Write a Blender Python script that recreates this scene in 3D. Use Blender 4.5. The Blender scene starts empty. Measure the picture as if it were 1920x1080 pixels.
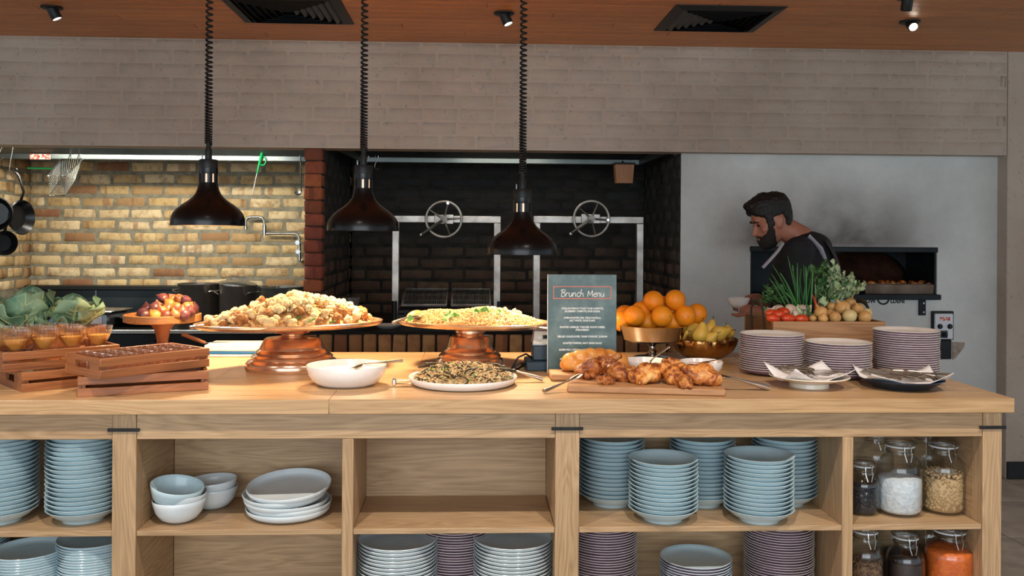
import bpy, bmesh, math, random
from mathutils import Vector, Matrix, Euler, noise

# ------------------------------------------------------------------ camera, world, light, exposure
S = bpy.context.scene
COL = S.collection
FPX, YH, ROLL, HC = 1700.0, 443.0, 0.0065, 1.428          # focal length in pixels, horizon row, roll, eye height
PSI = math.atan(2.62e-5 * FPX)                            # yaw to the right
PI = math.pi
FLOOR, TOP, CEIL = -0.02, 0.92, 2.564
cam_d = bpy.data.cameras.new('camera')
cam = bpy.data.objects.new('camera', cam_d)
COL.objects.link(cam)
cam.matrix_world = Matrix.Translation((0, 0, HC)) @ Matrix.Rotation(-PSI, 4, 'Z') @ Matrix.Rotation(PI / 2, 4, 'X') @ Matrix.Rotation(ROLL, 4, 'Z')
cam_d.sensor_width = 36
cam_d.lens = FPX * 36 / 1920
cam_d.shift_y = -(540 - YH) / 1920
cam_d.clip_start = 0.05
S.camera = cam

w = bpy.data.worlds.new('daylight')
S.world = w
w.use_nodes = True
w.node_tree.nodes['Background'].inputs[0].default_value = (0.80, 0.92, 1.0, 1)
w.node_tree.nodes['Background'].inputs[1].default_value = 0.86
S.view_settings.view_transform = 'Standard'
S.view_settings.look = 'None'
S.view_settings.gamma = 1
S.view_settings.use_curve_mapping = False
S.view_settings.exposure = 0.08
S.cycles.transparent_max_bounces = 48


def light(kind, name, loc, energy, color, aim=None, size=0.1, angle=1.0, blend=0.4, sy=None):
    d = bpy.data.lights.new(name, kind)
    d.energy = energy
    d.color = color
    if kind == 'AREA':
        d.size = size
        if sy:
            d.shape = 'RECTANGLE'
            d.size_y = sy
    else:
        d.shadow_soft_size = size
    if kind == 'SPOT':
        d.spot_size = angle
        d.spot_blend = blend
    o = bpy.data.objects.new(name, d)
    COL.objects.link(o)
    o.location = loc
    if aim is not None:
        o.rotation_euler = (Vector(aim) - Vector(loc)).to_track_quat('-Z', 'Y').to_euler()
    return o


# tall windows of the dining side, behind and to the sides of the camera
light('AREA', 'window_light', (-0.5, -3.0, 1.7), 150, (0.84, 0.93, 1.0), (-0.2, 3, 1.0), 5.5, sy=2.2)
# ceiling downlights in front of the counter (the row that lights the shelf fronts)
SPOT_Y = 1.85
SPOTS = [(-1.9, SPOT_Y), (-0.62, SPOT_Y), (0.55, SPOT_Y), (1.75, SPOT_Y)]
for i, (sx, sy_) in enumerate(SPOTS):
    light('SPOT', 'downlight_light', (sx, sy_, CEIL - 0.085), 78, (1.0, 0.91, 0.80), (sx + 0.02, sy_ + 0.62, 0.5), 0.028, 1.55, 0.8)

# ------------------------------------------------------------------ pixel to point
_cr, _sr = math.cos(ROLL), math.sin(ROLL)
_f0 = Vector((math.sin(PSI), math.cos(PSI), 0))
_r0 = Vector((math.cos(PSI), -math.sin(PSI), 0))
_R = _r0 * _cr + Vector((0, 0, _sr))
_U = -_r0 * _sr + Vector((0, 0, _cr))


def ray(px, py):
    return _f0 + _R * ((px - 960) / FPX) + _U * ((YH - py) / FPX)


def onY(px, py, Y):
    d = ray(px, py)
    p = d * (Y / d.y)
    return Vector((p.x, Y, p.z + HC))


def onZ(px, py, Z=TOP):
    d = ray(px, py)
    p = d * ((Z - HC) / d.z)
    return Vector((p.x, p.y, Z))


def ppm(p):                                               # pixels per metre at a point
    return FPX / Vector((p[0], p[1], 0)).dot(_f0)


# ------------------------------------------------------------------ objects
rnd = random.Random(11)
ORD = ('top first second third fourth fifth sixth seventh eighth ninth tenth eleventh twelfth thirteenth fourteenth fifteenth sixteenth '
       'seventeenth eighteenth nineteenth twentieth twenty-first twenty-second twenty-third twenty-fourth twenty-fifth twenty-sixth '
       'twenty-seventh twenty-eighth twenty-ninth thirtieth thirty-first thirty-second thirty-third thirty-fourth thirty-fifth thirty-sixth '
       'thirty-seventh thirty-eighth thirty-ninth fortieth').split()


def tag(o, label=None, cat=None, group=None, kind=None):
    if label:
        o['label'] = label
    if cat:
        o['category'] = cat
    if group:
        o['group'] = group
    if kind:
        o['kind'] = kind
    return o


def thing(name, label, cat, loc=(0, 0, 0), rz=0.0, group=None, rot=None):
    o = bpy.data.objects.new(name, None)
    COL.objects.link(o)
    o.empty_display_size = 0.05
    o.location = loc
    o.rotation_euler = rot if rot else (0, 0, rz)
    return tag(o, label, cat, group)


def obj(name, mesh, parent=None, loc=None, rot=None, scale=None):
    o = bpy.data.objects.new(name, mesh)
    COL.objects.link(o)
    if parent:
        o.parent = parent
    if loc is not None:
        o.location = loc
    if rot is not None:
        o.rotation_euler = rot
    if scale is not None:
        o.scale = scale
    return o


def dup(root, loc=None, rot=None, label=None, group=None, scale=None):
    def cp(o, par):
        c = o.copy()
        COL.objects.link(c)
        if par:
            c.parent = par
        for ch in kids.get(o.name, ()):
            cp(ch, c)
        return c
    kids = {}
    for ch in root.children_recursive:
        kids.setdefault(ch.parent.name, []).append(ch)
    c = cp(root, None)
    if loc is not None:
        c.location = loc
    if rot is not None:
        c.rotation_euler = rot
    if scale is not None:
        c.scale = scale
    if label:
        c['label'] = label
    if group:
        c['group'] = group
    return c


def basis(axis, up=(0, 0, 1)):
    z = Vector(axis).normalized()
    x = Vector(up).cross(z)
    if x.length < 1e-4:
        x = Vector((1, 0, 0)).cross(z)
        if x.length < 1e-4:
            x = Vector((0, 1, 0)).cross(z)
    x.normalize()
    return x, z.cross(x), z


class MB:
    """Collects shapes; build() links them as ONE mesh object."""

    def __init__(s):
        s.v, s.f = [], []

    def add(s, verts, faces, M=None):
        o = len(s.v)
        s.v += [tuple(M @ Vector(p)) for p in verts] if M is not None else [tuple(p) for p in verts]
        s.f += [tuple(i + o for i in f) for f in faces]
        return s

    def box(s, x0, x1, y0, y1, z0, z1, b=0.0, M=None, jit=0.0, r=None):
        if b <= 0:
            v = [(x, y, z) for z in (z0, z1) for y in (y0, y1) for x in (x0, x1)]
            f = [(0, 2, 3, 1), (4, 5, 7, 6), (0, 1, 5, 4), (2, 6, 7, 3), (0, 4, 6, 2), (1, 3, 7, 5)]
            return s.add(v, f, M)
        b = min(b, (x1 - x0) * .45, (y1 - y0) * .45, (z1 - z0) * .45)
        v, ix = [], {}
        for i, X in ((0, (x0, x0 + b)), (1, (x1, x1 - b))):
            for j, Y in ((0, (y0, y0 + b)), (1, (y1, y1 - b))):
                for k, Z in ((0, (z0, z0 + b)), (1, (z1, z1 - b))):
                    for a in range(3):
                        ix[i, j, k, a] = len(v)
                        p = [X[1], Y[1], Z[1]]
                        p[a] = (X, Y, Z)[a][0]
                        if jit:
                            p = [q + r.uniform(-jit, jit) for q in p]
                        v.append(p)
        f = []
        for i in (0, 1):
            f.append([ix[i, j, k, 0] for j, k in ((0, 0), (1, 0), (1, 1), (0, 1))])
            f.append([ix[j, i, k, 1] for j, k in ((0, 0), (1, 0), (1, 1), (0, 1))])
            f.append([ix[j, k, i, 2] for j, k in ((0, 0), (1, 0), (1, 1), (0, 1))])
            for j in (0, 1):
                f.append([ix[i, j, 0, 0], ix[i, j, 1, 0], ix[i, j, 1, 1], ix[i, j, 0, 1]])
                f.append([ix[i, 0, j, 0], ix[i, 1, j, 0], ix[i, 1, j, 2], ix[i, 0, j, 2]])
                f.append([ix[0, i, j, 1], ix[1, i, j, 1], ix[1, i, j, 2], ix[0, i, j, 2]])
                for k in (0, 1):
                    f.append([ix[i, j, k, a] for a in range(3)])
        return s.add(v, f, M)

    def lathe(s, prof, n=32, M=None, sx=1.0, sy=1.0, fn=None):
        v, f, rows = [], [], []
        for r, z in prof:
            if r <= 1e-6:
                rows.append([len(v)])
                v.append((0, 0, z))
            else:
                row = []
                for i in range(n):
                    a = 2 * PI * i / n
                    p = (r * math.cos(a) * sx, r * math.sin(a) * sy, z)
                    if fn:
                        p = fn(p, a, r)
                    row.append(len(v))
                    v.append(p)
                rows.append(row)
        for A, B in zip(rows, rows[1:]):
            for i in range(n):
                j = (i + 1) % n
                if len(A) == 1 and len(B) == 1:
                    continue
                if len(A) == 1:
                    f.append((A[0], B[j], B[i]))
                elif len(B) == 1:
                    f.append((A[i], A[j], B[0]))
                else:
                    f.append((A[i], A[j], B[j], B[i]))
        return s.add(v, f, M)

    def tube(s, pts, r, n=8, closed=False, flat=1.0, up=(0, 0, 1)):
        pts = [Vector(p) for p in pts]
        m = len(pts)
        rr = r if isinstance(r, (list, tuple)) else [r] * m
        v, f = [], []
        X = None
        for i, p in enumerate(pts):
            if closed:
                t = pts[(i + 1) % m] - pts[i - 1]
            else:
                t = pts[min(i + 1, m - 1)] - pts[max(i - 1, 0)]
            t.normalize()
            if X is None:
                X, Y, _ = basis(t, up)
            else:
                X = (X - t * X.dot(t))
                if X.length < 1e-6:
                    X, Y, _ = basis(t, up)
                X.normalize()
                Y = t.cross(X)
            for k in range(n):
                a = 2 * PI * k / n
                v.append(p + X * (math.cos(a) * rr[i]) + Y * (math.sin(a) * rr[i] * flat))
        for i in range(m if closed else m - 1):
            j = (i + 1) % m
            for k in range(n):
                l = (k + 1) % n
                f.append((i * n + k, i * n + l, j * n + l, j * n + k))
        if not closed:
            f.append(tuple(range(n))[::-1])
            f.append(tuple((m - 1) * n + k for k in range(n)))
        return s.add(v, f)

    def ball(s, c, r, nu=12, nv=8, M=None, fn=None):
        r = r if isinstance(r, (list, tuple)) else (r, r, r)
        v, f = [], []
        for j in range(nv + 1):
            t = PI * j / nv
            for i in range(1 if j in (0, nv) else nu):
                a = 2 * PI * i / nu
                q = Vector((math.sin(t) * math.cos(a), math.sin(t) * math.sin(a), math.cos(t)))
                k = fn(q) if fn else 1.0
                p = Vector((q.x * r[0] * k, q.y * r[1] * k, q.z * r[2] * k))
                v.append((M @ p if M is not None else p) + Vector(c))
        def I(j, i):
            return 0 if j == 0 else (1 + (nv - 1) * nu if j == nv else 1 + (j - 1) * nu + i % nu)
        for j in range(nv):
            for i in range(nu):
                q = [I(j, i), I(j + 1, i), I(j + 1, i + 1), I(j, i + 1)]
                u = []
                for x in q:
                    if x not in u:
                        u.append(x)
                f.append(tuple(u))
        return s.add(v, f)

    def prism(s, poly, y0, y1, M=None):                   # polygon in x,z extruded along y
        n = len(poly)
        v = [(x, y0, z) for x, z in poly] + [(x, y1, z) for x, z in poly]
        f = [tuple(range(n)), tuple(range(2 * n - 1, n - 1, -1))] + [(i, i + n, (i + 1) % n + n, (i + 1) % n) for i in range(n)]
        return s.add(v, f, M)

    def sheet(s, fn, nu, nv, th=0.0, M=None):             # surface fn(u,v); with thickness th it is a closed slab
        v = [Vector(fn(i / nu, j / nv)) for j in range(nv + 1) for i in range(nu + 1)]
        W = nu + 1
        f = [(j * W + i, j * W + i + 1, (j + 1) * W + i + 1, (j + 1) * W + i) for j in range(nv) for i in range(nu)]
        if th:
            N = len(v)
            nor = [Vector((0, 0, 0)) for _ in v]
            for q in f:
                m = (v[q[1]] - v[q[0]]).cross(v[q[3]] - v[q[0]])
                for i in q:
                    nor[i] += m
            v = v + [p - (m.normalized() if m.length else Vector((0, 0, 1))) * th for p, m in zip(v, nor)]
            f = f + [tuple(i + N for i in q[::-1]) for q in f]
            B = [i for i in range(nu)] + [j * W + nu for j in range(nv)] + [nv * W + i for i in range(nu, 0, -1)] + [j * W for j in range(nv, 0, -1)]
            f += [(B[i], B[i] + N, B[(i + 1) % len(B)] + N, B[(i + 1) % len(B)]) for i in range(len(B))]
        return s.add(v, f, M)

    def mesh(s, name, mat=None, smooth=40):
        me = bpy.data.meshes.new(name)
        me.from_pydata(s.v, [], s.f)
        bm = bmesh.new()
        bm.from_mesh(me)
        bmesh.ops.recalc_face_normals(bm, faces=bm.faces)
        bm.to_mesh(me)
        bm.free()
        if smooth:
            me.shade_smooth()
            if smooth < 180:
                me.set_sharp_from_angle(angle=math.radians(smooth))
        if mat:
            me.materials.append(mat)
        me.update()
        return me

    def build(s, name, mat=None, parent=None, loc=None, rot=None, smooth=40):
        return obj(name, s.mesh(name, mat, smooth), parent, loc, rot)


def remesh(mb, voxel, smooth_it=2, name='body', mat=None, noise_amp=0, noise_scale=40, dec=0):
    """Union of overlapping closed shapes as one continuous surface."""
    me = mb.mesh(name, mat, 0)
    o = bpy.data.objects.new('remesh_source', me)
    COL.objects.link(o)
    m = o.modifiers.new('remesh', 'REMESH')
    m.mode = 'VOXEL'
    m.voxel_size = voxel
    if smooth_it:
        sm = o.modifiers.new('smooth', 'SMOOTH')
        sm.factor = 0.5
        sm.iterations = smooth_it
    if dec:
        d = o.modifiers.new('dec', 'DECIMATE')
        d.ratio = dec
    dg = bpy.context.evaluated_depsgraph_get()
    out = bpy.data.meshes.new_from_object(o.evaluated_get(dg))
    bpy.data.objects.remove(o)
    bpy.data.meshes.remove(me)
    out.name = name
    if noise_amp:
        nn = [v.normal.copy() for v in out.vertices]
        for v, n in zip(out.vertices, nn):
            v.co += n * noise_amp * (noise.noise(v.co * noise_scale) + .5 * noise.noise(v.co * noise_scale * 2.3))
    out.shade_smooth()
    if mat and not out.materials:
        out.materials.append(mat)
    return out


# ------------------------------------------------------------------ materials
def C(r, g, b):
    f = lambda c: ((c / 255 + 0.055) / 1.055) ** 2.4 if c > 10 else c / 255 / 12.92
    return (f(r), f(g), f(b), 1)


class N:
    """Small wrapper round a node tree."""

    def __init__(s, name):
        s.m = bpy.data.materials.new(name)
        s.m.use_nodes = True
        s.t = s.m.node_tree
        s.b = s.t.nodes['Principled BSDF']
        s.out = s.t.nodes['Material Output']

    def n(s, kind, **kw):
        x = s.t.nodes.new(kind)
        for k, v in kw.items():
            if k.startswith('i_'):
                key = k[2:]
                key = int(key) if key.isdigit() else key.replace('_', ' ')
                s.put(x.inputs[key], v)
            else:
                setattr(x, k, v)
        return x

    def put(s, sock, v):
        if isinstance(v, bpy.types.NodeSocket):
            s.t.links.new(v, sock)
        else:
            sock.default_value = v

    def set(s, **kw):
        for k, v in kw.items():
            s.put(s.b.inputs[k.replace('_', ' ')], v)
        return s

    def coord(s, stretch=(1, 1, 1), rand=0.0, kind='Object'):
        c = s.n('ShaderNodeTexCoord').outputs[kind]
        if rand:
            oi = s.n('ShaderNodeObjectInfo').outputs['Random']
            mul = s.n('ShaderNodeMath', operation='MULTIPLY', i_0=oi, i_1=rand).outputs[0]
            c = s.n('ShaderNodeVectorMath', operation='ADD', i_0=c, i_1=mul).outputs[0]
        return s.n('ShaderNodeMapping', i_Vector=c, i_Scale=stretch).outputs[0]

    def noise(s, vec, scale, detail=4.0, rough=.55, dist=0.0):
        return s.n('ShaderNodeTexNoise', i_Vector=vec, i_Scale=scale, i_Detail=detail, i_Roughness=rough, i_Distortion=dist).outputs['Fac']

    def ramp(s, fac, stops, interp='LINEAR'):
        r = s.n('ShaderNodeValToRGB', i_Fac=fac)
        r.color_ramp.interpolation = interp
        e = r.color_ramp.elements
        while len(e) < len(stops):
            e.new(.5)
        for x, (p, c) in zip(e, stops):
            x.position = p
            x.color = c if len(c) == 4 else (*c, 1)
        return r.outputs[0]

    def val(s, fac, a, b, lo=0.0, hi=1.0):
        return s.n('ShaderNodeMapRange', i_0=fac, i_1=a, i_2=b, i_3=lo, i_4=hi).outputs[0]

    def mix(s, fac, a, b, mode='MIX'):
        x = s.n('ShaderNodeMix', data_type='RGBA', blend_type=mode)
        s.put(x.inputs[0], fac)
        s.put(x.inputs[6], a)
        s.put(x.inputs[7], b)
        return x.outputs[2]

    def math(s, op, a, b=0.0):
        return s.n('ShaderNodeMath', operation=op, i_0=a, i_1=b).outputs[0]

    def bump(s, h, strength=.4, dist=.01):
        s.put(s.b.inputs['Normal'], s.n('ShaderNodeBump', i_Height=h, i_Strength=strength, i_Distance=dist).outputs[0])
        return s

    def random(s):
        return s.n('ShaderNodeObjectInfo').outputs['Random']


def simple(name, c1, c2=None, scale=20.0, rough=.5, metal=0.0, bump=0.0, bscale=None, stretch=(1, 1, 1), rand=0.0, detail=4.0, lo=.35, hi=.65, spec=.5, coat=0.0, sss=0.0, trans=0.0, ior=1.45, jitter=0.0):
    a = N(name)
    a.set(Roughness=rough, Metallic=metal, IOR=ior)
    a.b.inputs['Specular IOR Level'].default_value = spec
    a.b.inputs['Coat Weight'].default_value = coat
    a.b.inputs['Transmission Weight'].default_value = trans
    if sss:
        a.b.inputs['Subsurface Weight'].default_value = sss
        a.b.inputs['Subsurface Radius'].default_value = (.01, .006, .004)
    v = a.coord(stretch, rand or 3.0)
    col = c1
    if c2:
        col = a.ramp(a.val(a.noise(v, scale, detail), lo, hi), [(0, c1), (1, c2)])
    if jitter:
        col = a.mix(1.0, col, a.ramp(a.random(), [(0, (1 - jitter,) * 3), (1, (1, 1, 1))]), 'MULTIPLY')
    a.put(a.b.inputs['Base Color'], col)
    if bump:
        a.bump(a.noise(v, bscale or scale, 5), bump)
    return a.m


def wood(name, light_, dark, axis, rough=.45, sc=1.25, contrast=.55, seams=0.0, coat=0.0):
    a = N(name)
    st = [9.0, 9.0, 9.0]
    st['XYZ'.index(axis)] = 0.8
    v = a.coord(tuple(x * sc for x in st), 17.0)
    big = a.noise(v, 1.0, 3, .5, .4)
    rings = a.math('FRACT', a.math('MULTIPLY', big, 15.0))
    rings = a.math('ABSOLUTE', a.math('SUBTRACT', rings, .5))
    st2 = [x * 14 for x in st]
    st2['XYZ'.index(axis)] = 2.5
    fine = a.noise(a.coord(tuple(x * sc for x in st2), 17.0), 1.3, 5, .68)
    k = a.math('ADD', a.math('MULTIPLY', rings, contrast), a.math('MULTIPLY', fine, .75))
    k = a.math('ADD', k, a.math('MULTIPLY', big, .35))
    col = a.ramp(a.val(k, .3, .98), [(0, dark), (.45, tuple((p + q) / 2 for p, q in zip(dark, light_))), (1, light_)])
    hue = a.ramp(a.random(), [(0, (.86, .84, .82)), (1, (1, 1, 1))])
    a.put(a.b.inputs['Base Color'], a.mix(1.0, col, hue, 'MULTIPLY'))
    a.set(Roughness=a.val(fine, .2, .8, rough - .08, rough + .12))
    a.b.inputs['Coat Weight'].default_value = coat
    a.bump(fine, .12, .004)
    return a.m


OAK_L, OAK_D = C(204, 170, 130), C(142, 110, 76)
M = {}
M['oak_x'] = wood('oak_grain_across', OAK_L, OAK_D, 'X', .42)
M['oak_z'] = wood('oak_grain_upright', OAK_L, OAK_D, 'Z', .42)
M['oak_y'] = wood('oak_grain_deep', OAK_L, OAK_D, 'Y', .45)
M['oak_top'] = wood('oak_worktop', C(212, 174, 128), C(160, 122, 80), 'X', .30, 1.0, .5)
M['ceiling'] = wood('ceiling_cedar', C(216, 146, 88), C(168, 104, 58), 'X', .42, .7, .4)
M['crate'] = wood('crate_stained', C(184, 116, 66), C(118, 66, 34), 'X', .38, 1.2, .45)
M['crate_y'] = wood('crate_stained_end', C(172, 106, 60), C(108, 60, 31), 'Y', .38, 1.2, .45)
M['boxwood'] = wood('box_acacia', C(205, 156, 108), C(150, 98, 62), 'X', .5, 1.0, .6)
M['boxwood_y'] = wood('box_acacia_end', C(150, 108, 70), C(104, 70, 44), 'Y', .5, 1.0, .6)
M['board'] = wood('serving_board', C(196, 148, 102), C(146, 100, 64), 'X', .5, 1.3, .5)
M['standwood'] = wood('stand_wood', C(186, 128, 72), C(120, 76, 40), 'X', .45, 1.6, .6)
M['stemwood'] = simple('stand_stem', C(140, 84, 52), C(110, 62, 38), 14, .4)
M['block'] = wood('hanging_block', C(176, 120, 78), C(120, 74, 44), 'Z', .55, 1.2, .5)
M['black'] = simple('black_enamel', C(10, 10, 12), None, rough=.26, spec=.4)
M['black_matte'] = simple('black_matte', C(20, 21, 23), None, rough=.5)
M['black_cord'] = simple('black_cord', C(15, 15, 17), None, rough=.45)
M['charcoal'] = simple('charcoal_metal', C(34, 38, 42), C(24, 27, 30), 6, .35, .6)
M['splash'] = simple('splash_steel', C(66, 72, 74), C(48, 54, 56), 3, .32, .6)
M['shade_in'] = simple('lamp_inside', C(240, 226, 200), None, rough=.3)
M['steel'] = simple('brushed_steel', C(196, 198, 198), C(166, 168, 168), 5, .27, 1.0, stretch=(1, 30, 30))
M['steel_dull'] = simple('dull_steel', C(176, 176, 172), C(128, 126, 122), 6, .42, .8)
M['wire'] = simple('basket_wire', C(120, 122, 116), None, rough=.5, metal=.6)
M['galv'] = simple('galvanised_bar', C(206, 204, 198), C(158, 152, 146), 9, .45, .75)
M['hood'] = simple('hood_steel', C(112, 118, 118), C(86, 92, 92), 3, .35, .9)
M['lip'] = simple('hood_lip', C(112, 120, 120), C(96, 104, 104), 3, .4, .7)
M['pot'] = simple('pot_steel', C(158, 148, 138), C(130, 122, 114), 3, .32, .8)
M['pan_black'] = simple('pan_black', C(17, 18, 20), C(26, 27, 29), 8, .32, .3)
M['cast'] = simple('cast_wheel', C(146, 142, 136), C(108, 104, 98), 14, .5, .7)
M['cast_rim'] = simple('wheel_rim', C(184, 180, 172), C(146, 142, 136), 14, .45, .7)
M['copper'] = simple('aged_copper', C(232, 196, 166), C(208, 164, 130), 7, .2, .9, bump=.05, bscale=30)
M['copper_rim'] = simple('copper_rim', C(230, 190, 150), C(206, 160, 118), 9, .26, .85)
M['silver'] = simple('polished_silver', C(176, 170, 164), C(156, 150, 144), 5, .12, 1.0)
M['brass'] = simple('hammered_brass', C(206, 164, 104), C(168, 124, 74), 16, .24, 1.0, bump=.15, bscale=60)
M['cutlery'] = simple('cutlery_steel', C(200, 198, 194), None, rough=.18, metal=1)
M['cutlery_dark'] = simple('cutlery_dark', C(176, 164, 150), C(140, 130, 118), 30, .26, .75)
M['handle_steel'] = simple('satin_steel', C(196, 190, 186), C(170, 164, 160), 8, .3, .9)
M['leather'] = simple('leather_strap', C(92, 82, 66), C(62, 56, 46), 20, .5)
M['strap'] = simple('strap_iron', C(44, 44, 46), C(34, 34, 36), 20, .55, .5)
M['purple'] = simple('plate_purple', C(128, 102, 120), C(110, 86, 104), 20, .2, jitter=.15)
M['cream'] = simple('plate_cream', C(236, 230, 222), C(222, 215, 206), 10, .22)
M['blue_ware'] = simple('blue_grey_glaze', C(204, 224, 230), C(190, 214, 222), 9, .16, jitter=.1)
M['white_ware'] = simple('pale_glaze', C(220, 228, 230), C(208, 218, 222), 9, .16, jitter=.08)
M['white'] = simple('white_glaze', C(238, 234, 230), C(228, 222, 216), 6, .2)
M['navy'] = simple('navy_glaze', C(36, 50, 66), C(26, 38, 52), 8, .2)
M['foot_plate'] = simple('cream_glaze', C(232, 222, 204), C(214, 204, 186), 8, .2)
M['napkin'] = simple('white_napkin', C(240, 236, 234), C(226, 220, 218), 60, .85, bump=.1)
M['green_plastic'] = simple('green_plastic', C(20, 158, 84), None, rough=.35)
M['red_sticker'] = simple('sticker', C(196, 80, 62), C(220, 206, 194), 60, .6, detail=1, lo=.45, hi=.55)
M['white_board'] = simple('cutting_board', C(232, 226, 212), None, rough=.5)
M['blue_board'] = simple('blue_board', C(22, 96, 150), None, rough=.5)
M['device'] = simple('device_plastic', C(40, 60, 74), C(34, 52, 64), 6, .45)
M['orange'] = simple('orange_peel', C(248, 158, 30), C(240, 140, 22), 8, .42, bump=.18, bscale=260, jitter=.1, sss=.05)
M['navel'] = simple('orange_navel', C(150, 120, 50), None, rough=.7)
M['pear'] = simple('pear_skin', C(244, 204, 96), C(222, 178, 72), 9, .45, jitter=.12, bump=.05, bscale=120)
M['stalk'] = simple('fruit_stalk', C(92, 72, 42), None, rough=.8)
M['tomato'] = simple('tomato_skin', C(226, 84, 34), C(204, 58, 24), 9, .25, jitter=.12, coat=.3)
M['onion'] = simple('onion_skin', C(226, 176, 108), C(206, 148, 84), 5, .35, stretch=(14, 14, 1.5), jitter=.18, bump=.06)
M['onion_pale'] = simple('onion_pale', C(232, 208, 150), C(214, 182, 122), 5, .35, stretch=(14, 14, 1.5), jitter=.1)
M['root'] = simple('onion_root', C(176, 128, 78), None, rough=.9)
M['mushroom'] = simple('mushroom', C(226, 208, 186), C(204, 180, 154), 12, .6, jitter=.1)
M['gill'] = simple('mushroom_gill', C(60, 44, 36), C(84, 62, 50), 60, .9)
M['garlic'] = simple('garlic_skin', C(232, 220, 204), C(206, 186, 170), 5, .6, stretch=(12, 12, 1))
M['scallion'] = simple('scallion_green', C(46, 108, 48), C(72, 134, 66), 10, .35, stretch=(4, 4, 1), jitter=.3)
M['scallion_w'] = simple('scallion_white', C(206, 216, 170), None, rough=.4)
M['herb'] = simple('herb_green', C(52, 96, 44), C(96, 136, 78), 14, .5, jitter=.3)
M['herb_pale'] = simple('leaf_pale', C(200, 212, 168), C(156, 180, 124), 12, .5, jitter=.3)
M['leaf_dark'] = simple('leaf_dark', C(58, 92, 48), C(112, 140, 92), 18, .45)
M['chilli'] = simple('chilli_red', C(206, 64, 34), C(222, 110, 66), 6, .3)
M['cabbage'] = simple('brassica_leaf', C(98, 138, 110), C(146, 172, 136), 10, .5, jitter=.25)
M['rib'] = simple('brassica_rib', C(196, 204, 156), C(168, 184, 132), 10, .5)
M['curd'] = simple('cauliflower_curd', C(196, 176, 150), C(130, 104, 86), 30, .8, bump=.3)
M['kraft'] = simple('kraft_card', C(146, 96, 62), C(120, 76, 48), 12, .75)
M['rice'] = simple('rice_grain', C(232, 200, 144), C(206, 156, 92), 40, .5)
M['rice_b'] = simple('rice_bed', C(214, 172, 112), C(160, 108, 58), 90, .7, bump=.4)
M['crumb'] = simple('crumb_dark', C(110, 62, 36), C(160, 100, 54), 60, .7)
M['floret'] = simple('roast_floret', C(250, 226, 168), C(214, 158, 84), 26, .6, bump=.5, bscale=70, jitter=.12, lo=.45, hi=.72)
M['floret_dark'] = simple('charred_floret', C(130, 70, 36), C(206, 146, 78), 34, .6, bump=.5, bscale=70)
M['mint'] = simple('mint_leaf', C(92, 150, 56), C(128, 176, 84), 20, .45, jitter=.2)
M['broc_a'] = simple('charred_stem', C(66, 58, 36), C(34, 28, 20), 40, .55, jitter=.3)
M['broc_b'] = simple('golden_shred', C(242, 216, 164), C(196, 150, 92), 40, .6, jitter=.3)
M['flat_bread'] = simple('flat_bread', C(236, 196, 130), C(206, 150, 84), 16, .7)
M['yoghurt'] = simple('yoghurt', C(244, 232, 220), C(236, 222, 206), 12, .35)
M['beet'] = simple('berry_sauce', C(150, 34, 40), C(110, 22, 28), 30, .25)
M['pink'] = simple('pink_sauce', C(228, 172, 160), C(216, 152, 142), 14, .35)
M['liquid'] = simple('amber_jelly', C(252, 206, 120), C(244, 182, 84), 12, .15, sss=.2)
M['salt'] = simple('salt_flakes', C(232, 236, 238), C(206, 214, 220), 60, .7, bump=.6, bscale=90)
M['beans'] = simple('black_bean', C(22, 30, 42), C(36, 46, 60), 20, .3, jitter=.3)
M['nuts'] = simple('pale_bean', C(222, 190, 142), C(200, 164, 116), 16, .45, jitter=.2)
M['muesli'] = simple('muesli', C(170, 128, 92), C(100, 68, 48), 60, .7, jitter=.5)
M['paprika'] = simple('red_lentil', C(226, 116, 40), C(206, 92, 28), 70, .6, bump=.4, bscale=150)
M['darkfill'] = simple('dark_fill', C(46, 30, 28), C(30, 20, 20), 30, .5)
M['rubber'] = simple('jar_seal', C(206, 210, 212), None, rough=.4)
M['oven_steel'] = simple('oven_lining', C(40, 46, 50), C(26, 30, 34), 4, .5, .6)
M['oven_brick'] = simple('oven_dome', C(92, 52, 34), C(60, 34, 24), 14, .9, bump=.3)
M['tray'] = simple('roast_tray', C(150, 132, 118), C(110, 92, 80), 8, .4, .9)
M['panel'] = simple('switch_panel', C(214, 220, 226), None, rough=.4)
M['concrete_p'] = simple('broken_render', C(176, 160, 148), C(140, 126, 116), 30, .9, bump=.4)
M['skin'] = simple('skin', C(172, 116, 92), C(156, 100, 78), 10, .5, sss=.08)
M['hair'] = simple('hair_black', C(15, 12, 12), C(24, 19, 18), 80, .55, stretch=(1, 1, 6), bump=.3)
M['beard'] = simple('beard_black', C(22, 17, 15), C(34, 26, 22), 120, .8, bump=.4)
M['shirt'] = simple('black_cotton', C(21, 21, 24), C(28, 28, 31), 12, .85)
M['vest'] = simple('charcoal_cloth', C(58, 52, 50), C(48, 44, 43), 30, .9)
M['strapcloth'] = simple('pale_strap', C(168, 168, 176), None, rough=.85)
M['trouser'] = simple('dark_trousers', C(30, 32, 38), None, rough=.9)
M['eye'] = simple('eye_dark', C(26, 18, 16), None, rough=.2)
M['gn_lid'] = simple('steel_lid', C(150, 156, 160), C(120, 126, 130), 4, .3, .9)
M['clear_plastic'] = simple('clear_plastic', C(236, 240, 240), None, rough=.12, trans=.85, ior=1.3)
M['ink_white'] = simple('menu_white', C(238, 238, 232), None, rough=.6)
M['ink_red'] = simple('menu_red', C(222, 128, 106), None, rough=.6)
M['ink_black'] = simple('stencil_black', C(22, 22, 22), None, rough=.7)

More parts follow.
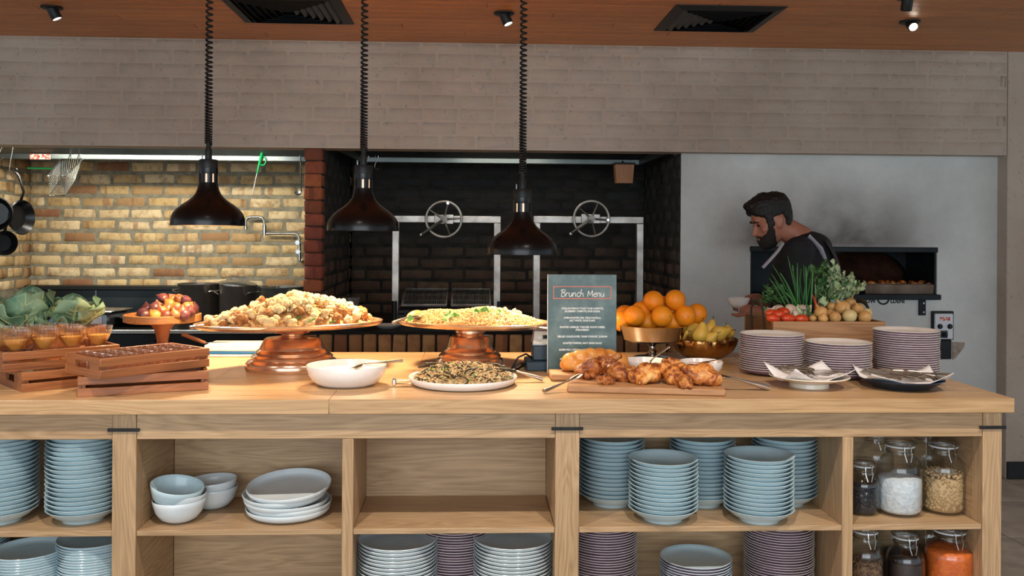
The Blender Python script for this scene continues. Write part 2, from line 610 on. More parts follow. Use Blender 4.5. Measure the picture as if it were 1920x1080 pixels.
def thin_glass(name, tint, edge, gloss=1.0, base=.035):
    a = N(name)
    lw = a.n('ShaderNodeLayerWeight', i_Blend=.45).outputs['Facing']
    tr = a.n('ShaderNodeBsdfTransparent', i_Color=a.mix(a.math('POWER', lw, 2.2), tint, edge)).outputs[0]
    gl = a.n('ShaderNodeBsdfGlossy', i_Color=(gloss, gloss, gloss, 1), i_Roughness=.03).outputs[0]
    lf = a.n('ShaderNodeLayerWeight', i_Blend=.5).outputs['Facing']
    fr = a.math('ADD', a.math('MULTIPLY', a.math('POWER', lf, 4.0), .8), base)
    mx = a.n('ShaderNodeMixShader', i_0=fr, i_1=tr, i_2=gl).outputs[0]
    a.t.links.new(mx, a.out.inputs['Surface'])
    return a.m


M['glass'] = thin_glass('clear_glass', (.985, .99, .99, 1), (.72, .77, .79, 1))
M['glass_rose'] = thin_glass('rose_glass', (.99, .965, .94, 1), (.92, .84, .76, 1))
M['glass_cut'] = thin_glass('cut_glass', (.97, .93, .89, 1), (.88, .80, .72, 1), 1.0, .13)

a = N('bulb_glow')
a.set(Base_Color=(1, .8, .6, 1))
a.b.inputs['Emission Color'].default_value = (1, .62, .32, 1)
a.b.inputs['Emission Strength'].default_value = 14
M['bulb'] = a.m
a = N('bulb_neck_glow')
a.b.inputs['Emission Color'].default_value = (1, .62, .40, 1)
a.b.inputs['Emission Strength'].default_value = .9
M['neck'] = a.m
a = N('downlight_glow')
a.b.inputs['Emission Color'].default_value = (1, .86, .7, 1)
a.b.inputs['Emission Strength'].default_value = 12
M['led'] = a.m
a = N('hood_tube_glow')
a.b.inputs['Emission Color'].default_value = (1, .9, .68, 1)
a.b.inputs['Emission Strength'].default_value = 6
M['tube'] = a.m

# painted brick / render
a = N('painted_brick')
v = a.coord((1, 1, 1), 5)
g = a.n('ShaderNodeNewGeometry').outputs['Position']
base = a.ramp(a.val(a.noise(g, 1.1, 4), .3, .7), [(0, C(158, 142, 127)), (1, C(188, 175, 162))])
base = a.mix(a.val(a.noise(g, 45, 3), .62, .74, 0, .5), base, C(120, 112, 104))
a.put(a.b.inputs['Base Color'], base)
a.set(Roughness=.75)
a.bump(a.noise(g, 55, 6, .65), .45, .006)
M['painted'] = a.m

a = N('grey_render')
g = a.n('ShaderNodeNewGeometry').outputs['Position']
base = a.ramp(a.val(a.noise(g, 2.2, 6, .6), .3, .72), [(0, C(186, 190, 188)), (1, C(214, 217, 214))])
base = a.mix(a.val(a.noise(g, 60, 4), .66, .74, 0, .6), base, C(96, 96, 94))
# soot that has settled round and above the oven mouth
sep = a.n('ShaderNodeSeparateXYZ', i_0=g)
dx = a.math('ABSOLUTE', a.math('SUBTRACT', sep.outputs[0], 2.12))
edge = a.val(dx, .30, .95, 1, 0)
up = a.math('MULTIPLY', a.val(sep.outputs[2], 1.28, 1.40, 0, 1), a.val(sep.outputs[2], 1.42, 1.86, 1, 0))
soot = a.math('MULTIPLY', a.math('MULTIPLY', edge, up), a.val(a.noise(g, 2.4, 6), .3, .6, .25, 1.0))
base = a.mix(a.math('MULTIPLY', soot, .95), base, C(84, 76, 72))
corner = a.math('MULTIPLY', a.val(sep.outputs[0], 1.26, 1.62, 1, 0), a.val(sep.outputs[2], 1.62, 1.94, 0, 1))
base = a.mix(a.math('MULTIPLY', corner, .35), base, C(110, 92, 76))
a.put(a.b.inputs['Base Color'], base)
a.set(Roughness=.8)
a.bump(a.noise(g, 32, 6, .65), .4, .008)
M['render'] = a.m


def brick_mat(name, stops, blotch, amt, soot=None, rough=.85):
    a = N(name)
    v = a.coord((1, 1, 1), 40)
    col = a.ramp(a.random(), stops)
    col = a.mix(a.val(a.noise(v, 16, 5, .65), .45, .68, 0, amt), col, blotch)
    band = a.noise(a.coord((1, .01, .05), 60), 14, 1)
    col = a.mix(a.val(band, .62, .68, 0, .55), col, stops[-1][1])
    col = a.mix(a.val(a.noise(v, 120, 4), .5, .8, 0, .35), col, C(88, 66, 44))
    if soot:
        z = a.n('ShaderNodeSeparateXYZ', i_0=a.n('ShaderNodeNewGeometry').outputs['Position']).outputs[2]
        k = a.val(a.math('ADD', z, a.math('MULTIPLY', a.noise(v, 3, 3), .35)), soot[0], soot[1], soot[2], soot[3])
        col = a.mix(k, col, C(30, 34, 36))
    a.put(a.b.inputs['Base Color'], col)
    a.set(Roughness=rough)
    a.bump(a.noise(v, 42, 6, .7), .6, .006)
    return a.m


YEL = [(0, C(222, 196, 146)), (.3, C(204, 174, 120)), (.55, C(230, 208, 166)), (.82, C(192, 160, 110)), (.93, C(160, 122, 84)), (1, C(134, 84, 60))]
M['brick_y'] = brick_mat('yellow_brick', YEL, C(160, 124, 82), .85)
M['brick_h'] = brick_mat('hearth_brick', [(0, C(112, 84, 62)), (.5, C(96, 66, 48)), (.8, C(124, 98, 74)), (1, C(92, 54, 40))], C(70, 54, 42), .7, (1.25, 1.62, .25, .93))
M['brick_r'] = brick_mat('red_brick', [(0, C(150, 78, 54)), (.5, C(128, 62, 46)), (.8, C(176, 100, 58)), (1, C(84, 42, 36))], C(104, 54, 42), .6)
M['brick_s'] = brick_mat('bench_brick', [(0, C(196, 156, 106)), (.4, C(164, 118, 80)), (.7, C(214, 180, 126)), (1, C(130, 82, 60))], C(130, 98, 66), .6)
M['mortar'] = simple('mortar', C(150, 144, 124), C(120, 114, 98), 24, .95, bump=.5, bscale=60)
M['mortar_d'] = simple('sooty_mortar', C(52, 48, 42), C(30, 30, 30), 10, .95, bump=.5, bscale=60)
M['tile'] = simple('floor_tile', C(188, 178, 164), C(150, 140, 128), 5, .5, jitter=.1)
M['grout'] = simple('floor_grout', C(140, 130, 116), None, rough=.9)

a = N('menu_board')
v = a.coord((1, 1, 1))
base = a.ramp(a.noise(v, 9, 6, .6), [(.3, C(52, 76, 76)), (.5, C(74, 98, 96)), (.7, C(118, 134, 130))])
a.put(a.b.inputs['Base Color'], base)
a.set(Roughness=.35)
M['menu'] = a.m

a = N('roast_skin')
v = a.coord((1, 1, 1), 6)
base = a.ramp(a.noise(v, 34, 6, .7, .8), [(.30, C(60, 26, 12)), (.43, C(136, 66, 26)), (.53, C(220, 138, 58)), (.70, C(250, 208, 134))])
base = a.mix(1.0, base, a.ramp(a.random(), [(0, (.58, .44, .36)), (1, (1, .94, .86))]), 'MULTIPLY')
a.put(a.b.inputs['Base Color'], base)
a.set(Roughness=.27)
a.b.inputs['Coat Weight'].default_value = .25
a.bump(a.noise(v, 70, 6, .7), .8, .008)
M['roast'] = a.m
a = N('golden_crust')
v = a.coord((1, 1, 1), 6)
base = a.ramp(a.noise(v, 14, 5, .6), [(.3, C(176, 96, 34)), (.52, C(222, 150, 68)), (.75, C(246, 204, 130))])
a.put(a.b.inputs['Base Color'], base)
a.set(Roughness=.35)
a.bump(a.noise(v, 50, 5), .25, .005)
M['crust'] = a.m
a = N('fig_skin')
v = a.coord((1, 1, 1), 6)
base = a.ramp(a.random(), [(0, C(96, 50, 46)), (.35, C(206, 156, 62)), (.6, C(150, 80, 52)), (.85, C(222, 172, 84)), (1, C(84, 44, 48))], 'CONSTANT')
base = a.mix(a.val(a.noise(v, 14, 3), .42, .62, 0, .85), base, C(214, 158, 74))
base = a.mix(a.val(a.noise(v, 18, 3), .55, .7, 0, .7), base, C(86, 40, 42))
a.put(a.b.inputs['Base Color'], base)
a.set(Roughness=.42)
M['fig'] = a.m
for nm, cols in (('fig_purple', (C(84, 42, 44), C(120, 64, 58), C(70, 36, 42))), ('fig_gold', (C(156, 104, 50), C(110, 60, 40), C(182, 134, 70))), ('fig_red', (C(168, 92, 50), C(206, 138, 62), C(112, 54, 44)))):
    a = N(nm)
    v = a.coord((1, 1, .6), 6)
    k = a.noise(v, 26, 3, .5)
    a.put(a.b.inputs['Base Color'], a.ramp(k, [(.35, cols[2]), (.5, cols[0]), (.66, cols[1])]))
    a.set(Roughness=.4)
    M[nm] = a.m
# ================================================================== THE SETTING
def struct(name, mb, mat, parent=None, loc=None, rot=None, smooth=30):
    o = mb.build(name, mat, parent, loc, rot, smooth)
    if not parent:
        o['kind'] = 'structure'
    return o


YF, YO, YB = 5.35, 5.45, 6.6            # fascia, oven wall, back wall
ZL = 1.937                              # underside of the fascia
XL, XP0, XP1, XH, XR = -3.139, -0.982, -0.874, 1.262, 3.236


def brick_set(w_, h, d, bev, jit, mat, n=4, seed=1, name='brick'):
    r = random.Random(seed)
    out = []
    for i in range(n):
        mb = MB().box(-w_ / 2, w_ / 2, 0, d, -h / 2, h / 2, bev, jit=jit, r=r)
        out.append(mb.mesh(name, mat, 60))
    return out


def lay(parent, x0, x1, z0, z1, course, length, joint, meshes, depth, proud=.006, seed=3, frame=None, name='brick', wob=.004, skip=None, pj=.3):
    """Running bond in the parent's x-z plane, faces towards -y; frame turns that plane."""
    r = random.Random(seed)
    h = course - joint
    F = frame or Matrix.Identity(4)
    row, z = 0, z0
    while z < z1 - .02:
        hh = min(h, z1 - z)
        x = x0 - (length / 2 if row % 2 else 0) - r.uniform(0, .25) * length * .3
        while x < x1 - .01:
            L = length * (1 + r.uniform(-.07, .07))
            a_, b_ = max(x, x0), min(x + L - joint, x1)
            x += L
            if b_ - a_ < .03 or (skip and skip((a_ + b_) / 2, z + hh / 2)):
                continue
            o = obj(name, r.choice(meshes), parent)
            o.matrix_local = F @ Matrix.Translation(((a_ + b_) / 2, -proud * r.uniform(1 - pj, 1 + pj), z + hh / 2 + r.uniform(-wob, wob))) @ Matrix.Rotation(r.uniform(-.012, .012), 4, 'Y') @ Matrix.Diagonal(((b_ - a_) / (length - joint), 1, hh / h, 1))
        z += course
        row += 1


# floor with tiles where they can be seen
floor = struct('floor', MB().box(-7, 6.5, -3.6, 7.2, FLOOR - .1, FLOOR - .006), M['grout'])
tm = [MB().box(-.297, .297, -.297, .297, -.006, 0, .002).mesh('floor_tile', M['tile'], 30)]
for i in range(5):
    for j in range(6):
        obj('floor_tile', tm[0], floor, (1.72 + .6 * i, 2.40 + .6 * j - .2, FLOOR))
# ceiling of narrow boards
ceiling = struct('ceiling', MB().box(-7, 6.5, -1.2, 7.2, CEIL + .008, CEIL + .1), M['ceiling'])
BW = .0925
pl = MB().box(-1.3, 1.3, -BW / 2 + .0012, BW / 2 - .0012, 0, .02, .0025).mesh('ceiling_board', M['ceiling'], 30)
for j in range(17):
    y = YF - BW * (j + .5)
    off = (j * 1.13) % 2.6
    for k in range(-2, 3):
        obj('ceiling_board', pl, ceiling, (k * 2.602 + off - 1.0, y, CEIL))

# painted brick fascia over the kitchen
fascia = struct('wall_back', MB().box(-6.5, XR - .004, YF, YF + .16, ZL, CEIL + .02), M['painted'])
pb = brick_set(.22 - .008, .083 - .008, .03, .009, .0016, M['painted'], 4, 5)
lay(fascia, -3.25, XR - .01, ZL + .008, CEIL - .004, .0805, .22, .008, pb, .03, .0036, 9, Matrix.Translation((0, YF, 0)), wob=.001, pj=.25)
# plain rendered wall to the right, with its skirting
wr = struct('wall_right', MB().box(XR, 6.5, YF - .004, YF + .2, FLOOR, CEIL + .02, .004), M['painted'])
sk = struct('baseboard_right', MB().box(XR + .004, 6.5, YF - .02, YF - .003, FLOOR + .002, FLOOR + .105, .003), M['black_matte'])

# yellow brick kitchen wall
kw = struct('wall_kitchen', MB().box(XL - .2, XP0 + .12, YB, YB + .2, FLOOR, CEIL), M['mortar'])
ym = brick_set(.238 - .0115, .0835 - .0115, .05, .013, .005, M['brick_y'], 10, 21)
lay(kw, XL, XP0 + .11, 1.035, 1.99, .0835, .238, .0115, ym, .05, .006, 31, Matrix.Translation((0, YB, 0)))
lw = struct('wall_left', MB().box(XL - .25, XL, YF + .004, YF + .161, FLOOR, ZL - .002).box(XL - .25, XL, YF + .161, YB + .2, FLOOR, CEIL), M['mortar'])
struct('wall_side', MB().box(-6.5, XL - .251, YF + .002, YF + .16, FLOOR, ZL - .002), M['painted'])
lay(lw, -YB, -YF - .006, 1.035, 1.99, .0835, .238, .0115, ym, .05, .007, 37, Matrix.Translation((XL, 0, 0)) @ Matrix.Rotation(PI / 2, 4, 'Z') @ Matrix.Diagonal((-1, 1, 1, 1)))

# red brick pier, its dark side is the left cheek of the hearth
pier = struct('pillar', MB().box(XP0 + .006, XP1 - .006, YF + .012, YB + .05, FLOOR, CEIL), M['mortar_d'])
rm = brick_set(.112 - .004, .0835 - .010, .10, .008, .003, M['brick_r'], 4, 41)
r_ = random.Random(5)
for k in range(14):
    z = .86 + (k + .5) * .0772
    if z > ZL:
        break
    obj('brick', r_.choice(rm), pier, ((XP0 + XP1) / 2 + r_.uniform(-.003, .003), YF + .004, z), None, (.97, 1, 1.0))
hm = brick_set(.238 - .012, .0835 - .012, .05, .011, .003, M['brick_h'], 5, 51)
lay(pier, YF + .11, YB, .86, ZL, .0835, .238, .012, hm, .05, .005, 53, Matrix.Translation((XP1 - .004, 0, 0)) @ Matrix.Rotation(PI / 2, 4, 'Z'))
# hearth back and right cheek
hw = struct('wall_hearth', MB().box(XP1 - .02, XH + .2, YB, YB + .2, FLOOR, CEIL), M['mortar_d'])
lay(hw, XP1, XH, .86, ZL + .05, .0835, .238, .012, hm, .05, .006, 61, Matrix.Translation((0, YB, 0)))
hr = struct('wall_hearth_right', MB().box(XH, XH + .12, YO + .205, YB + .1, FLOOR, CEIL).box(XH, XH + .0035, YO + .002, YO + .205, FLOOR, ZL), M['mortar_d'])
lay(hr, -YB, -YO - .004, .86, ZL, .0835, .238, .012, hm, .05, .005, 67, Matrix.Translation((XH, 0, 0)) @ Matrix.Rotation(-PI / 2, 4, 'Z'))

# grey rendered oven wall, set back 10 cm, with the oven mouth cut through it
OX0, OX1 = onY(1407, 500, YO).x, onY(1757, 500, YO).x
OZ0, OZ1 = onY(1580, 559, YO).z, onY(1580, 464, YO).z
ow = MB()
ow.box(XH + .0045, OX0, YO, YO + .2, FLOOR, ZL)
ow.box(OX1, XR, YO, YO + .2, FLOOR, ZL)
ow.box(OX0, OX1, YO, YO + .2, FLOOR, OZ0)
ow.box(OX0, OX1, YO, YO + .2, OZ1, ZL)
struct('wall_oven', ow, M['render'])
struct('trim_1', MB().box(XH + .0045, XR, YO + .02, YO + .2, ZL, CEIL), M['painted'])

# hearth bench: brick front on edge, dark hearth plate
bench = struct('hearth_bench', MB().box(XP0, XH, YF + .02, YB, FLOOR, .856), M['mortar_d'])
sm_ = [MB().box(-.037, .037, 0, .06, -.055, .055, .007, jit=.002, r=random.Random(70 + i)).mesh('brick', M['brick_s'], 60) for i in range(4)]
x = XP0 + .045
while x < XH - .02:
    for zz in (.79, .672):
        obj('brick', r_.choice(sm_), bench, (x, YF + .006 + r_.uniform(-.003, .003), zz), (0, r_.uniform(-.02, .02), 0))
    x += .086
MB().box(XP0, XH, YF + .0, YB, .857, .868, .003).build('hearth_plate', M['charcoal'], bench)

# ================================================================== ceiling fittings
def vent(px0, px1, py, label, n=6):
    p0, p1 = onZ(px0, py, CEIL), onZ(px1, py, CEIL)
    wd = (p1 - p0).x
    t = thing('ceiling_vent', label, 'vent', ((p0.x + p1.x) / 2, (p0.y + p1.y) / 2 - wd / 2, CEIL), 0, 'square black air vents in the timber ceiling')
    h = wd / 2
    f = MB()
    for a_ in range(4):
        R4 = Matrix.Rotation(a_ * PI / 2, 4, 'Z')
        f.add([(-h, -h, -.004), (h, -h, -.004), (h - .05, -h + .05, -.016), (-h + .05, -h + .05, -.016), (-h, -h, .004), (h, -h, .004), (h - .05, -h + .05, .0), (-h + .05, -h + .05, .0)],
              [(0, 1, 2, 3), (4, 7, 6, 5), (0, 4, 5, 1), (3, 2, 6, 7)], R4)
    f.build('frame', M['black_matte'], t)
    MB().box(-h + .04, h - .04, -h + .04, h - .04, -.0005, .003).build('backing', M['black_matte'], t)
    for k in range(n):
        q = h - .055 - k * (h - .075) / n
        mb = MB()
        for a_ in range(4):
            R4 = Matrix.Rotation(a_ * PI / 2, 4, 'Z')
            s2 = q - .024
            mb.add([(-q, -q, -.002), (q, -q, -.002), (s2, -s2, -.022), (-s2, -s2, -.022), (-q, -q, .0005), (q, -q, .0005), (s2, -s2, -.0195), (-s2, -s2, -.0195)],
                   [(0, 1, 2, 3), (4, 7, 6, 5), (0, 4, 5, 1), (3, 2, 6, 7)], R4)
        mb.build('louvre', M['charcoal'], t)
    return t


vent(462, 663, 43, 'square black ceiling vent between the first two lamp cords')
vent(1224, 1414, 58, 'square black ceiling vent above the rendered oven wall')


def downlight(px, py, label, lean, aim=None, lit=False, group='black gimbal downlights in the timber ceiling'):
    p = onZ(px, py, CEIL) if not isinstance(px, Vector) else px
    t = thing('downlight', label, 'downlight', (p.x, p.y, CEIL), 0, group)
    MB().lathe([(0, -.001), (.052, -.001), (.052, -.007), (.046, -.010), (0, -.010)], 28).build('trim_ring', M['black_matte'], t)
    e = obj('lamp_head', MB().lathe([(0, 0), (.026, 0), (.026, -.052), (.022, -.058), (.0215, -.05), (0, -.05)], 24).mesh('lamp_head', M['black_matte'], 40), t, (0, 0, -.008), lean)
    MB().lathe([(0, -.0515), (.0205, -.0515), (.0205, -.054), (0, -.054)], 20).build('lens', M['led'], e)
    return t


downlight(97, 13, 'black ceiling downlight above the hanging pans', (0.1, -.45, 0))
downlight(945, 24, 'black ceiling downlight between the last two lamp cords', (-.2, -.4, .1))
downlight(1706, 40, 'black ceiling downlight with its lit lens facing out, nearest the end wall', (-.95, .1, 0))
downlight(1702, -6, 'black ceiling downlight cut by the top edge of the picture', (.3, 0, 0))
for i, (sx, sy_) in enumerate(SPOTS):
    downlight(Vector((sx, sy_, CEIL)), 0, 'black ceiling downlight on the serving side, above the ' + ('wooden crates', 'white yoghurt bowl', 'menu board', 'purple plates')[i], (.28, 0, 0), group='downlights over the serving side')

# ================================================================== heat lamps
def heat_lamp(px, py, label):
    p = onY(px, py, 3.55)
    t = thing('heat_lamp', label, 'lamp', p, 0, 'black heat lamps on coiled cords')
    k = .1385
    out = [(1.0, 0), (1.035, .004), (1.035, .012), (1.0, .016), (1.0, .10), (.985, .22), (.93, .35), (.83, .47), (.70, .58), (.55, .68), (.42, .79), (.335, .90), (.285, 1.03), (.26, 1.16), (.255, 1.20)]
    inn = [(.245, 1.20), (.25, 1.15), (.27, 1.03), (.32, .90), (.405, .79), (.535, .68), (.685, .58), (.81, .46), (.91, .34), (.965, .21), (.98, .10), (.98, .01)]
    MB().lathe([(r * k, z * k) for r, z in out + inn + [out[0]]], 56).build('shade', M['black'], t, smooth=50)
    MB().lathe([(r * k * .985, z * k) for r, z in inn[2:]][::-1], 40).build('reflector', M['shade_in'], t)
    # slotted collar: solid staves with open slots between
    c = MB()
    for i in range(8):
        a0 = 2 * PI * i / 8 + .16
        c.sheet(lambda u, v, a0=a0: ((.255 * k) * math.cos(a0 + u * .56), (.255 * k) * math.sin(a0 + u * .56), k * (1.18 + v * .27)), 5, 1, .0025)
    c.lathe([(.255 * k, 1.44 * k), (.26 * k, 1.46 * k), (.26 * k, 1.60 * k), (.235 * k, 1.60 * k), (.235 * k, 1.44 * k), (.255 * k, 1.44 * k)], 32)
    c.build('slotted_collar', M['black'], t)
    MB().lathe([(0, 1.12 * k), (.17 * k, 1.13 * k), (.17 * k, 1.47 * k), (0, 1.47 * k)], 20).build('bulb_neck', M['neck'], t)
    MB().lathe([(0, 1.59 * k), (.25 * k, 1.59 * k), (.255 * k, 1.62 * k), (.255 * k, 1.80 * k), (.235 * k, 1.84 * k), (.095 * k, 1.85 * k), (.095 * k, 2.10 * k), (.07 * k, 2.16 * k), (.06 * k, 2.30 * k), (0, 2.30 * k)], 32).build('cap', M['black_matte'], t)
    MB().tube([(-.17 * k, 0, 1.82 * k), (-.17 * k, 0, 1.95 * k)], .003, 6).ball((-.17 * k, 0, 1.97 * k), .004, 8, 6).build('switch', M['steel'], t)
    MB().lathe([(0, .22 * k), (.2 * k, .24 * k), (.32 * k, .36 * k), (.33 * k, .5 * k), (.24 * k, .72 * k), (.15 * k, .9 * k), (.12 * k, 1.1 * k), (0, 1.1 * k)], 24).build('bulb', M['bulb'], t)
    z0, z1 = 2.28 * k, CEIL - p.z - .03
    pts, a_, z = [], 0.0, z0
    while z < z1:
        q = (z - z0) / (z1 - z0)
        pts.append((.0115 * math.cos(a_), .0115 * math.sin(a_) + 0, z))
        a_ += 2 * PI / 9
        z += (.0085 + .015 * min(1, q * 1.5)) / 9
    pts.append((0, 0, z1 + .01))
    MB().tube([(0, 0, z0 - .02)] + pts, .0042, 6).build('coiled_cord', M['black_cord'], t, smooth=180)
    MB().lathe([(0, 0), (.05, 0), (.05, -.02), (.03, -.03), (0, -.03)], 24).build('ceiling_rose', M['black_matte'], t, (0, 0, CEIL - p.z))
    light('SPOT', 'heat_lamp_light', (p.x, p.y, p.z + .2 * k), 54, (1.0, .74, .46), (p.x, p.y, 0), .05, 2.3, .5)
    return t


heat_lamp(390, 423, 'black heat lamp hanging before the yellow brick wall')
heat_lamp(681, 433, 'black heat lamp hanging before the red brick pier and hearth')
heat_lamp(979, 477, 'black heat lamp hanging lowest, between the two handwheels')
# ================================================================== kitchen behind
def hood(x0, x1, lab, lit, e, inset=0.0):
    t = thing('extractor_hood', lab, 'hood', (0, 0, 0))
    MB().add([(x0, YF + .17, 2.25), (x1, YF + .17, 2.25), (x1 - inset, 5.965, 1.93), (x0 + inset, 5.965, 1.93), (x0, YF + .17, 2.3), (x1, YF + .17, 2.3), (x1, 5.985, 2.3), (x0, 5.985, 2.3), (x1 - inset, 5.985, 1.93), (x0 + inset, 5.985, 1.93)],
             [(0, 1, 2, 3), (4, 7, 6, 5), (0, 4, 5, 1), (3, 2, 8, 9), (7, 9, 8, 6), (0, 3, 9, 7, 4), (1, 5, 6, 8, 2)]).build('canopy', M['hood'], t, smooth=20)
    MB().box(x0 + inset, x1 - inset, 5.955, 5.99, 1.905, 1.948, .004).build('gutter', M['lip'], t)
    if inset:
        for s_, xx in ((1, x0), (-1, x1)):
            MB().add([(xx, YF + .165, 1.945), (xx + s_ * inset, 5.955, 1.905), (xx + s_ * inset, 5.955, 1.945), (xx, YF + .165, 2.0), (xx + s_ * .02, YF + .165, 1.945), (xx + s_ * (inset + .02), 5.955, 1.905), (xx + s_ * (inset + .02), 5.955, 1.945), (xx + s_ * .02, YF + .165, 2.0)],
                     [(0, 1, 2, 3), (4, 7, 6, 5), (0, 4, 5, 1), (3, 2, 6, 7), (0, 3, 7, 4), (1, 5, 6, 2)]).build('side_flange', M['hood'], t, smooth=20)
    xm, L = (x0 + x1) / 2, (x1 - x0) * lit
    MB().box(xm - L / 2, xm + L / 2, 5.60, 5.64, 1.985, 2.005, .004).build('light_tube', M['tube'], t)
    light('AREA', 'hood_light', (xm, 5.62, 1.98), e, (1, .94, .80), (xm, 5.96, .95), L, sy=.05)
    return t


hood(XL + .02, XP0 - .02, 'grey steel extractor hood over the yellow brick wall', .72, 26)
hood(XP1 + .04, XH - .04, 'grey steel extractor hood over the dark brick hearth', .3, 1.6, .10)  # dim tube and lamp in the hearth hood are added to brighten its lip
q = onY(76, 294, 5.95)
tag(MB().box(q.x - .065, q.x + .065, q.y - .006, q.y - .001, q.z - .017, q.z + .017).build('sticker', M['red_sticker']), 'red and white printed sticker on the hood edge', 'sticker')

# cooking range with upstand
rg = thing('cooking_range', 'long black cooking range with steel edge against the yellow brick wall', 'range', (0, 0, 0))
MB().box(XL + .02, XP0 - .01, YF + .05, YB - .03, FLOOR, .842, .004).build('body', M['charcoal'], rg)
MB().box(XL + .02, XP0 - .01, YF + .03, YB - .03, .843, .862, .003).build('cooktop', M['black'], rg)
MB().box(XL + .02, XP0 - .01, YF + .012, YF + .029, .846, .868, .003).build('steel_edge', M['steel'], rg)
MB().box(XL + .04, XP0 - .02, YB - .12, YB - .03, .863, 1.034, .004).build('upstand', M['splash'], rg)
MB().box(XL + .04, XP0 - .02, YB - .17, YB - .02, 1.0345, 1.062, .004).build('upstand_cap', M['black_matte'], rg)
for i in range(4):
    xx = XL + .25 + i * .52
    k = obj('knob', MB().lathe([(0, 0), (.022, 0), (.02, .03), (0, .03)], 18).mesh('knob', M['black_matte']), rg, (xx, YF + .05, .78), (PI / 2, 0, 0))
for px in (180, 440):
    q = onY(px, 580, YB - .12)
    MB().box(-.004, .004, -.004, 0, -.08, .08).build('seam_strip', M['steel_dull'], rg, (q.x, YB - .12, .95))


def stock_pot(px0, px1, pyt, Y, zb, label, mat, name='stock_pot'):
    p0, p1 = onY(px0, pyt, Y), onY(px1, pyt, Y)
    R, h = (p1.x - p0.x) / 2, p0.z - zb
    t = thing(name, label, 'pot', ((p0.x + p1.x) / 2, Y, zb))
    MB().lathe([(0, 0), (R * .93, 0), (R * .985, .012), (R * .985, h - .012), (R * 1.02, h - .008), (R * 1.02, h), (R * .97, h), (R * .965, .012), (0, .008)], 40).build('body', mat, t, smooth=50)
    for a_ in (-.55, PI - .55 + .5):
        c, s = math.cos(a_), math.sin(a_)
        pts = [(R * .97 * c + tx * -s * .05 + ex * c, R * .97 * s + tx * c * .05 + ex * s, h * .76 + ez) for tx, ex, ez in ((-1, 0, .0), (-1, .022, .012), (-.7, .03, .016), (.7, .03, .016), (1, .022, .012), (1, 0, .0))]
        MB().tube(pts, .0052, 8).build('handle', M['steel'], t)
    return t, R, h


ZT = .863
t, R, h = stock_pot(335, 411, 531, 5.95, ZT, 'tall dark steel stock pot on the range beside the fig stand', M['pot'])
MB().lathe([(0, h - .05), (R * .95, h - .05), (R * .95, h - .055), (0, h - .055)], 32).build('lining', M['steel_dull'], t)
t2, R2, h2 = stock_pot(413, 482, 534, 5.85, ZT, 'tall dark steel stock pot with its lid tipped on the rim', M['pot'])
lid = thing('lid', 'steel pot lid tipped across the taller pot rims', 'lid', (t2.location.x - .005, 5.85, ZT + h2 + .008), rot=(.05, .09, 0))
MB().lathe([(0, .022), (R2 * .6, .018), (R2 * 1.0, .004), (R2 * 1.05, 0), (R2 * 1.05, -.004), (R2 * .98, -.002), (R2 * .6, .012), (0, .016)], 36).build('lid_disc', M['steel'], lid)
MB().tube([(-.05, 0, .02), (-.045, 0, .042), (.045, 0, .042), (.05, 0, .02)], .005, 8).build('lid_handle', M['steel'], lid)
t3, R3, h3 = stock_pot(490, 567, 537, 6.1, ZT, 'wide pale steel pot at the pier end of the range', M['steel_dull'])
MB().tube([(-R3 * .5, -R3 * .7, h3 + .003), (.0, -R3 * 1.25, h3 + .012), (R3 * .2, -R3 * 1.7, h3 + .01)], .006, 8).build('ladle_handle', M['steel'], t3)

q = onY(258, 571, 5.75)
fp = thing('frying_pan', 'black frying pan on the range behind the figs', 'pan', (q.x, 5.75, ZT), .4)
MB().lathe([(0, .0), (.10, 0), (.14, .05), (.146, .052), (.14, .058), (.098, .006), (0, .006)], 36).build('pan_body', M['pan_black'], fp)
MB().tube([(-.138, 0, .045), (-.19, -.03, .075), (-.32, -.09, .09)], [.008, .008, .011], 8).build('pan_handle', M['steel_dull'], fp)
q = onZ(188, 606, ZT)
gn = thing('food_pan', 'rectangular steel food pan with lid on the range behind the cauliflowers', 'pan', (q.x - .03, 5.72, ZT), -.12)
MB().box(-.20, .20, -.13, .13, 0, .085, .012).build('pan_body', M['gn_lid'], gn)
MB().box(-.215, .215, -.145, .145, .086, .098, .006).build('lid', M['steel'], gn)
MB().tube([(-.05, 0, .098), (-.045, 0, .118), (.045, 0, .118), (.05, 0, .098)], .005, 8).build('lid_handle', M['steel'], gn)
MB().box(.09, .16, -.1335, -.1305, .015, .07).build('paper_tag', M['napkin'], gn)
q = onZ(160, 610, ZT)
tag(MB().lathe([(0, 0), (.03, 0), (.062, .035), (.065, .037), (.06, .037), (.028, .005), (0, .005)], 28).build('small_bowl', M['white'], None, (q.x, max(q.y, YF + .12), ZT)), 'small white bowl on the range edge behind the cauliflower leaves', 'bowl')

# hanging pans, hooks, basket, tools
RAILZ = 1.90


def s_hook(x, y, z0, z1, label):
    h = z0 - z1
    pts = [(x - .012, y, z0 - .012), (x - .006, y, z0 + .006), (x + .008, y, z0 + .004), (x + .010, y, z0 - .02), (x - .012, y, z1 + .035), (x - .013, y, z1 + .008), (x, y, z1), (x + .014, y, z1 + .012)]
    return tag(MB().tube(pts, .0028, 6).build('s_hook', M['steel']), label, 'hook')


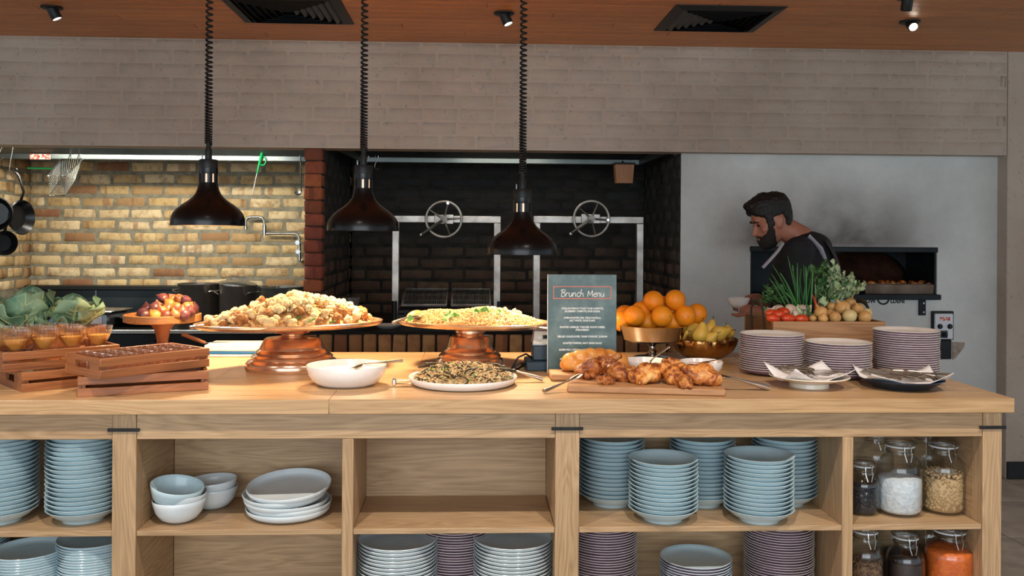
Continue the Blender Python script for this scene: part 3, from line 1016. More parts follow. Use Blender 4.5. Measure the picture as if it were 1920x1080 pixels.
def hang_pan(px, pyt, pyb, Y, R, turn, label, hook_top, tilt=0.0):
    a_, b_ = onY(px, pyt, Y), onY(px, pyb, Y)
    L = a_.z - b_.z
    t = thing('frying_pan', label, 'pan', (a_.x, Y, a_.z), rot=(0, tilt, turn), group='black pans hanging on hooks')
    MB().lathe([(0, 0), (R * .72, 0), (R, .045), (R * 1.03, .047), (R * .97, .052), (R * .68, .006), (0, .006)], 36, Matrix.Translation((0, 0, -L + R)) @ Matrix.Rotation(PI / 2, 4, 'X')).build('pan_body', M['pan_black'], t)
    MB().tube([(0, -.045, -L + 2 * R - .01), (0, -.075, -L + 2 * R + .05), (0, -.05, -.03), (0, -.03, -.005)], [.009, .008, .008, .009], 8).tube([(0, -.03 + .014 * math.cos(u * PI / 5), .006 + .014 * math.sin(u * PI / 5)) for u in range(10)], .0035, 6, True).build('pan_handle', M['pan_black'], t)
    return t


rail = MB().tube([(XL + .02, 5.62, 1.978), (XL + .62, 5.62, 1.978)], .006, 8).tube([(XL + .05, 5.62, 1.978), (XL + .05, 5.62, 2.22)], .005, 6).tube([(XL + .58, 5.62, 1.978), (XL + .58, 5.62, 2.24)], .005, 6)
tag(rail.build('hanging_rail', M['steel_dull']), 'thin steel rail under the hood holding hooks and pans', 'rail')
q0, q1 = onY(22, 284, 5.62), onY(14, 322, 5.62)
s_hook(q0.x, 5.62, 1.982, q1.z, 'steel hook on the hood rail holding the tilted pan')
q0 = onY(2, 284, 5.62)
s_hook(q0.x, 5.62, 1.982, 1.87, 'steel hook at the very edge of the hood rail')
hang_pan(22, 322, 440, 5.68, .105, 1.28, 'black frying pan hanging side-on by a long handle below the steel hook', 0, -.12)
hang_pan(-6, 330, 432, 5.60, .10, .25, 'black frying pan hanging face-on at the picture edge', 0)
hang_pan(4, 380, 478, 5.75, .075, .8, 'small black pan hanging lowest behind the other pans', 0)

# wire fry basket hung on the hood gutter
bk = thing('fry_basket', 'open wire fry basket hooked on the hood gutter', 'basket', (0, 0, 0))
p = [onY(90, 330, 5.62), onY(122, 330, 5.62), onY(155, 298, 5.93), onY(114, 298, 5.93)]      # rim: front left, front right, back right, back left
dn = [Vector((0.012, 0.0, -.118)), Vector((0.0, 0.0, -.118)), Vector((-.02, -.05, -.13)), Vector((.02, -.05, -.13))]
bt = [u + d for u, d in zip(p, dn)]
MB().tube(p, .004, 6, True).build('rim', M['steel'], bk)
MB().tube(bt, .003, 6, True).build('foot_wire', M['steel'], bk)
mesh_ = MB()
for i in range(4):
    A, B, A2, B2 = p[i], p[(i + 1) % 4], bt[i], bt[(i + 1) % 4]
    n_ = 10
    for k in range(1, n_):
        u = k / n_
        mesh_.tube([A.lerp(B, u), A2.lerp(B2, u)], .0009, 3)
    for k in range(1, 7):
        u = k / 7
        mesh_.tube([A.lerp(A2, u), B.lerp(B2, u)], .0009, 3)
for k in range(1, 8):
    mesh_.tube([bt[0].lerp(bt[1], k / 8), bt[3].lerp(bt[2], k / 8)], .0009, 3)
tag(mesh_.build('wire_mesh', M['wire'], bk), kind='stuff')
for u in (.35, .75):
    c = p[3].lerp(p[2], u)
    MB().tube([c, c + Vector((0, .02, .03)), c + Vector((0, .035, .03)), c + Vector((0, .04, .01))], .0035, 6).build('hook', M['steel'], bk)
a_, b_ = onY(52, 315, 6.15), onY(97, 316, 6.15)
sk_ = thing('skimmer', 'skimmer with a thin green handle lying behind the fry basket', 'skimmer', (0, 0, 0))
MB().tube([a_, b_], .006, 8).build('handle', M['green_plastic'], sk_)
MB().lathe([(0, -.02), (.035, -.012), (.055, 0), (.058, 0), (.036, -.016), (0, -.024)], 20).build('skimmer_bowl', M['steel_dull'], sk_, b_ + Vector((.06, 0, 0)), (1.2, 0, 0))
MB().tube([a_ + Vector((0, 0, 0)), a_ + Vector((0, .3, .02)), a_ + Vector((0, YB - 6.15 - .0, .02))], .004, 6).build('wall_hook', M['steel_dull'], sk_)

# green handled tool on the gutter
gt = thing('steel', 'grill fork with a green looped handle hanging from the hood gutter', 'fork', (0, 0, 0))
gt.name = 'grill_fork'
A, B, Cc = onY(493, 282, 5.94), onY(482, 325, 5.94), onY(474, 364, 5.94)
MB().tube([A, A.lerp(B, .3), A.lerp(B, .6), B], [.013, .017, .012, .006], 10, flat=.6).build('handle', M['green_plastic'], gt)
MB().tube([A.lerp(B, .45) + Vector((.014 + .022 * math.sin(u * PI / 6), 0, .0 + .03 * math.cos(u * PI / 6))) for u in range(12)], .004, 6, True).build('loop', M['green_plastic'], gt)
MB().tube([B, Cc], .0035, 6).build('shaft', M['steel_dull'], gt)
# black ladle near the pier
ld = thing('ladle', 'small dark ladle on a long thin handle beside the red brick pier', 'ladle', (0, 0, 0))
A, B = onY(563, 283, 5.94), onY(565, 360, 5.94)
MB().tube([A, A.lerp(B, .5), B], .004, 6).build('handle', M['pan_black'], ld)
MB().lathe([(0, -.022), (.018, -.014), (.026, 0), (.024, 0), (.016, -.011), (0, -.018)], 18).build('ladle_bowl', M['steel_dull'], ld, B + Vector((-.02, -.005, -.002)), (.5, 0, 0))

# folding pot-filler tap
pf = thing('pot_filler_tap', 'jointed steel pot filler tap on the yellow brick wall', 'tap', (0, 0, 0))
Yt = YB - .06
W = lambda x, y: onY(x, y, Yt)
MB().tube([W(461, 427), W(461, 414), W(464, 409), W(470, 407), W(486, 407), W(492, 409), W(495, 414), W(496, 424)], .010, 10).build('spout', M['steel'], pf)
MB().tube([W(461, 430), W(461, 424)], .014, 12).build('nozzle', M['steel'], pf)
MB().tube([W(496, 441), W(496, 422)], .015, 12).build('joint', M['steel'], pf)
MB().tube([W(496, 438), W(552, 438), W(558, 440), W(561, 446), W(561, 462)], .010, 10).build('arm', M['steel_dull'], pf)
MB().tube([W(561, 458), W(562, 488)], .013, 12).build('valve_body', M['steel'], pf)
for (x, y) in ((559, 455), (560, 472)):
    c = W(x, y)
    MB().tube([c + Vector((0, -.03, 0)), c + Vector((0, .0, 0))], .016, 12).build('valve_knob', M['steel'], pf)
c = W(563, 487)
MB().tube([c, c + Vector((.0, .03, -.012)), c + Vector((0, .066, -.012))], .012, 10).build('wall_inlet', M['steel'], pf)

# ------------------------------------------------------------------ hearth
def lift_frame(x0, x1, yt, wheel, crank, label):
    Y = 5.78
    t = thing('lifting_rig', label, 'frame', (0, 0, 0), 0, 'square steel grill lifting frames')
    A, B = onY(x0, yt, Y), onY(x1, yt, Y)
    wd = .044
    for xx in (A.x + wd / 2, B.x - wd / 2):
        MB().box(xx - wd / 2, xx + wd / 2, Y - .022, Y + .022, .868, A.z - .0445, .003).build('post', M['galv'], t)
    MB().box(A.x, B.x, Y - .022, Y + .022, A.z - .044, A.z, .003).build('crossbar', M['galv'], t)
    c = onY(*wheel, Y - .07)
    R = .1115
    wl = thing('handwheel', None, None, c)
    wl.parent = t
    MB().tube([(R * math.cos(u * PI / 24), 0, R * math.sin(u * PI / 24)) for u in range(48)], .0085, 10, True).build('rim', M['cast_rim'], wl)
    MB().lathe([(0, -.022), (.018, -.022), (.022, -.016), (.022, .014), (0, .014)], 20, Matrix.Rotation(PI / 2, 4, 'X')).build('hub', M['cast'], wl)
    MB().tube([(0, 0, 0), (0, .07, 0)], .011, 10).build('axle', M['steel_dull'], wl)
    for k in range(5):
        a_ = PI / 2 - .25 + k * 2 * PI / 5 + crank
        MB().tube([(.018 * math.cos(a_), -.003, .018 * math.sin(a_)), (R * .97 * math.cos(a_), -.003, R * .97 * math.sin(a_))], [.0105, .0075], 8, flat=.6).build('spoke', M['cast'], wl)
    a_ = PI / 2 - .25 + crank
    MB().tube([(R * .93 * math.cos(a_), 0, R * .93 * math.sin(a_)), (R * .93 * math.cos(a_), -.02, R * .93 * math.sin(a_))], .009, 10).build('stud', M['steel'], wl)
    d = Vector((-.135, -.03, -.095))
    MB().tube([(-.01, -.028, -.01), (-.055, -.028, -.04), d], [.012, .015, .008], 8, flat=.7).build('crank_arm', M['cast'], wl)
    MB().tube([d, d + Vector((-.004, -.05, -.005))], [.009, .012], 10).ball(d + Vector((-.004, -.052, -.005)), .0125, 10, 8).build('crank_knob', M['steel'], wl)
    MB().box(-.06, .06, .03, .048, -.03, .03, .003).build('bearing_plate', M['galv'], wl)
    return t


lift_frame(736, 939, 404, (832, 411), 0, 'square steel grill frame with handwheel, beside the pier')
lift_frame(1000, 1206, 405, (1109, 410), -1.4, 'square steel grill frame with handwheel, behind the menu board')

gb = thing('charcoal_grill', 'black charcoal grill body holding two wire racks in the hearth', 'grill', (0, 0, 0))
A, B = onY(747, 578, 5.72), onY(930, 578, 5.72)
MB().box(A.x, B.x, 5.66, 6.15, A.z - .03, A.z - .004, .004).build('grill_top', M['black_matte'], gb)
MB().box(A.x, B.x, 5.66, 5.68, A.z - .16, A.z - .031, .003).build('front_panel', M['pan_black'], gb)
for xx in (A.x + .02, B.x - .02):
    for yy in (5.69, 6.12):
        MB().box(xx - .018, xx + .018, yy - .018, yy + .018, .868, A.z - .031, .002).build('leg', M['black_matte'], gb)
for k in range(11):
    xx = A.x + .05 + k * (B.x - A.x - .1) / 10
    MB().box(xx - .006, xx + .006, 5.645, 5.66, A.z - .05, A.z - .02, .002).build('bar_end', M['pan_black'], gb)
for k, xx in enumerate((A.x - .02, B.x + .02)):
    MB().tube([(xx, 5.66, A.z + .05), (xx, 5.66, A.z - .10)], .016, 10).build('side_roller', M['pan_black'], gb)
for nm, x0, x1, lab in (('a', 752, 838, 'steel wire rack on the grill nearest the pier'), ('b', 845, 921, 'steel wire rack with charred rods on the grill, under the lowest lamp')):
    P0, P1 = onY(x0, 575, 5.70), onY(x1, 575, 5.70)
    wdt = P1.x - P0.x
    t = thing('wire_rack', lab, 'rack', (P0.x, 5.69, A.z + .012), rot=(.28, 0, 0), group='wire racks on the charcoal grill')
    MB().box(0, wdt, 0, .012, 0, .016, .003).box(0, wdt, .30, .312, 0, .016, .003).box(0, .012, .013, .299, 0, .016, .003).box(wdt - .012, wdt, .013, .299, 0, .016, .003).build('rack_frame', M['galv'], t)
    n_ = 22
    for k in range(n_):
        xx = .014 + (k + .5) * (wdt - .028) / n_
        MB().tube([(xx, .012, .012), (xx, .30, .012)], .0032, 5).build('rod', M['steel_dull'], t)
    for yy in (.1, .2):
        MB().tube([(.01, yy, .007), (wdt - .01, yy, .007)], .003, 5).build('cross_rod', M['steel_dull'], t)

A, B, Cc = onY(1152, 309, 5.9), onY(1187, 309, 5.9), onY(1170, 344, 5.9)
hb = thing('wooden_block', 'tapered wooden block hanging from the hearth hood', 'block', ((A.x + B.x) / 2, 5.9, Cc.z))
w2, hh = (B.x - A.x) / 2, A.z - Cc.z
MB().add([(sx * w2 * k, sy * w2 * .7 * k, z) for z, k in ((0, .86), (hh, 1)) for sx, sy in ((-1, -1), (1, -1), (1, 1), (-1, 1))], [(0, 1, 2, 3), (4, 7, 6, 5), (0, 4, 5, 1), (1, 5, 6, 2), (2, 6, 7, 3), (3, 7, 4, 0)]).build('block_body', M['block'], hb, smooth=20)
MB().box(-w2 * 1.12, w2 * 1.12, -.05, .05, hh + .001, hh + .012, .003).build('hanger_plate', M['charcoal'], hb)
MB().tube([(0, .0, hh + .012), (0, .06, hh + .03), (0, .065, hh + .06)], .005, 6).build('hanger', M['charcoal'], hb)
for (x0, y0, x1, y1, lab) in ((706, 282, 711, 318, 'empty steel hook on the hearth hood beside the lamp'), (688, 284, 690, 320, 'steel hook on the hearth hood behind the lamp cap')):
    c0, c1 = onY(x0, y0, 5.93), onY(x1, y1, 5.93)
    s_hook(c0.x, 5.945, 1.952, c1.z, lab)
q = onZ(659, 583, .869)
q = onY(659, 583, 6.0)
dc = thing('deli_cup', 'stack of clear plastic tubs with lid at the hearth side', 'tub', (q.x, 6.0, .869))
hh = q.z - .869
MB().box(-.09, .09, -.09, .09, 0, hh - .001, .006).build('steel_stand', M['pan_black'], dc)
MB().lathe([(0, 0), (.043, 0), (.052, .075), (.056, .076), (.056, .09), (0, .092)], 24, Matrix.Translation((0, 0, hh))).build('tub_body', M['clear_plastic'], dc)
for px, lab in ((612, 'small white dish on the hearth ledge behind the cauliflower platter'), (722, 'small white dish on the hearth ledge behind the rice platter')):
    q = onZ(px, 622, .869)
    tag(MB().lathe([(0, 0), (.05, 0), (.085, .022), (.088, .024), (.083, .024), (.048, .005), (0, .005)], 28).build('small_dish', M['white'], None, (q.x, YF + .13, .869)), lab, 'dish')

# ------------------------------------------------------------------ pizza oven
po = thing('pizza_oven', 'dark steel-lined oven mouth in the rendered wall', 'oven', (0, 0, 0))
D = .42
pc = MB()
e = .012
pc.box(OX0 + .002, OX0 + e, YO + .01, YO + D, OZ0 + .002, OZ1 - .002)
pc.box(OX1 - e, OX1 - .002, YO + .01, YO + D, OZ0 + .002, OZ1 - .002)
pc.box(OX0 + e, OX1 - e, YO + .01, YO + D, OZ1 - e, OZ1 - .002)
pc.box(OX0 + e, OX1 - e, YO + .01, YO + D, OZ0 + .002, OZ0 + e)
pc.build('lining', M['oven_steel'], po, smooth=0)
MB().box(OX0 - .004, OX1 + .004, YO - .006, YO + .012, OZ1 - .028, OZ1 + .004, .003).build('lintel_plate', M['oven_steel'], po)
MB().box(OX0 + .02, OX1 + .002, YO - .05, YO + .05, OZ0 - .006, OZ0 + .026, .003).build('shelf', M['oven_steel'], po)
cx, cz = onY(1612, 560, YO + D).x, OZ0 + .03
ra, rb = .33, .27
face = MB()
n_ = 28
top = OZ1 - e
v_, f_ = [], []
for i in range(n_ + 1):
    th = PI - PI * i / n_
    xa, za = cx + ra * math.cos(th), cz + rb * math.sin(th)
    v_ += [(xa, YO + D - .04, za), (xa, YO + D - .04, top), (xa, YO + D, za), (xa, YO + D, top)]
for i in range(n_):
    o_ = 4 * i
    f_ += [(o_, o_ + 4, o_ + 5, o_ + 1), (o_ + 2, o_ + 3, o_ + 7, o_ + 6), (o_, o_ + 2, o_ + 6, o_ + 4), (o_ + 1, o_ + 5, o_ + 7, o_ + 3)]
face.add(v_, f_)
face.box(OX0 + e, cx - ra, YO + D - .04, YO + D, OZ0 + e, top)
if cx + ra < OX1 - e:
    face.box(cx + ra, OX1 - e, YO + D - .04, YO + D, OZ0 + e, top)
face.build('arch_plate', M['oven_steel'], po, smooth=20)
dm = MB()
dm.sheet(lambda u, v: (cx + (ra + .02) * math.cos(PI * u) * (1 - .9 * v * v), YO + D + .002 + v * .55, OZ0 + .02 + (rb + .03) * math.sin(PI * u) * (1 - .85 * v * v)), 24, 8, .03)
dm.box(cx - ra - .05, cx + ra + .05, YO + D + .53, YO + D + .6, OZ0 - .03, OZ1 + .05)
dm.box(cx - ra - .05, cx + ra + .05, YO + D - .002, YO + D + .6, OZ0 - .03, OZ0 + .02)
dm.build('dome', M['oven_brick'], po)
A, B = onY(1608, 536, YO + .1), onY(1752, 536, YO + .1)
tr = thing('roasting_tray', 'steel roasting tray of food standing in the oven mouth', 'tray', ((A.x + B.x) / 2, YO + .13, OZ0 + .027))
hw_ = (B.x - A.x) / 2
MB().add([(sx * hw_ * k, sy * .12 * k, z) for z, k in ((0, .94), (.055, 1), (.055, .97), (.004, .92)) for sx, sy in ((-1, -1), (1, -1), (1, 1), (-1, 1))],
         [(3, 2, 1, 0)] + [(4 * j + i, 4 * j + (i + 1) % 4, 4 * j + 4 + (i + 1) % 4, 4 * j + 4 + i) for j in range(3) for i in range(4)] + [(12, 13, 14, 15)]).build('tray_body', M['tray'], tr, smooth=30)
MB().tube([(-hw_ * 1.1, -.10, .057), (hw_ * 1.12, -.10, .057)], .004, 6).build('skewer', M['steel_dull'], tr)
r_ = random.Random(8)
fm = [MB().ball((0, 0, 0), (.028, .022, .016), 10, 7, fn=lambda q, s=s: 1 + .25 * noise.noise(q * 2.2 + Vector((s, 0, 0)))).mesh('roast_piece', M['roast'], 180) for s in range(3)]
for i in range(12):
    o = obj('roast_piece', r_.choice(fm), None, tr.location + Vector((hw_ * (-.85 + 1.7 * i / 11), r_.uniform(-.09, .05), .058 + r_.uniform(-.004, .006))), (r_.uniform(-.4, .4), r_.uniform(-.4, .4), r_.uniform(0, 6)))
    tag(o, f'browned roast piece, {ORD[i + 1]} along the oven tray from the cook', 'food', 'roast pieces in the oven tray')
A = onY(1728, 559, YO)
MB().box(A.x - .022, A.x + .022, YO - .012, YO - .001, A.z - .105, A.z + .01, .002).build('bracket', M['charcoal'], po)
for dz in (-.03, -.085):
    obj('bolt', MB().lathe([(0, 0), (.006, 0), (.005, .005), (0, .005)], 10, Matrix.Rotation(PI / 2, 4, 'X')).mesh('bolt', M['steel']), po, (A.x + .006, YO - .012, A.z + dz))

# stencilled mark on the oven front: a ring with a word on each side, its upper half worn away under the shelf
mk = thing('oven_mark', 'black stencilled ring and lettering under the oven shelf', 'sign', (0, 0, 0))
c = onY(1656, 565, YO - .0012)
MB().sheet(lambda u, v: (c.x + (.030 + .010 * v) * math.cos(PI * (1.06 + .88 * u)), c.y, c.z + .018 + (.030 + .010 * v) * math.sin(PI * (1.06 + .88 * u))), 20, 1, .0012).build('ring_mark', M['ink_black'], mk)


def text(body, size, loc, mat, parent, name='lettering', align='CENTER', sx=1.0, bold=0.0):
    cu = bpy.data.curves.new(name, 'FONT')
    cu.body = body
    cu.size = size
    cu.align_x = align
    cu.offset = bold
    cu.resolution_u = 2
    o = bpy.data.objects.new('text_source', cu)
    COL.objects.link(o)
    dg = bpy.context.evaluated_depsgraph_get()
    me = bpy.data.meshes.new_from_object(o.evaluated_get(dg))
    bpy.data.objects.remove(o)
    me.materials.clear()
    me.materials.append(mat)
    return obj(name, me, parent, loc, (PI / 2, 0, 0), (sx, 1, 1))


text('MOW', .034, (c.x - .047, c.y, c.z - .010), M['ink_black'], mk, align='RIGHT', bold=.0012)
text('LDENI', .034, (c.x + .045, c.y, c.z - .010), M['ink_black'], mk, align='LEFT', bold=.0012, sx=.95)

# switch panel and the hole under it
A, B = onY(1753, 588, YO - .03), onY(1787, 636, YO - .03)
sp = thing('switch_panel', 'pale switch panel with two dials set in the rendered wall', 'panel', ((A.x + B.x) / 2, YO - .004, A.z))
W_, H_ = (B.x - A.x), A.z - B.z
MB().box(-W_ / 2 - .012, W_ / 2 + .012, -.012, .002, -H_ - .005, .014, .003).build('surround', M['black_matte'], sp)
MB().box(-W_ / 2, W_ / 2, -.030, -.0125, -H_, 0, .005).build('face_plate', M['panel'], sp)
MB().box(-W_ * .26, W_ * .30, -.0325, -.0305, -H_ * .27, -H_ * .13).build('printed_label', M['red_sticker'], sp)
for xx in (-W_ * .24, W_ * .30):
    obj('dial', MB().lathe([(0, .014), (.011, .014), (.013, 0), (0, 0)], 18, Matrix.Rotation(PI / 2, 4, 'X')).lathe([(.016, .0), (.016, .003), (.013, .003), (.013, 0), (.016, 0)], 18, Matrix.Rotation(PI / 2, 4, 'X')).mesh('dial', M['black_matte']), sp, (xx, -.0305, -H_ * .5))
MB().box(-W_ * .22, W_ * .18, -.0325, -.0305, -H_ * .95, -H_ * .66, .001).build('switch_frame', M['splash'], sp)
obj('rotary_switch', MB().lathe([(0, .018), (.012, .018), (.014, 0), (0, 0)], 16, Matrix.Rotation(PI / 2, 4, 'X')).box(-.004, .004, -.026, -.016, -.014, .014, .001).mesh('rotary_switch', M['black_matte']), sp, (.0, -.0325, -H_ * .82))
MB().box(-W_ / 2 + .008, W_ / 2, -.012, .004, -H_ - .125, -H_ - .006, .004).build('socket_hole_dark', M['black'], sp)  # black box stands in for the shade inside the socket hole
q = onY(1786, 641, YO - .003)
tag(MB().prism([(0, 0), (.075, -.004), (.073, -.03), (.018, -.10), (0, -.11)], -.006, .002).build('render_patch', M['concrete_p'], None, (q.x, YO - .001, q.z), None, 20), 'broken patch of bare render beside the switch panel', 'patch')
# ================================================================== the island counter
Y0, SH, SZ, LZ = 2.855, .365, .508, .21       # cabinet front, shelf depth, upper shelf height, lower shelf height
YBK = Y0 + SH
RB = .791                                     # underside of the rail
wt = thing('worktop', 'long oak worktop slab of the buffet island', 'worktop', (0, 0, 0))
WX0, WX1 = -2.7, 1.737
rows = [.175, .24, .24, .24, .2525]
y = 2.822
for j, d in enumerate(rows):
    cuts = [WX0, (-.437, .35, -.9, .8, -.2)[j], WX1]
    for k in range(2):
        MB().box(cuts[k] + .0002, cuts[k + 1] - .0002, y + .0002, y + d - .0002, .8745, TOP, .0014).build('board', M['oak_top'], wt)
    y += d


def unit(label, posts, x0, x1, dividers, left_panel=False):
    t = thing('shelving_unit', label, 'cabinet', (0, 0, 0), 0, 'oak shelving units of the buffet island')
    for a_, b_ in posts:
        MB().box(a_, b_, Y0, Y0 + .06, FLOOR, .874, .002).build('post', M['oak_z'], t)
        MB().box(a_ + .001, b_ - .001, Y0 + .061, YBK, FLOOR, .874, .001).build('side_panel', M['oak_y'], t)
        MB().box(a_ - .013, b_ + .011, Y0 - .006, Y0 - .0005, .8165, .8265, .001).build('strap', M['strap'], t)
    MB().box(x0, x1, Y0 + .003, Y0 + .028, RB, .874, .0015).build('rail', M['oak_x'], t)
    edges = [x0] + [e_ for d in dividers for e_ in d] + [x1]
    for a_, b_ in dividers:
        MB().box(a_, b_, Y0 + .002, YBK, LZ - .018, RB - .0005, .0015).build('divider', M['oak_z'], t)
    for a_, b_ in zip(edges[::2], edges[1::2]):
        for z in (SZ, LZ):
            MB().box(a_ + .0005, b_ - .0005, Y0 + .004, YBK - .001, z - .0175, z, .0015).build('shelf', M['oak_x'], t)
        MB().box(a_, b_, YBK, YBK + .014, FLOOR + .09, .873).build('back_panel', M['oak_x'], t)
        MB().box(a_, b_, Y0 + .02, Y0 + .035, FLOOR + .08, LZ - .019).build('lower_panel', M['oak_x'], t)
    MB().box(x0, x1, Y0 + .05, Y0 + .066, FLOOR, FLOOR + .075).build('plinth', M['oak_x'], t)
    MB().box(x0, x1, YBK + .02, 3.93, FLOOR, .873, .002).build('rear_carcass', M['oak_x'], t)
    return t


PA, PB, PC = (-1.106, -1.033), (.269, .345), (1.653, 1.716)
unit('oak shelving unit holding blue plates below the wooden crates', [(-2.66, -2.59)], -2.589, -1.1065, [(-1.84, -1.805)])
unit('oak shelving unit with four bays, below the platters', [PA], -1.0325, .2685, [(-.4, -.365)])
unit('oak shelving unit holding blue bowls and jars, at the free end of the island', [PB, PC], .3455, 1.6525, [(1.193, 1.228)])

# ------------------------------------------------------------------ crockery
def two_tone(name, out, inn, m_out, m_in, n=48):
    mb = MB().lathe(out, n)
    k = len(mb.f)
    mb.lathe(inn, n)
    # weld the shared rim by distance
    me = bpy.data.meshes.new(name)
    me.from_pydata(mb.v, [], mb.f)
    me.materials.append(m_out)
    me.materials.append(m_in)
    for i, p_ in enumerate(me.polygons):
        p_.material_index = 0 if i < k else 1
    bm = bmesh.new()
    bm.from_mesh(me)
    bmesh.ops.remove_doubles(bm, verts=bm.verts, dist=1e-5)
    bmesh.ops.recalc_face_normals(bm, faces=bm.faces)
    bm.to_mesh(me)
    bm.free()
    me.shade_smooth()
    me.set_sharp_from_angle(angle=math.radians(50))
    return me


def ring(prof, R, H):
    return [(r * R, z * H) for r, z in prof]


PUR_OUT = ring([(0, .06), (.55, .06), (.58, 0), (.62, 0), (.64, .10), (.82, .22), (.93, .50), (.985, .80), (1.0, .94)], .118, .021)
PUR_IN = ring([(1.0, .94), (.996, 1.0), (.975, 1.0), (.91, .70), (.80, .42), (.66, .30), (0, .28)], .118, .021)
m_purple = two_tone('side_plate', PUR_OUT, PUR_IN, M['purple'], M['cream'])
m_purple_b = two_tone('side_plate', PUR_OUT, PUR_IN, M['purple'], M['blue_ware'])
BOWL = ring([(0, .10), (.50, .10), (.52, 0), (.56, 0), (.575, .16), (.78, .46), (.92, .80), (.985, .97), (1.0, 1.0), (.985, 1.02), (.96, 1.0), (.88, .82), (.74, .50), (.55, .28), (0, .24)], .113, .041)
m_bowl = MB().lathe(BOWL, 56).mesh('coupe_bowl', M['blue_ware'], 60)
FLAT = ring([(0, .08), (.60, .08), (.62, 0), (.66, 0), (.68, .12), (.86, .30), (.96, .62), (1.0, .97), (.99, 1.03), (.97, .98), (.92, .70), (.82, .46), (.66, .36), (0, .34)], 1, 1)
m_pale = MB().lathe([(r * .131, z * .024) for r, z in FLAT], 56).mesh('dinner_plate', M['white_ware'], 60)
m_flat = MB().lathe([(r * .113, z * .021) for r, z in FLAT], 52).mesh('flat_plate', M['blue_ware'], 60)
m_wide = MB().lathe([(0, .002), (.096, .002), (.098, 0), (.104, 0), (.122, .005), (.1335, .014), (.1375, .026), (.136, .028), (.1335, .0265), (.129, .0155), (.12, .0095), (.10, .007), (0, .0065)], 64).mesh('serving_plate', M['white_ware'], 60)
r_ = random.Random(17)


def stack(name, mesh, px, pyf, z, rf, n, pitch, kind, where, cat, group, jit=.0012, tilt=(0, 0), pos=None):
    """n pieces standing on z; px, pyf is where the front of the foot stands."""
    if pos is None:
        p = onZ(px, pyf, z)
        d = Vector((p.x, p.y, 0)).normalized()
        p = p + d * rf
    else:
        p = pos
    for i in range(n):
        k = n - i
        num = 'topmost' if k == 1 else ('lowest' if i == 0 else ORD[k] + ' from top')
        o = obj(name, mesh, None, (p.x + r_.uniform(-jit, jit) + tilt[0] * i, p.y + r_.uniform(-jit, jit) + tilt[1] * i, z + .0002 + i * pitch), (0, 0, r_.uniform(0, 6.28)))
        tag(o, f'{kind}, {num} in {where}', cat, group)
    return Vector((p.x, p.y, z + n * pitch))


# purple plates standing on the worktop
stack('side_plate', m_purple, 1447, 705, TOP, .073, 17, .0081, 'purple-sided plate', 'counter stack nearest the pears', 'plate', 'purple plates stacked near the pears')
stack('side_plate', m_purple, 1571, 711, TOP, .073, 14, .0083, 'purple-sided plate', 'lowest counter stack, behind the forks', 'plate', 'purple plates stacked behind the forks')
stack('side_plate', m_purple, 1698, 707, TOP, .073, 19, .0082, 'purple-sided plate', 'tallest counter stack, behind the knives', 'plate', 'purple plates stacked behind the knives')
# blue bowls, left unit and right unit
stack('coupe_bowl', m_bowl, 1, 985, SZ, .062, 19, .0140, 'blue-grey bowl', 'shelf stack cut by the picture edge', 'bowl', 'blue bowls at the picture edge')
stack('coupe_bowl', m_bowl, 156, 983, SZ, .062, 19, .0140, 'blue-grey bowl', 'shelf stack against the first oak post', 'bowl', 'blue bowls beside the first post')
stack('coupe_bowl', m_bowl, 1146, 953, SZ, .062, 15, .0138, 'blue-grey bowl', 'back stack beside the middle post', 'bowl', 'blue bowls, back stack by the middle post')
stack('coupe_bowl', m_bowl, 1316, 953, SZ, .062, 15, .0138, 'blue-grey bowl', 'back stack between the two front stacks', 'bowl', 'blue bowls, back stack in the middle')
stack('coupe_bowl', m_bowl, 1470, 951, SZ, .062, 15, .0138, 'blue-grey bowl', 'back stack nearest the jars', 'bowl', 'blue bowls, back stack nearest the jars')
stack('coupe_bowl', m_bowl, 1243, 983, SZ, .062, 13, .0133, 'blue-grey bowl', 'front stack nearer the middle post', 'bowl', 'blue bowls, front stack by the middle post')
stack('coupe_bowl', m_bowl, 1422, 984, SZ, .062, 14, .0133, 'blue-grey bowl', 'front stack nearer the jars', 'bowl', 'blue bowls, front stack by the jars')
# lower shelves
def at(px, Y, z):
    p = onY(px, 1000, Y)
    return Vector((p.x, Y, z))


stack('flat_plate', m_flat, 0, 0, LZ, .07, 26, .0085, 'blue flat plate', 'lower stack against the first oak post', 'plate', 'blue flat plates beside the first post', pos=at(177, 3.00, LZ))
stack('flat_plate', m_flat, 0, 0, LZ, .07, 23, .0085, 'blue flat plate', 'low leaning stack on the lower shelf', 'plate', 'blue flat plates in the leaning stack', pos=at(48, 2.975, LZ), tilt=(.0006, 0))
stack('flat_plate', m_flat, 0, 0, LZ, .07, 27, .0088, 'blue flat plate', 'lower stack cut by the picture edge', 'plate', 'blue flat plates at the picture edge', pos=at(-54, 3.08, LZ))
stack('dinner_plate', m_pale, 0, 0, LZ, .08, 18, .0118, 'pale dinner plate', 'lower stack by the middle divider', 'plate', 'pale plates by the middle divider', pos=at(746, 3.0, LZ))
stack('dinner_plate', m_pale, 0, 0, LZ, .08, 18, .0118, 'pale dinner plate', 'lower stack by the middle post', 'plate', 'pale plates by the middle post', pos=at(962, 3.0, LZ))
stack('side_plate', m_purple, 0, 0, LZ, .08, 28, .0086, 'purple-sided plate', 'lower stack between the pale plates', 'plate', 'purple plates between the pale plates', pos=at(855, 3.10, LZ))
stack('side_plate', m_purple, 0, 0, LZ, .08, 29, .0086, 'purple-sided plate', 'lower stack beside the middle post', 'plate', 'purple plates beside the middle post', pos=at(1130, 3.08, LZ))
stack('side_plate', m_purple_b, 0, 0, LZ, .08, 17, .0086, 'purple-sided plate with blue face', 'low stack between the purple stacks', 'plate', 'purple plates in the low stack', pos=at(1305, 2.985, LZ))
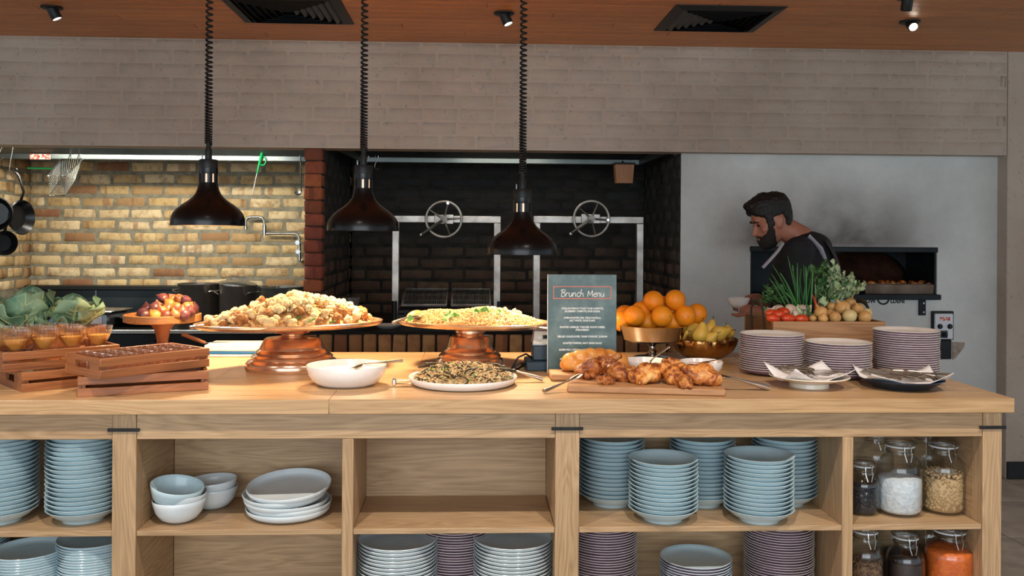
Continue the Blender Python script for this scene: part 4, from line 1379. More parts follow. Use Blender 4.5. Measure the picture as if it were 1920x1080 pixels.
stack('side_plate', m_purple, 0, 0, LZ, .08, 29, .0086, 'purple-sided plate', 'lower stack nearest the jars', 'plate', 'purple plates nearest the jars', pos=at(1460, 3.08, LZ))

# loose bowls and the serving plates in the second bay
SB = ring([(0, .05), (.36, .05), (.40, 0), (.48, .01), (.70, .16), (.88, .45), (.97, .80), (1.0, 1.0), (.985, 1.02), (.965, 1.0), (.93, .80), (.84, .48), (.66, .20), (.42, .08), (0, .07)], .083, .070)
m_small = MB().lathe(SB, 48).mesh('small_bowl', M['white_ware'], 60)
m_small2 = MB().lathe(SB, 48).mesh('small_bowl', M['blue_ware'], 60)
p = onZ(328, 983, SZ)
p = Vector((p.x, p.y + .04, SZ))
for mesh_, dx, dy, dz, rot, lab in ((m_small, 0, 0, .0005, (0, 0, 0), 'pale glazed bowl at the bottom of the tilted bowl pile'),
                                    (m_small, -.004, .004, .026, (.04, .10, 0), 'pale glazed bowl in the middle of the tilted bowl pile'),
                                    (m_small2, -.014, -.002, .048, (.10, .17, 0), 'blue-lined bowl tilted on top of the bowl pile')):
    tag(obj('small_bowl', mesh_, None, p + Vector((dx, dy, dz)), rot), lab, 'bowl', 'small bowls on the shelf')
q = p + Vector((.065, .145, 0))
for dz, lab in ((.0005, 'lower pale bowl of the pair behind the tilted bowl pile'), (.022, 'upper pale bowl of the pair behind the tilted bowl pile')):
    tag(obj('small_bowl', m_small, None, q + Vector((0, 0, dz)), (0, .0 if dz < .01 else -.05, 0)), lab, 'bowl', 'small bowls on the shelf')
p = onZ(530, 979, SZ)
p = Vector((p.x, p.y + .09, SZ))
for i in range(5):
    o = obj('serving_plate', m_wide, None, p + Vector(((0, .004, -.006, -.010, .004)[i], (0, .002, -.003, 0, -.004)[i], .0005 + i * .0150 + (i > 2) * .006 + (i > 3) * .007)), ((0, .01, .02, .06, .12)[i], (0, -.01, .015, -.02, -.035)[i], 0))
    tag(o, 'wide pale serving plate, %s of the shelf pile of five' % (['lowest', 'second from bottom', 'middle', 'second from top', 'topmost and tilted'][i]), 'plate', 'wide serving plates on the shelf')

# ------------------------------------------------------------------ storage jars
def beads(R, z0, z1, size, count, seed, core=.9):
    """Visible pieces of a jar filling: a layer by the glass and on top."""
    r = random.Random(seed)
    mb = MB()
    mb.lathe([(0, z0), (R * core, z0), (R * core, z1 - size), (0, z1 - size)], 24)
    for i in range(count):
        if r.random() < .78:
            a_ = r.uniform(0, 2 * PI)
            p_ = Vector(((R - size * .55) * math.cos(a_), (R - size * .55) * math.sin(a_), r.uniform(z0 + size * .5, z1)))
        else:
            a_, q_ = r.uniform(0, 2 * PI), (R - size) * math.sqrt(r.random())
            p_ = Vector((q_ * math.cos(a_), q_ * math.sin(a_), z1 - size * .3 + r.uniform(-.2, .4) * size))
        Rm = Euler((r.uniform(0, 6), r.uniform(0, 6), r.uniform(0, 6))).to_matrix().to_4x4()
        mb.ball(p_, (size * .5, size * .36, size * .26), 6, 4, Rm)
    return mb


def jar(px, pyf, z, R, h, lab, mat=None, fill=0.0, size=0, count=0, pos=None, group='clip-top glass storage jars', turn=0.0):
    if pos is None:
        p = onZ(px, pyf, z)
        p = p + Vector((p.x, p.y, 0)).normalized() * R * .92
    else:
        p = pos
    t = thing('storage_jar', lab, 'jar', (p.x, p.y, z + .0005), turn, group)
    rn = R * .60
    hs = h - .062
    th = .0028
    out = [(0, .004), (R * .6, .0035), (R * .8, 0), (R * .95, .004), (R, .018), (R, hs * .72), (R * .985, hs * .80), (R * .92, hs * .88), (R * .74, hs * .97), (rn * 1.0, hs + .002), (rn * .98, hs + .018), (rn * 1.06, hs + .022), (rn * 1.06, hs + .028)]
    inn = [(rn * .92, hs + .028), (rn * .90, hs + .004), (R * .74 - th, hs * .97 - th), (R * .92 - th, hs * .88 - th), (R - th * 1.2, hs * .80), (R - th, hs * .72), (R - th, .02), (R * .9 - th, .009), (0, .009)]
    MB().lathe(out + inn, 40).build('glass_body', M['glass'], t, smooth=60)
    MB().lathe([(rn * .90, hs + .0285), (rn * 1.10, hs + .0285), (rn * 1.10, hs + .0335), (rn * .90, hs + .0335), (rn * .90, hs + .0285)], 32).build('seal', M['rubber'], t)
    MB().lathe([(0, hs + .036), (rn * .86, hs + .036), (rn * 1.0, hs + .034), (rn * 1.12, hs + .035), (rn * 1.14, hs + .043), (rn * 1.06, hs + .050), (rn * .95, hs + .048), (rn * .8, hs + .056), (0, hs + .058)], 36).build('lid', M['glass'], t, smooth=50)
    wr_ = MB()
    wr_.tube([(rn * 1.02 * math.cos(u * PI / 16), rn * 1.02 * math.sin(u * PI / 16), hs + .0135) for u in range(32)], .0016, 5, True)
    wr_.tube([(rn * 1.17 * math.cos(u * PI / 16), rn * 1.17 * math.sin(u * PI / 16), hs + .0405) for u in range(32)], .0016, 5, True)
    wr_.build('wire_ring', M['cutlery'], t)
    f = -1
    cl = MB()
    cl.tube([(-.012, f * rn * 1.17, hs + .041), (-.011, f * (rn * 1.17 + .006), hs + .030), (-.010, f * (rn * 1.13 + .008), hs + .010), (.010, f * (rn * 1.13 + .008), hs + .010), (.011, f * (rn * 1.17 + .006), hs + .030), (.012, f * rn * 1.17, hs + .041)], .0016, 5)
    cl.tube([(-.014, f * rn * 1.05, hs + .014), (-.013, f * (rn * 1.2 + .008), hs + .016), (-.006, f * (rn * 1.2 + .013), hs - .012), (.006, f * (rn * 1.2 + .013), hs - .012), (.013, f * (rn * 1.2 + .008), hs + .016), (.014, f * rn * 1.05, hs + .014)], .0018, 5)
    cl.build('wire_clip', M['cutlery'], t)
    if mat:
        zt = .010 + fill * (hs - .01)
        Ri = R - th - .0012
        if count:
            c = beads(Ri, .0105, min(zt, hs * .70), size, count, int(px) + 3)
            tag(c.build('contents', mat, t, smooth=180), kind='stuff')
        else:
            MB().lathe([(0, .0105), (Ri * .9, .0105), (Ri, .022), (Ri, zt - .006), (Ri * .96, zt), (Ri * .5, zt + .004), (0, zt + .005)], 32, fn=lambda p_, a_, r: (p_[0], p_[1], p_[2] + (.004 * noise.noise(Vector(p_) * 60) if p_[2] > zt - .004 else 0))).build('contents', mat, t, smooth=180)
    return t


jar(1618, 969, SZ, .052, .190, 'small clip-top glass jar of black beans', M['beans'], .66, .0085, 900)
jar(1686, 972, SZ, .073, .258, 'tall clip-top glass jar half full of white salt flakes', M['salt'], .60)
jar(1768, 968, SZ, .070, .252, 'tall clip-top glass jar full of pale beans', M['nuts'], .93, .0155, 620)
jar(1640, 0, SZ, .062, .262, 'empty clip-top jar behind the black beans', pos=at(1640, 3.13, SZ))
jar(1733, 0, SZ, .062, .262, 'clip-top jar of dark grain behind the salt and pale bean jars', M['darkfill'], .4, pos=at(1735, 3.14, SZ))
jar(1625, 0, LZ, .062, .275, 'clip-top glass jar of brown muesli on the lower shelf', M['muesli'], .90, .011, 1100, pos=at(1622, 2.965, LZ))
jar(1698, 0, LZ, .062, .258, 'clip-top glass jar of dark syrup on the lower shelf', M['darkfill'], .74, pos=at(1698, 2.955, LZ))
jar(1779, 0, LZ, .078, .274, 'wide clip-top glass jar of orange lentils on the lower shelf', M['paprika'], .86, pos=at(1780, 2.965, LZ))
jar(1678, 0, LZ, .058, .290, 'clip-top jar behind the muesli on the lower shelf', M['darkfill'], .5, pos=at(1678, 3.12, LZ))
jar(1742, 0, LZ, .058, .282, 'clip-top jar behind the dark syrup on the lower shelf', M['muesli'], .5, pos=at(1742, 3.13, LZ))
# ================================================================== wooden crates
def crate(corner, end, W, label, tall=.062, handle=True):
    """corner, end: bottom corners of the near long side on its resting height."""
    A, B = Vector(corner), Vector(end)
    L = (B - A).length
    rz = math.atan2(B.y - A.y, B.x - A.x)
    t = thing('wooden_crate', label, 'crate', A, rz, 'stained wooden crates')
    th, sl = .010, tall * .42
    for y in (0, W - th):
        MB().box(0, L, y, y + th, 0, sl, .0015).build('slat', M['crate'], t)
        MB().box(0, L, y, y + th, tall - sl, tall, .0015).build('slat', M['crate'], t)
    for x in (th * .05, L - th * 1.05):
        hx = .048
        c = W / 2
        mb = MB()
        y0, y1 = th + .0004, W - th - .0004
        for a_, b_, z0, z1 in ((y0, c - hx, 0, tall - .0005), (c + hx, y1, 0, tall - .0005), (c - hx, c + hx, 0, tall * .36), (c - hx, c + hx, tall * .74, tall - .0005)):
            mb.box(x, x + th, a_, b_, z0, z1)
        mb.build('end_panel', M['crate_y'], t, smooth=0)
        for y in (th + .0005, W - th - .0125):
            MB().box(x + (th + .0005 if x < L / 2 else -.0125), x + (th + .0125 if x < L / 2 else -.0005), y, y + .012, .0065, tall - .001, .001).build('corner_block', M['crate_y'], t)
    for k in range(4):
        w_ = (W - 2 * th - .002) / 4
        MB().box(th + .001, L - th - .001, th + .001 + k * w_, th + k * w_ + w_ - .003, .001, .006).build('bottom_board', M['crate'], t)
    return t, L, A, rz


HT = .0635
cA = crate(onZ(145, 745), onZ(391, 731), .185, 'lower wooden crate of the front pair, standing on the worktop edge')
cB = crate(onZ(188, 711.5, TOP + HT), onZ(393, 687, TOP + HT), .235, 'upper wooden crate of the front pair, filled with tumblers')
cC = crate(onZ(41, 736), onZ(41, 736) + Vector((.279, .243, 0)), .27, 'lower wooden crate of the back pair, under the ribbed glasses')
cD = crate(onZ(5, 699, TOP + HT), onZ(5, 699, TOP + HT) + Vector((.273, .242, 0)), .28, 'upper wooden crate of the back pair, holding the ribbed glasses')

# tumblers
R, h = .026, .057
tumb = MB().lathe([(0, 0), (R * .82, 0), (R * .88, .004), (R, h), (R * .965, h), (R * .85, .007), (0, .006)], 24).mesh('tumbler', M['glass_cut'], 60)
t, L, A, rz = cB
Rz = Matrix.Rotation(rz, 4, 'Z')
for i in range(5):
    for j in range(4):
        p = A + Rz @ Vector((.047 + i * .069, .042 + j * .0505, .0068))
        tag(obj('tumbler', tumb, None, p), f"clear tumbler, {ORD[i + 1]} from the handle hole in the crate's {('near-side', 'second', 'third', 'far-side')[j]} row", 'glass', 'tumblers in the upper front crate')
# ribbed coupe glasses
RC, HC_ = .0455, .118


def ribs(p, a_, r):
    k = 1 + .03 * math.cos(a_ * 24) * (1 if p[2] > .05 else 0)
    dz = .0016 * math.cos(a_ * 24) if p[2] > HC_ - .004 else 0
    return (p[0] * k, p[1] * k, p[2] + dz)


cg = [(0, 0), (.030, 0), (.031, .003), (.020, .006), (.0075, .011), (.006, .030), (.009, .036), (.020, .054), (.0325, .076), (.0415, .098), (RC, HC_), (RC - .002, HC_), (.0395, .098), (.0305, .078), (.018, .057), (0, .047)]
m_coupe = MB().lathe(cg, 96, fn=ribs).mesh('coupe_glass', M['glass_cut'], 80)
m_jelly = MB().lathe([(0, .049), (.0165, .0585), (.0285, .0775), (.0345, .0885), (.033, .0895), (0, .090)], 36).mesh('dessert', M['liquid'], 60)
t, L, A, rz = cD
Rz = Matrix.Rotation(rz, 4, 'Z')
k = 0
for j, (y, lab) in enumerate(((.055, 'front row'), (.145, 'middle row'), (.23, 'back row'))):
    for i in range(4 if j != 1 else 3):
        p = A + Rz @ Vector((.052 + i * .087 + (j % 2) * .02, y, .0068))
        if j == 2 and i > 2:
            continue
        g = thing('coupe_glass', f'ribbed coupe glass of amber dessert, {ORD[i + 1]} in the {lab} of the back crate', 'glass', p, k * .4, 'ribbed glasses in the back crate')
        obj('glass_bowl', m_coupe, g)
        obj('dessert', m_jelly, g)
        k += 1


# ================================================================== leaves
def leaf_fn(L, W, bend, curl, wave, seed, tip=.8):
    ph = random.Random(seed).uniform(0, 6)

    def f(u, v):
        x = (u - .5) * 2
        wv = W * (math.sin(PI * min(1, v * .94 + .06)) ** tip)
        a_ = bend * v
        y = L * (math.sin(a_) / bend if abs(bend) > 1e-3 else v)
        z = L * ((1 - math.cos(a_)) / bend if abs(bend) > 1e-3 else 0)
        zz = curl * x * x * W + wave * abs(x) ** 1.5 * math.sin(v * 14 + ph + x * 1.5) * W
        zz += .12 * W * (abs(x) > .05) * math.sin(v * 26 + x * 4) * abs(x) * wave
        return (x * wv, y - math.sin(a_) * zz, z + math.cos(a_) * zz)
    return f


def leaf_mesh(L, W, bend, curl, wave, seed, mat, name='leaf', nu=8, nv=12, th=.0012, tip=.8):
    return MB().sheet(leaf_fn(L, W, bend, curl, wave, seed, tip), nu, nv, th).mesh(name, mat, 180)


def rib_mesh(L, bend, r0, mat, name='midrib', fn=None, veins=0):
    mb = MB()
    f = fn or (lambda u, v: (0, L * math.sin(bend * v) / bend, L * (1 - math.cos(bend * v)) / bend + .0005))
    mb.tube([f(.5, k / 10 * .97) for k in range(11)], [r0 * (1 - .82 * k / 10) for k in range(11)], 8)
    for k in range(veins):
        v0 = .12 + .7 * k / max(1, veins)
        for s_ in (-1, 1):
            mb.tube([f(.5 + s_ * q * .43, min(.98, v0 + q * .20)) for q in (0, .25, .5, .75, 1)], [r0 * q for q in (.38, .3, .22, .16, .1)], 5)
    return mb.mesh(name, mat, 180)


# cauliflowers with their leaves in a card box behind the glasses
p0 = onY(62, 612, 3.42)
kb = thing('card_box', 'brown card box under the leafy cauliflowers', 'box', (p0.x, 3.42, TOP + .0005))
kw_ = onY(150, 612, 3.42).x - p0.x
for x0, x1, y0, y1, nm in ((0, kw_, 0, .004, 'side'), (0, kw_, .236, .24, 'side'), (0, .004, .005, .235, 'end'), (kw_ - .004, kw_, .005, .235, 'end')):
    MB().box(x0, x1, y0, y1, 0, .150).build(nm, M['kraft'], kb)
MB().box(.004, kw_ - .004, .004, .236, .0, .004).build('bottom', M['kraft'], kb)
fl = MB().box(0, .07, -.003, 0, -.005, .028).build('flap', M['kraft'], kb, (kw_ - .075, -.001, .146), (-.1, 0, 0))


def cauli(p, label, leaves, seed, sc=1.0):
    r = random.Random(seed)
    t = thing('cauliflower', label, 'vegetable', p, 0, 'leafy cauliflowers in the card box')
    MB().ball((0, 0, .045 * sc), (.05 * sc, .05 * sc, .042 * sc), 24, 16, fn=lambda q: 1 + .10 * noise.noise(q * 5)).build('head', M['curd'], t, smooth=180)
    MB().lathe([(0, -.03), (.018 * sc, -.03), (.024 * sc, .02), (0, .02)], 12).build('stump', M['rib'], t)
    for k, (az, lean, L, W, bend, wave) in enumerate(leaves):
        fn = leaf_fn(L * sc, W * sc, bend, .3, wave, seed * 20 + k, .62)
        o = obj('leaf', MB().sheet(fn, 12, 18, .0012).mesh('leaf', M['cabbage'], 180), t)
        o.matrix_local = Matrix.Rotation(az, 4, 'Z') @ Matrix.Translation((0, .025 * sc, 0)) @ Matrix.Rotation(lean, 4, 'X')
        obj('midrib', rib_mesh(0, 0, .0085 * sc, M['rib'], fn=fn, veins=5), o)
    return t


q = onY(52, 592, 3.50)
cauli(Vector((q.x, 3.50, 1.062)), 'cauliflower wrapped in broad blue-green leaves beside the picture edge',
      [(2.95, .35, .15, .075, -.9, .30), (3.5, .95, .16, .075, .5, .16), (2.3, .75, .17, .08, -.35, .2), (1.7, .35, .15, .07, -.5, .3), (1.2, .95, .18, .07, -.5, .2), (4.3, 1.05, .16, .075, .35, .16), (.2, 1.1, .17, .085, .4, .2), (-.9, .95, .16, .08, .3, .2), (2.9, 1.15, .145, .06, .7, .14)], 3)
q = onY(126, 592, 3.50)
cauli(Vector((q.x, 3.53, 1.062)), 'smaller cauliflower with leaves standing up beside the steel food pan',
      [(3.7, .85, .16, .075, -.25, .16), (4.5, .55, .15, .07, .2, .22), (2.75, .5, .13, .065, -.6, .3), (5.3, .8, .14, .07, .3, .2), (.3, 1.05, .14, .07, .4, .2), (1.3, .9, .13, .06, .4, .2), (4.1, 1.15, .13, .055, .3, .14)], 5)

# ================================================================== fig stand
c = onY(305, 600, 3.72)
zt = 1.078
fs = thing('cake_stand', 'wooden pedestal stand heaped with figs', 'stand', (c.x, 3.72, TOP + .0005))
zz = zt - TOP
MB().lathe([(0, zz - .004), (.14, zz - .004), (.149, zz), (.149, zz + .026), (.143, zz + .028), (.143, zz + .008), (0, zz + .008)], 56).build('tray', M['standwood'], fs)
MB().lathe([(0, zz - .0045), (.052, zz - .0045), (.030, zz - .04), (.022, zz - .08), (.024, .03), (.055, .012), (.075, .008), (.075, 0), (0, 0)], 36).build('stem', M['stemwood'], fs)
figm = {}
for c_ in ('purple', 'gold', 'red'):
    for q_ in range(2):
        figm[c_, q_] = MB().lathe([(0, -.024), (.012, -.0235), (.021, -.016), (.0255, -.003), (.0235, .009), (.0155, .019), (.008, .025), (.0035, .030), (.0025, .034), (0, .0345)], 18, fn=lambda p, a_, r, s=q_: (p[0] * (1 + .06 * math.cos(3 * a_ + s)), p[1] * (1 + .06 * math.sin(2 * a_ + s)), p[2])).mesh('fig', M['fig_' + c_], 180)
spots = [(268, 588, -.07), (290, 578, -.05), (285, 592, -.09), (303, 585, -.07), (318, 571, 0), (314, 580, -.03), (336, 562, .02), (347, 564, .02), (331, 578, -.04), (343, 586, -.08), (352, 577, -.03), (356, 585, -.06), (328, 592, -.10), (311, 594, -.10), (290, 596, -.11), (270, 597, -.10), (325, 562, .04), (300, 572, .03), (276, 580, .05), (362, 578, .02), (320, 590, .0), (345, 594, -.09), (306, 560, .03)]
r_ = random.Random(4)
lev = {'top of the heap': [], 'middle of the heap': [], 'front row at the rim': []}
for (x, y, dy) in spots:
    lev['top of the heap' if y < 575 else 'middle of the heap' if y < 589 else 'front row at the rim'].append((x, y, dy))
k = 0
for where, row in lev.items():
    for i, (x, y, dy) in enumerate(sorted(row, reverse=True)):
        c_, nm = (('purple', 'dark purple'), ('red', 'reddish'), ('gold', 'golden'), ('purple', 'dark purple'), ('red', 'reddish'))[(k * 2 + k // 5) % 5]
        p = onY(x, y, 3.72 + dy)
        p.z = max(p.z, zt + .008 + .021)
        tag(obj('fig', figm[c_, k % 2], None, p, (r_.uniform(-1.1, .5), r_.uniform(-.9, .9), r_.uniform(0, 6)), (.95, .95, .95)), f'{nm} fig, {ORD[i + 1]} from the stock pots in the {where}', 'fig', 'figs on the wooden stand')
        k += 1

# ================================================================== cutting boards and knife
A, B = onY(383, 650, 3.80), onY(592, 650, 3.80)
z = TOP + .0005
for th, mt, lab, dx in ((.011, 'white_board', 'thin white cutting board at the bottom of the pile behind the platter', .004), (.012, 'blue_board', 'blue cutting board in the middle of the pile behind the platter', .002), (.026, 'white_board', 'thick white cutting board on top of the pile behind the platter', 0)):
    tag(MB().box(A.x + dx, B.x + dx, 3.80, 3.965, z, z + th, .003).build('cutting_board', M[mt]), lab, 'board', 'cutting boards behind the platter')
    z += th + .0003
kn = thing('kitchen_knife', 'kitchen knife with a brown handle propped on the cutting boards', 'knife', (0, 0, 0))
P0, P1 = onY(341, 626, 3.84), onY(385, 643, 3.88)
MB().tube([P0, P0.lerp(P1, .5), P1], [.008, .009, .007], 8).build('handle', M['stemwood'], kn)
P2 = Vector((P1.x + .10, 3.90, z + .002))
MB().tube([P1, P1.lerp(P2, .3), P2], [.006, .014, .003], 8, flat=.12).build('blade', M['cutlery'], kn)


# ================================================================== utensils
def spoon(name, label, bowl, neck, end, bw=.03, bl=.045, hw=(.004, .010), mat='handle_steel', cat='spoon', dark=False, group=None, up=(0, 0, 1), flatb=.35):
    """bowl: centre of the spoon bowl, neck and end: the handle line."""
    bowl, neck, end = Vector(bowl), Vector(neck), Vector(end)
    t = thing(name, label, cat, bowl, 0, group)
    d = neck - bowl
    x, y, z_ = basis(d, up)
    Mx = Matrix((x, z_, y * 1)).transposed().to_4x4()
    mb = MB()
    mb.sheet(lambda u, v: ((u - .5) * 2 * bw * math.sin(PI * (.04 + .92 * v)) ** .7, (v - .5) * 2 * bl, -flatb * bw * (1 - (2 * u - 1) ** 2) * math.sin(PI * (.04 + .92 * v))), 8, 10, .0016, Mx)
    mb.build('bowl', M['cutlery'], t, smooth=180)
    e = end - bowl
    n_ = d.normalized() * bl * .92
    MB().tube([n_, n_.lerp(e, .25), n_.lerp(e, .7), e], [hw[0], hw[0], hw[1] * .9, hw[1]], 10, flat=.6, up=up).build('handle', M[mat], t)
    return t


# ================================================================== pedestals and platters
def pedestal(px, py, prof, label, mat, sx=1.0, rz=0, oct_=False):
    p = onZ(px, py)
    t = thing('pedestal', label, 'stand', (p.x, p.y, TOP + .0005), rz, 'copper pedestals under the platters')
    MB().lathe(prof, 64, sx=sx, sy=sx * .86 if oct_ else 1).build('foot', mat, t, smooth=35)
    return t, p


def platter(p, z, a_, b_, rz, label, mat, lip=.02):
    t = thing('platter', label, 'platter', (p.x, p.y, z), rz, 'oval metal platters')
    MB().lathe([(0, 0), (.86, 0), (.97, .004), (1.0, .012), (1.0, lip), (.985, lip + .002), (.965, lip - .001), (.95, .009), (.85, .005), (0, .005)], 72, sx=a_, sy=b_).build('dish', mat, t, smooth=40)
    return t


prof = [(0, 0), (.170, 0), (.174, .008), (.172, .026), (.162, .037), (.150, .042), (.152, .050), (.146, .056), (.132, .060), (.136, .067), (.130, .074), (.122, .078), (.119, .086), (.106, .112), (.098, .119), (.05, .122), (.040, .128), (.042, .133), (.062, .138), (.067, .150), (.062, .159), (0, .159)]
pd1, P1c = pedestal(548, 692, prof, 'copper pedestal with square-stepped base under the cauliflower platter', M['copper'], 1.0, .1, True)
pz1 = TOP + .160
pl1 = platter(Vector((P1c.x - .005, P1c.y, 0)), pz1, .352, .215, .38, 'long oval copper platter of roasted cauliflower', M['copper_rim'])
prof2 = [(0, 0), (.128, 0), (.134, .010), (.128, .028), (.120, .034), (.122, .042), (.114, .050), (.100, .055), (.102, .062), (.092, .070), (.088, .080), (.080, .110), (.076, .116), (.052, .120), (.050, .126), (.060, .132), (.060, .140), (.054, .144), (.062, .150), (.058, .156), (0, .156)]
pd2, P2c = pedestal(881, 686, prof2, 'round turned copper pedestal under the rice platter', M['copper'])
pz2 = TOP + .157
pl2 = platter(Vector((P2c.x + .012, P2c.y - .005, 0)), pz2, .305, .205, -.30, 'oval copper platter of rice salad beside the menu board', M['copper_rim'])


# roasted cauliflower: florets heaped in a mound
def floret(seed, mat, dark=None):
    r = random.Random(seed)
    mb = MB()
    for i in range(11):
        d = Vector((r.gauss(0, 1), r.gauss(0, 1), abs(r.gauss(0, 1)) + .2)).normalized()
        mb.ball(d * .62, r.uniform(.34, .5), 8, 6, fn=lambda q, s=i: 1 + .18 * noise.noise(q * 3 + Vector((seed, s, 0))))
    mb.ball((0, 0, .1), .6, 8, 6)
    mb.lathe([(.3, 0), (.22, -.5), (.2, -.8), (0, -.82)], 8)
    return mb.mesh('floret', mat, 180)


flm = [floret(i, M['floret']) for i in range(5)] + [floret(9, M['floret_dark'])]


def mound1(x, y):                                        # height over the platter, local x along its length
    r2 = (x / .315) ** 2 + (y / .175) ** 2
    k = max(0, 1 - r2)
    return .008 + (.078 + .02 * math.sin(x * 9 + 1)) * k ** .75


r_ = random.Random(23)
MB().sheet(lambda u, v: ((2 * u - 1) * .31, (2 * v - 1) * .17 * math.sqrt(max(0, 1 - (2 * u - 1) ** 2)), mound1((2 * u - 1) * .31, (2 * v - 1) * .17 * math.sqrt(max(0, 1 - (2 * u - 1) ** 2))) * .82), 30, 16).build('salad_bed', M['rice_b'], None, pl1.location, (0, 0, .38), 180)
bed = bpy.data.objects['salad_bed']
tag(bed, 'grain bed under the roasted cauliflower on the long platter', 'food', None, 'stuff')
R1 = Matrix.Translation(pl1.location) @ Matrix.Rotation(.38, 4, 'Z')
n_ = 0
for i in range(900):
    x, y = r_.uniform(-.31, .31), r_.uniform(-.17, .17)
    if (x / .315) ** 2 + (y / .175) ** 2 > .96:
        continue
    if y > .06 and r_.random() < .5:
        continue
    s = r_.uniform(.017, .030)
    p = Vector((x, y, mound1(x, y) + s * .25))
    if any((p - q).length < (s + s2) * .62 for q, s2 in (PL if n_ else [])):
        continue
    if n_ == 0:
        PL = []
    PL.append((p, s))
    n_ += 1
    dk = r_.random() < .13
    FL = FL + [None] if n_ > 1 else [None]
    o = obj('cauliflower_floret', flm[5] if dk else flm[r_.randrange(5)], None)
    o.matrix_world = R1 @ Matrix.Translation(p) @ Euler((r_.uniform(-1, 1), r_.uniform(-1, 1), r_.uniform(0, 6))).to_matrix().to_4x4() @ Matrix.Scale(s, 4)
    tag(o, 'charred dark cauliflower floret on the long copper platter' if dk else 'golden roasted cauliflower floret on the long copper platter', 'food', 'charred florets on the long platter' if dk else 'roasted florets on the long platter')
    FL[-1] = (o, dk, p.x, p.z, p.y)
    if n_ >= 120:
        break
for dk in (True, False):
    for lo, hi, wh in ((0, .034, 'at the rim'), (.034, .062, 'halfway up the heap'), (.062, 1, 'on the crest')):
        for near in (True, False):
            for i, q in enumerate(sorted([q for q in FL if q[1] == dk and lo <= q[3] < hi and (q[4] < .0) == near], key=lambda q: q[2])):
                q[0]['label'] = ('charred' if dk else 'golden') + f" cauliflower floret {wh}, {'near' if near else 'far'} side, {ORD[min(40, i + 1)]} from the figs"
gm = MB()
for i in range(700):
    x, y = r_.uniform(-.31, .31), r_.uniform(-.17, .17)
    if (x / .315) ** 2 + (y / .175) ** 2 > 1:
        continue
    gm.ball((x, y, mound1(x, y) + r_.uniform(.004, .022)), r_.uniform(.0016, .0038), 5, 4)
tag(gm.build('seed_topping', M['crumb'], None, pl1.location, (0, 0, .38), 180), 'toasted seeds and crumbs scattered over the cauliflower', 'food', None, 'stuff')
mint_m = [leaf_mesh(.034, .012, .7, .3, .3, 90 + i, M['mint'], 'mint_leaf', 4, 6, .0006) for i in range(3)]
for (px, py, lab) in ((455, 612, 'at the fig side'), (553, 598, 'in the middle'), (576, 606, 'below the middle'), (622, 604, 'at the hearth side'), (480, 615, 'near the front rim')):
    p = onY(px, py, pl1.location.y - .15)
    tag(obj('herb_leaf', r_.choice(mint_m), None, p, (r_.uniform(-.3, .6), r_.uniform(-.4, .4), r_.uniform(0, 6))), f'small green herb leaf {lab} of the roasted cauliflower heap', 'herb', 'herb leaves on the cauliflower')
c0 = onY(420, 607, 3.36)
spoon('serving_spoon', 'steel serving spoon whose square handle end sticks out over the fig side of the platter', c0 + Vector((.06, .06, .012)), c0, onY(356, 614, 3.30), mat='handle_steel', hw=(.005, .011))
c0 = onY(640, 605, 3.50)
spoon('serving_spoon', 'steel serving spoon whose square handle end rests on the hearth side of the cauliflower platter', c0 + Vector((-.06, .05, .01)), c0, onY(700, 607, 3.46), mat='handle_steel', hw=(.005, .011))


# rice salad
def mound2(x, y):
    r2 = (x / .275) ** 2 + (y / .17) ** 2
    return .007 + (.056 + .008 * math.sin(x * 22)) * max(0, 1 - r2) ** .6


MB().sheet(lambda u, v: ((2 * u - 1) * .27, (2 * v - 1) * .165 * math.sqrt(max(0, 1 - (2 * u - 1) ** 2)), mound2((2 * u - 1) * .27, (2 * v - 1) * .165 * math.sqrt(max(0, 1 - (2 * u - 1) ** 2)))), 36, 18).build('rice_bed', M['rice_b'], None, pl2.location, (0, 0, -.30), 180)
tag(bpy.data.objects['rice_bed'], 'bed of spiced rice under the loose grains on the oval platter', 'food', None, 'stuff')
gm = MB()
for i in range(3600):
    x, y = r_.uniform(-.272, .272), r_.uniform(-.168, .168)
    r2 = (x / .275) ** 2 + (y / .17) ** 2
    if r2 > 1 or (y > .05 and i % 2):
        continue
    gm.ball((x, y, mound2(x, y) + r_.uniform(0, .007)), (.0078, .0023, .0023), 5, 3, Euler((r_.uniform(-.5, .5), r_.uniform(-.6, .6), r_.uniform(0, 6.3))).to_matrix().to_4x4())
tag(gm.build('rice_salad', M['rice'], None, pl2.location, (0, 0, -.30), 180), 'loose spiced rice heaped on the oval platter', 'food', None, 'stuff')
for i, (px, py, s, lab) in enumerate(((832, 603, 1.5, 'pale'), (858, 608, 1.6, 'bright'), (850, 611, 1.4, 'bright'), (903, 600, 1.8, 'pale'), (911, 605, 1.5, 'bright'), (896, 599, 1.4, 'pale'), (938, 594, 1.2, 'pale'), (772, 604, 1.0, 'pale'))):
    p = onY(px, py, pl2.location.y - .12)
    tag(obj('mint_leaf', r_.choice(mint_m), None, p, (r_.uniform(.2, .8), r_.uniform(-.4, .4), r_.uniform(-.8, .8)), (s, s, s)), f'{lab} green mint leaf on the rice, ' + ('fifth from the tall spoon', 'at the front dip', 'lowest at the front', 'above the broad pale one', 'brightest near the flatbread', 'behind the broad pale one', 'nearest the flatbread', 'beside the spoon handle')[i], 'herb', 'mint leaves on the rice')
r2_ = random.Random(3)
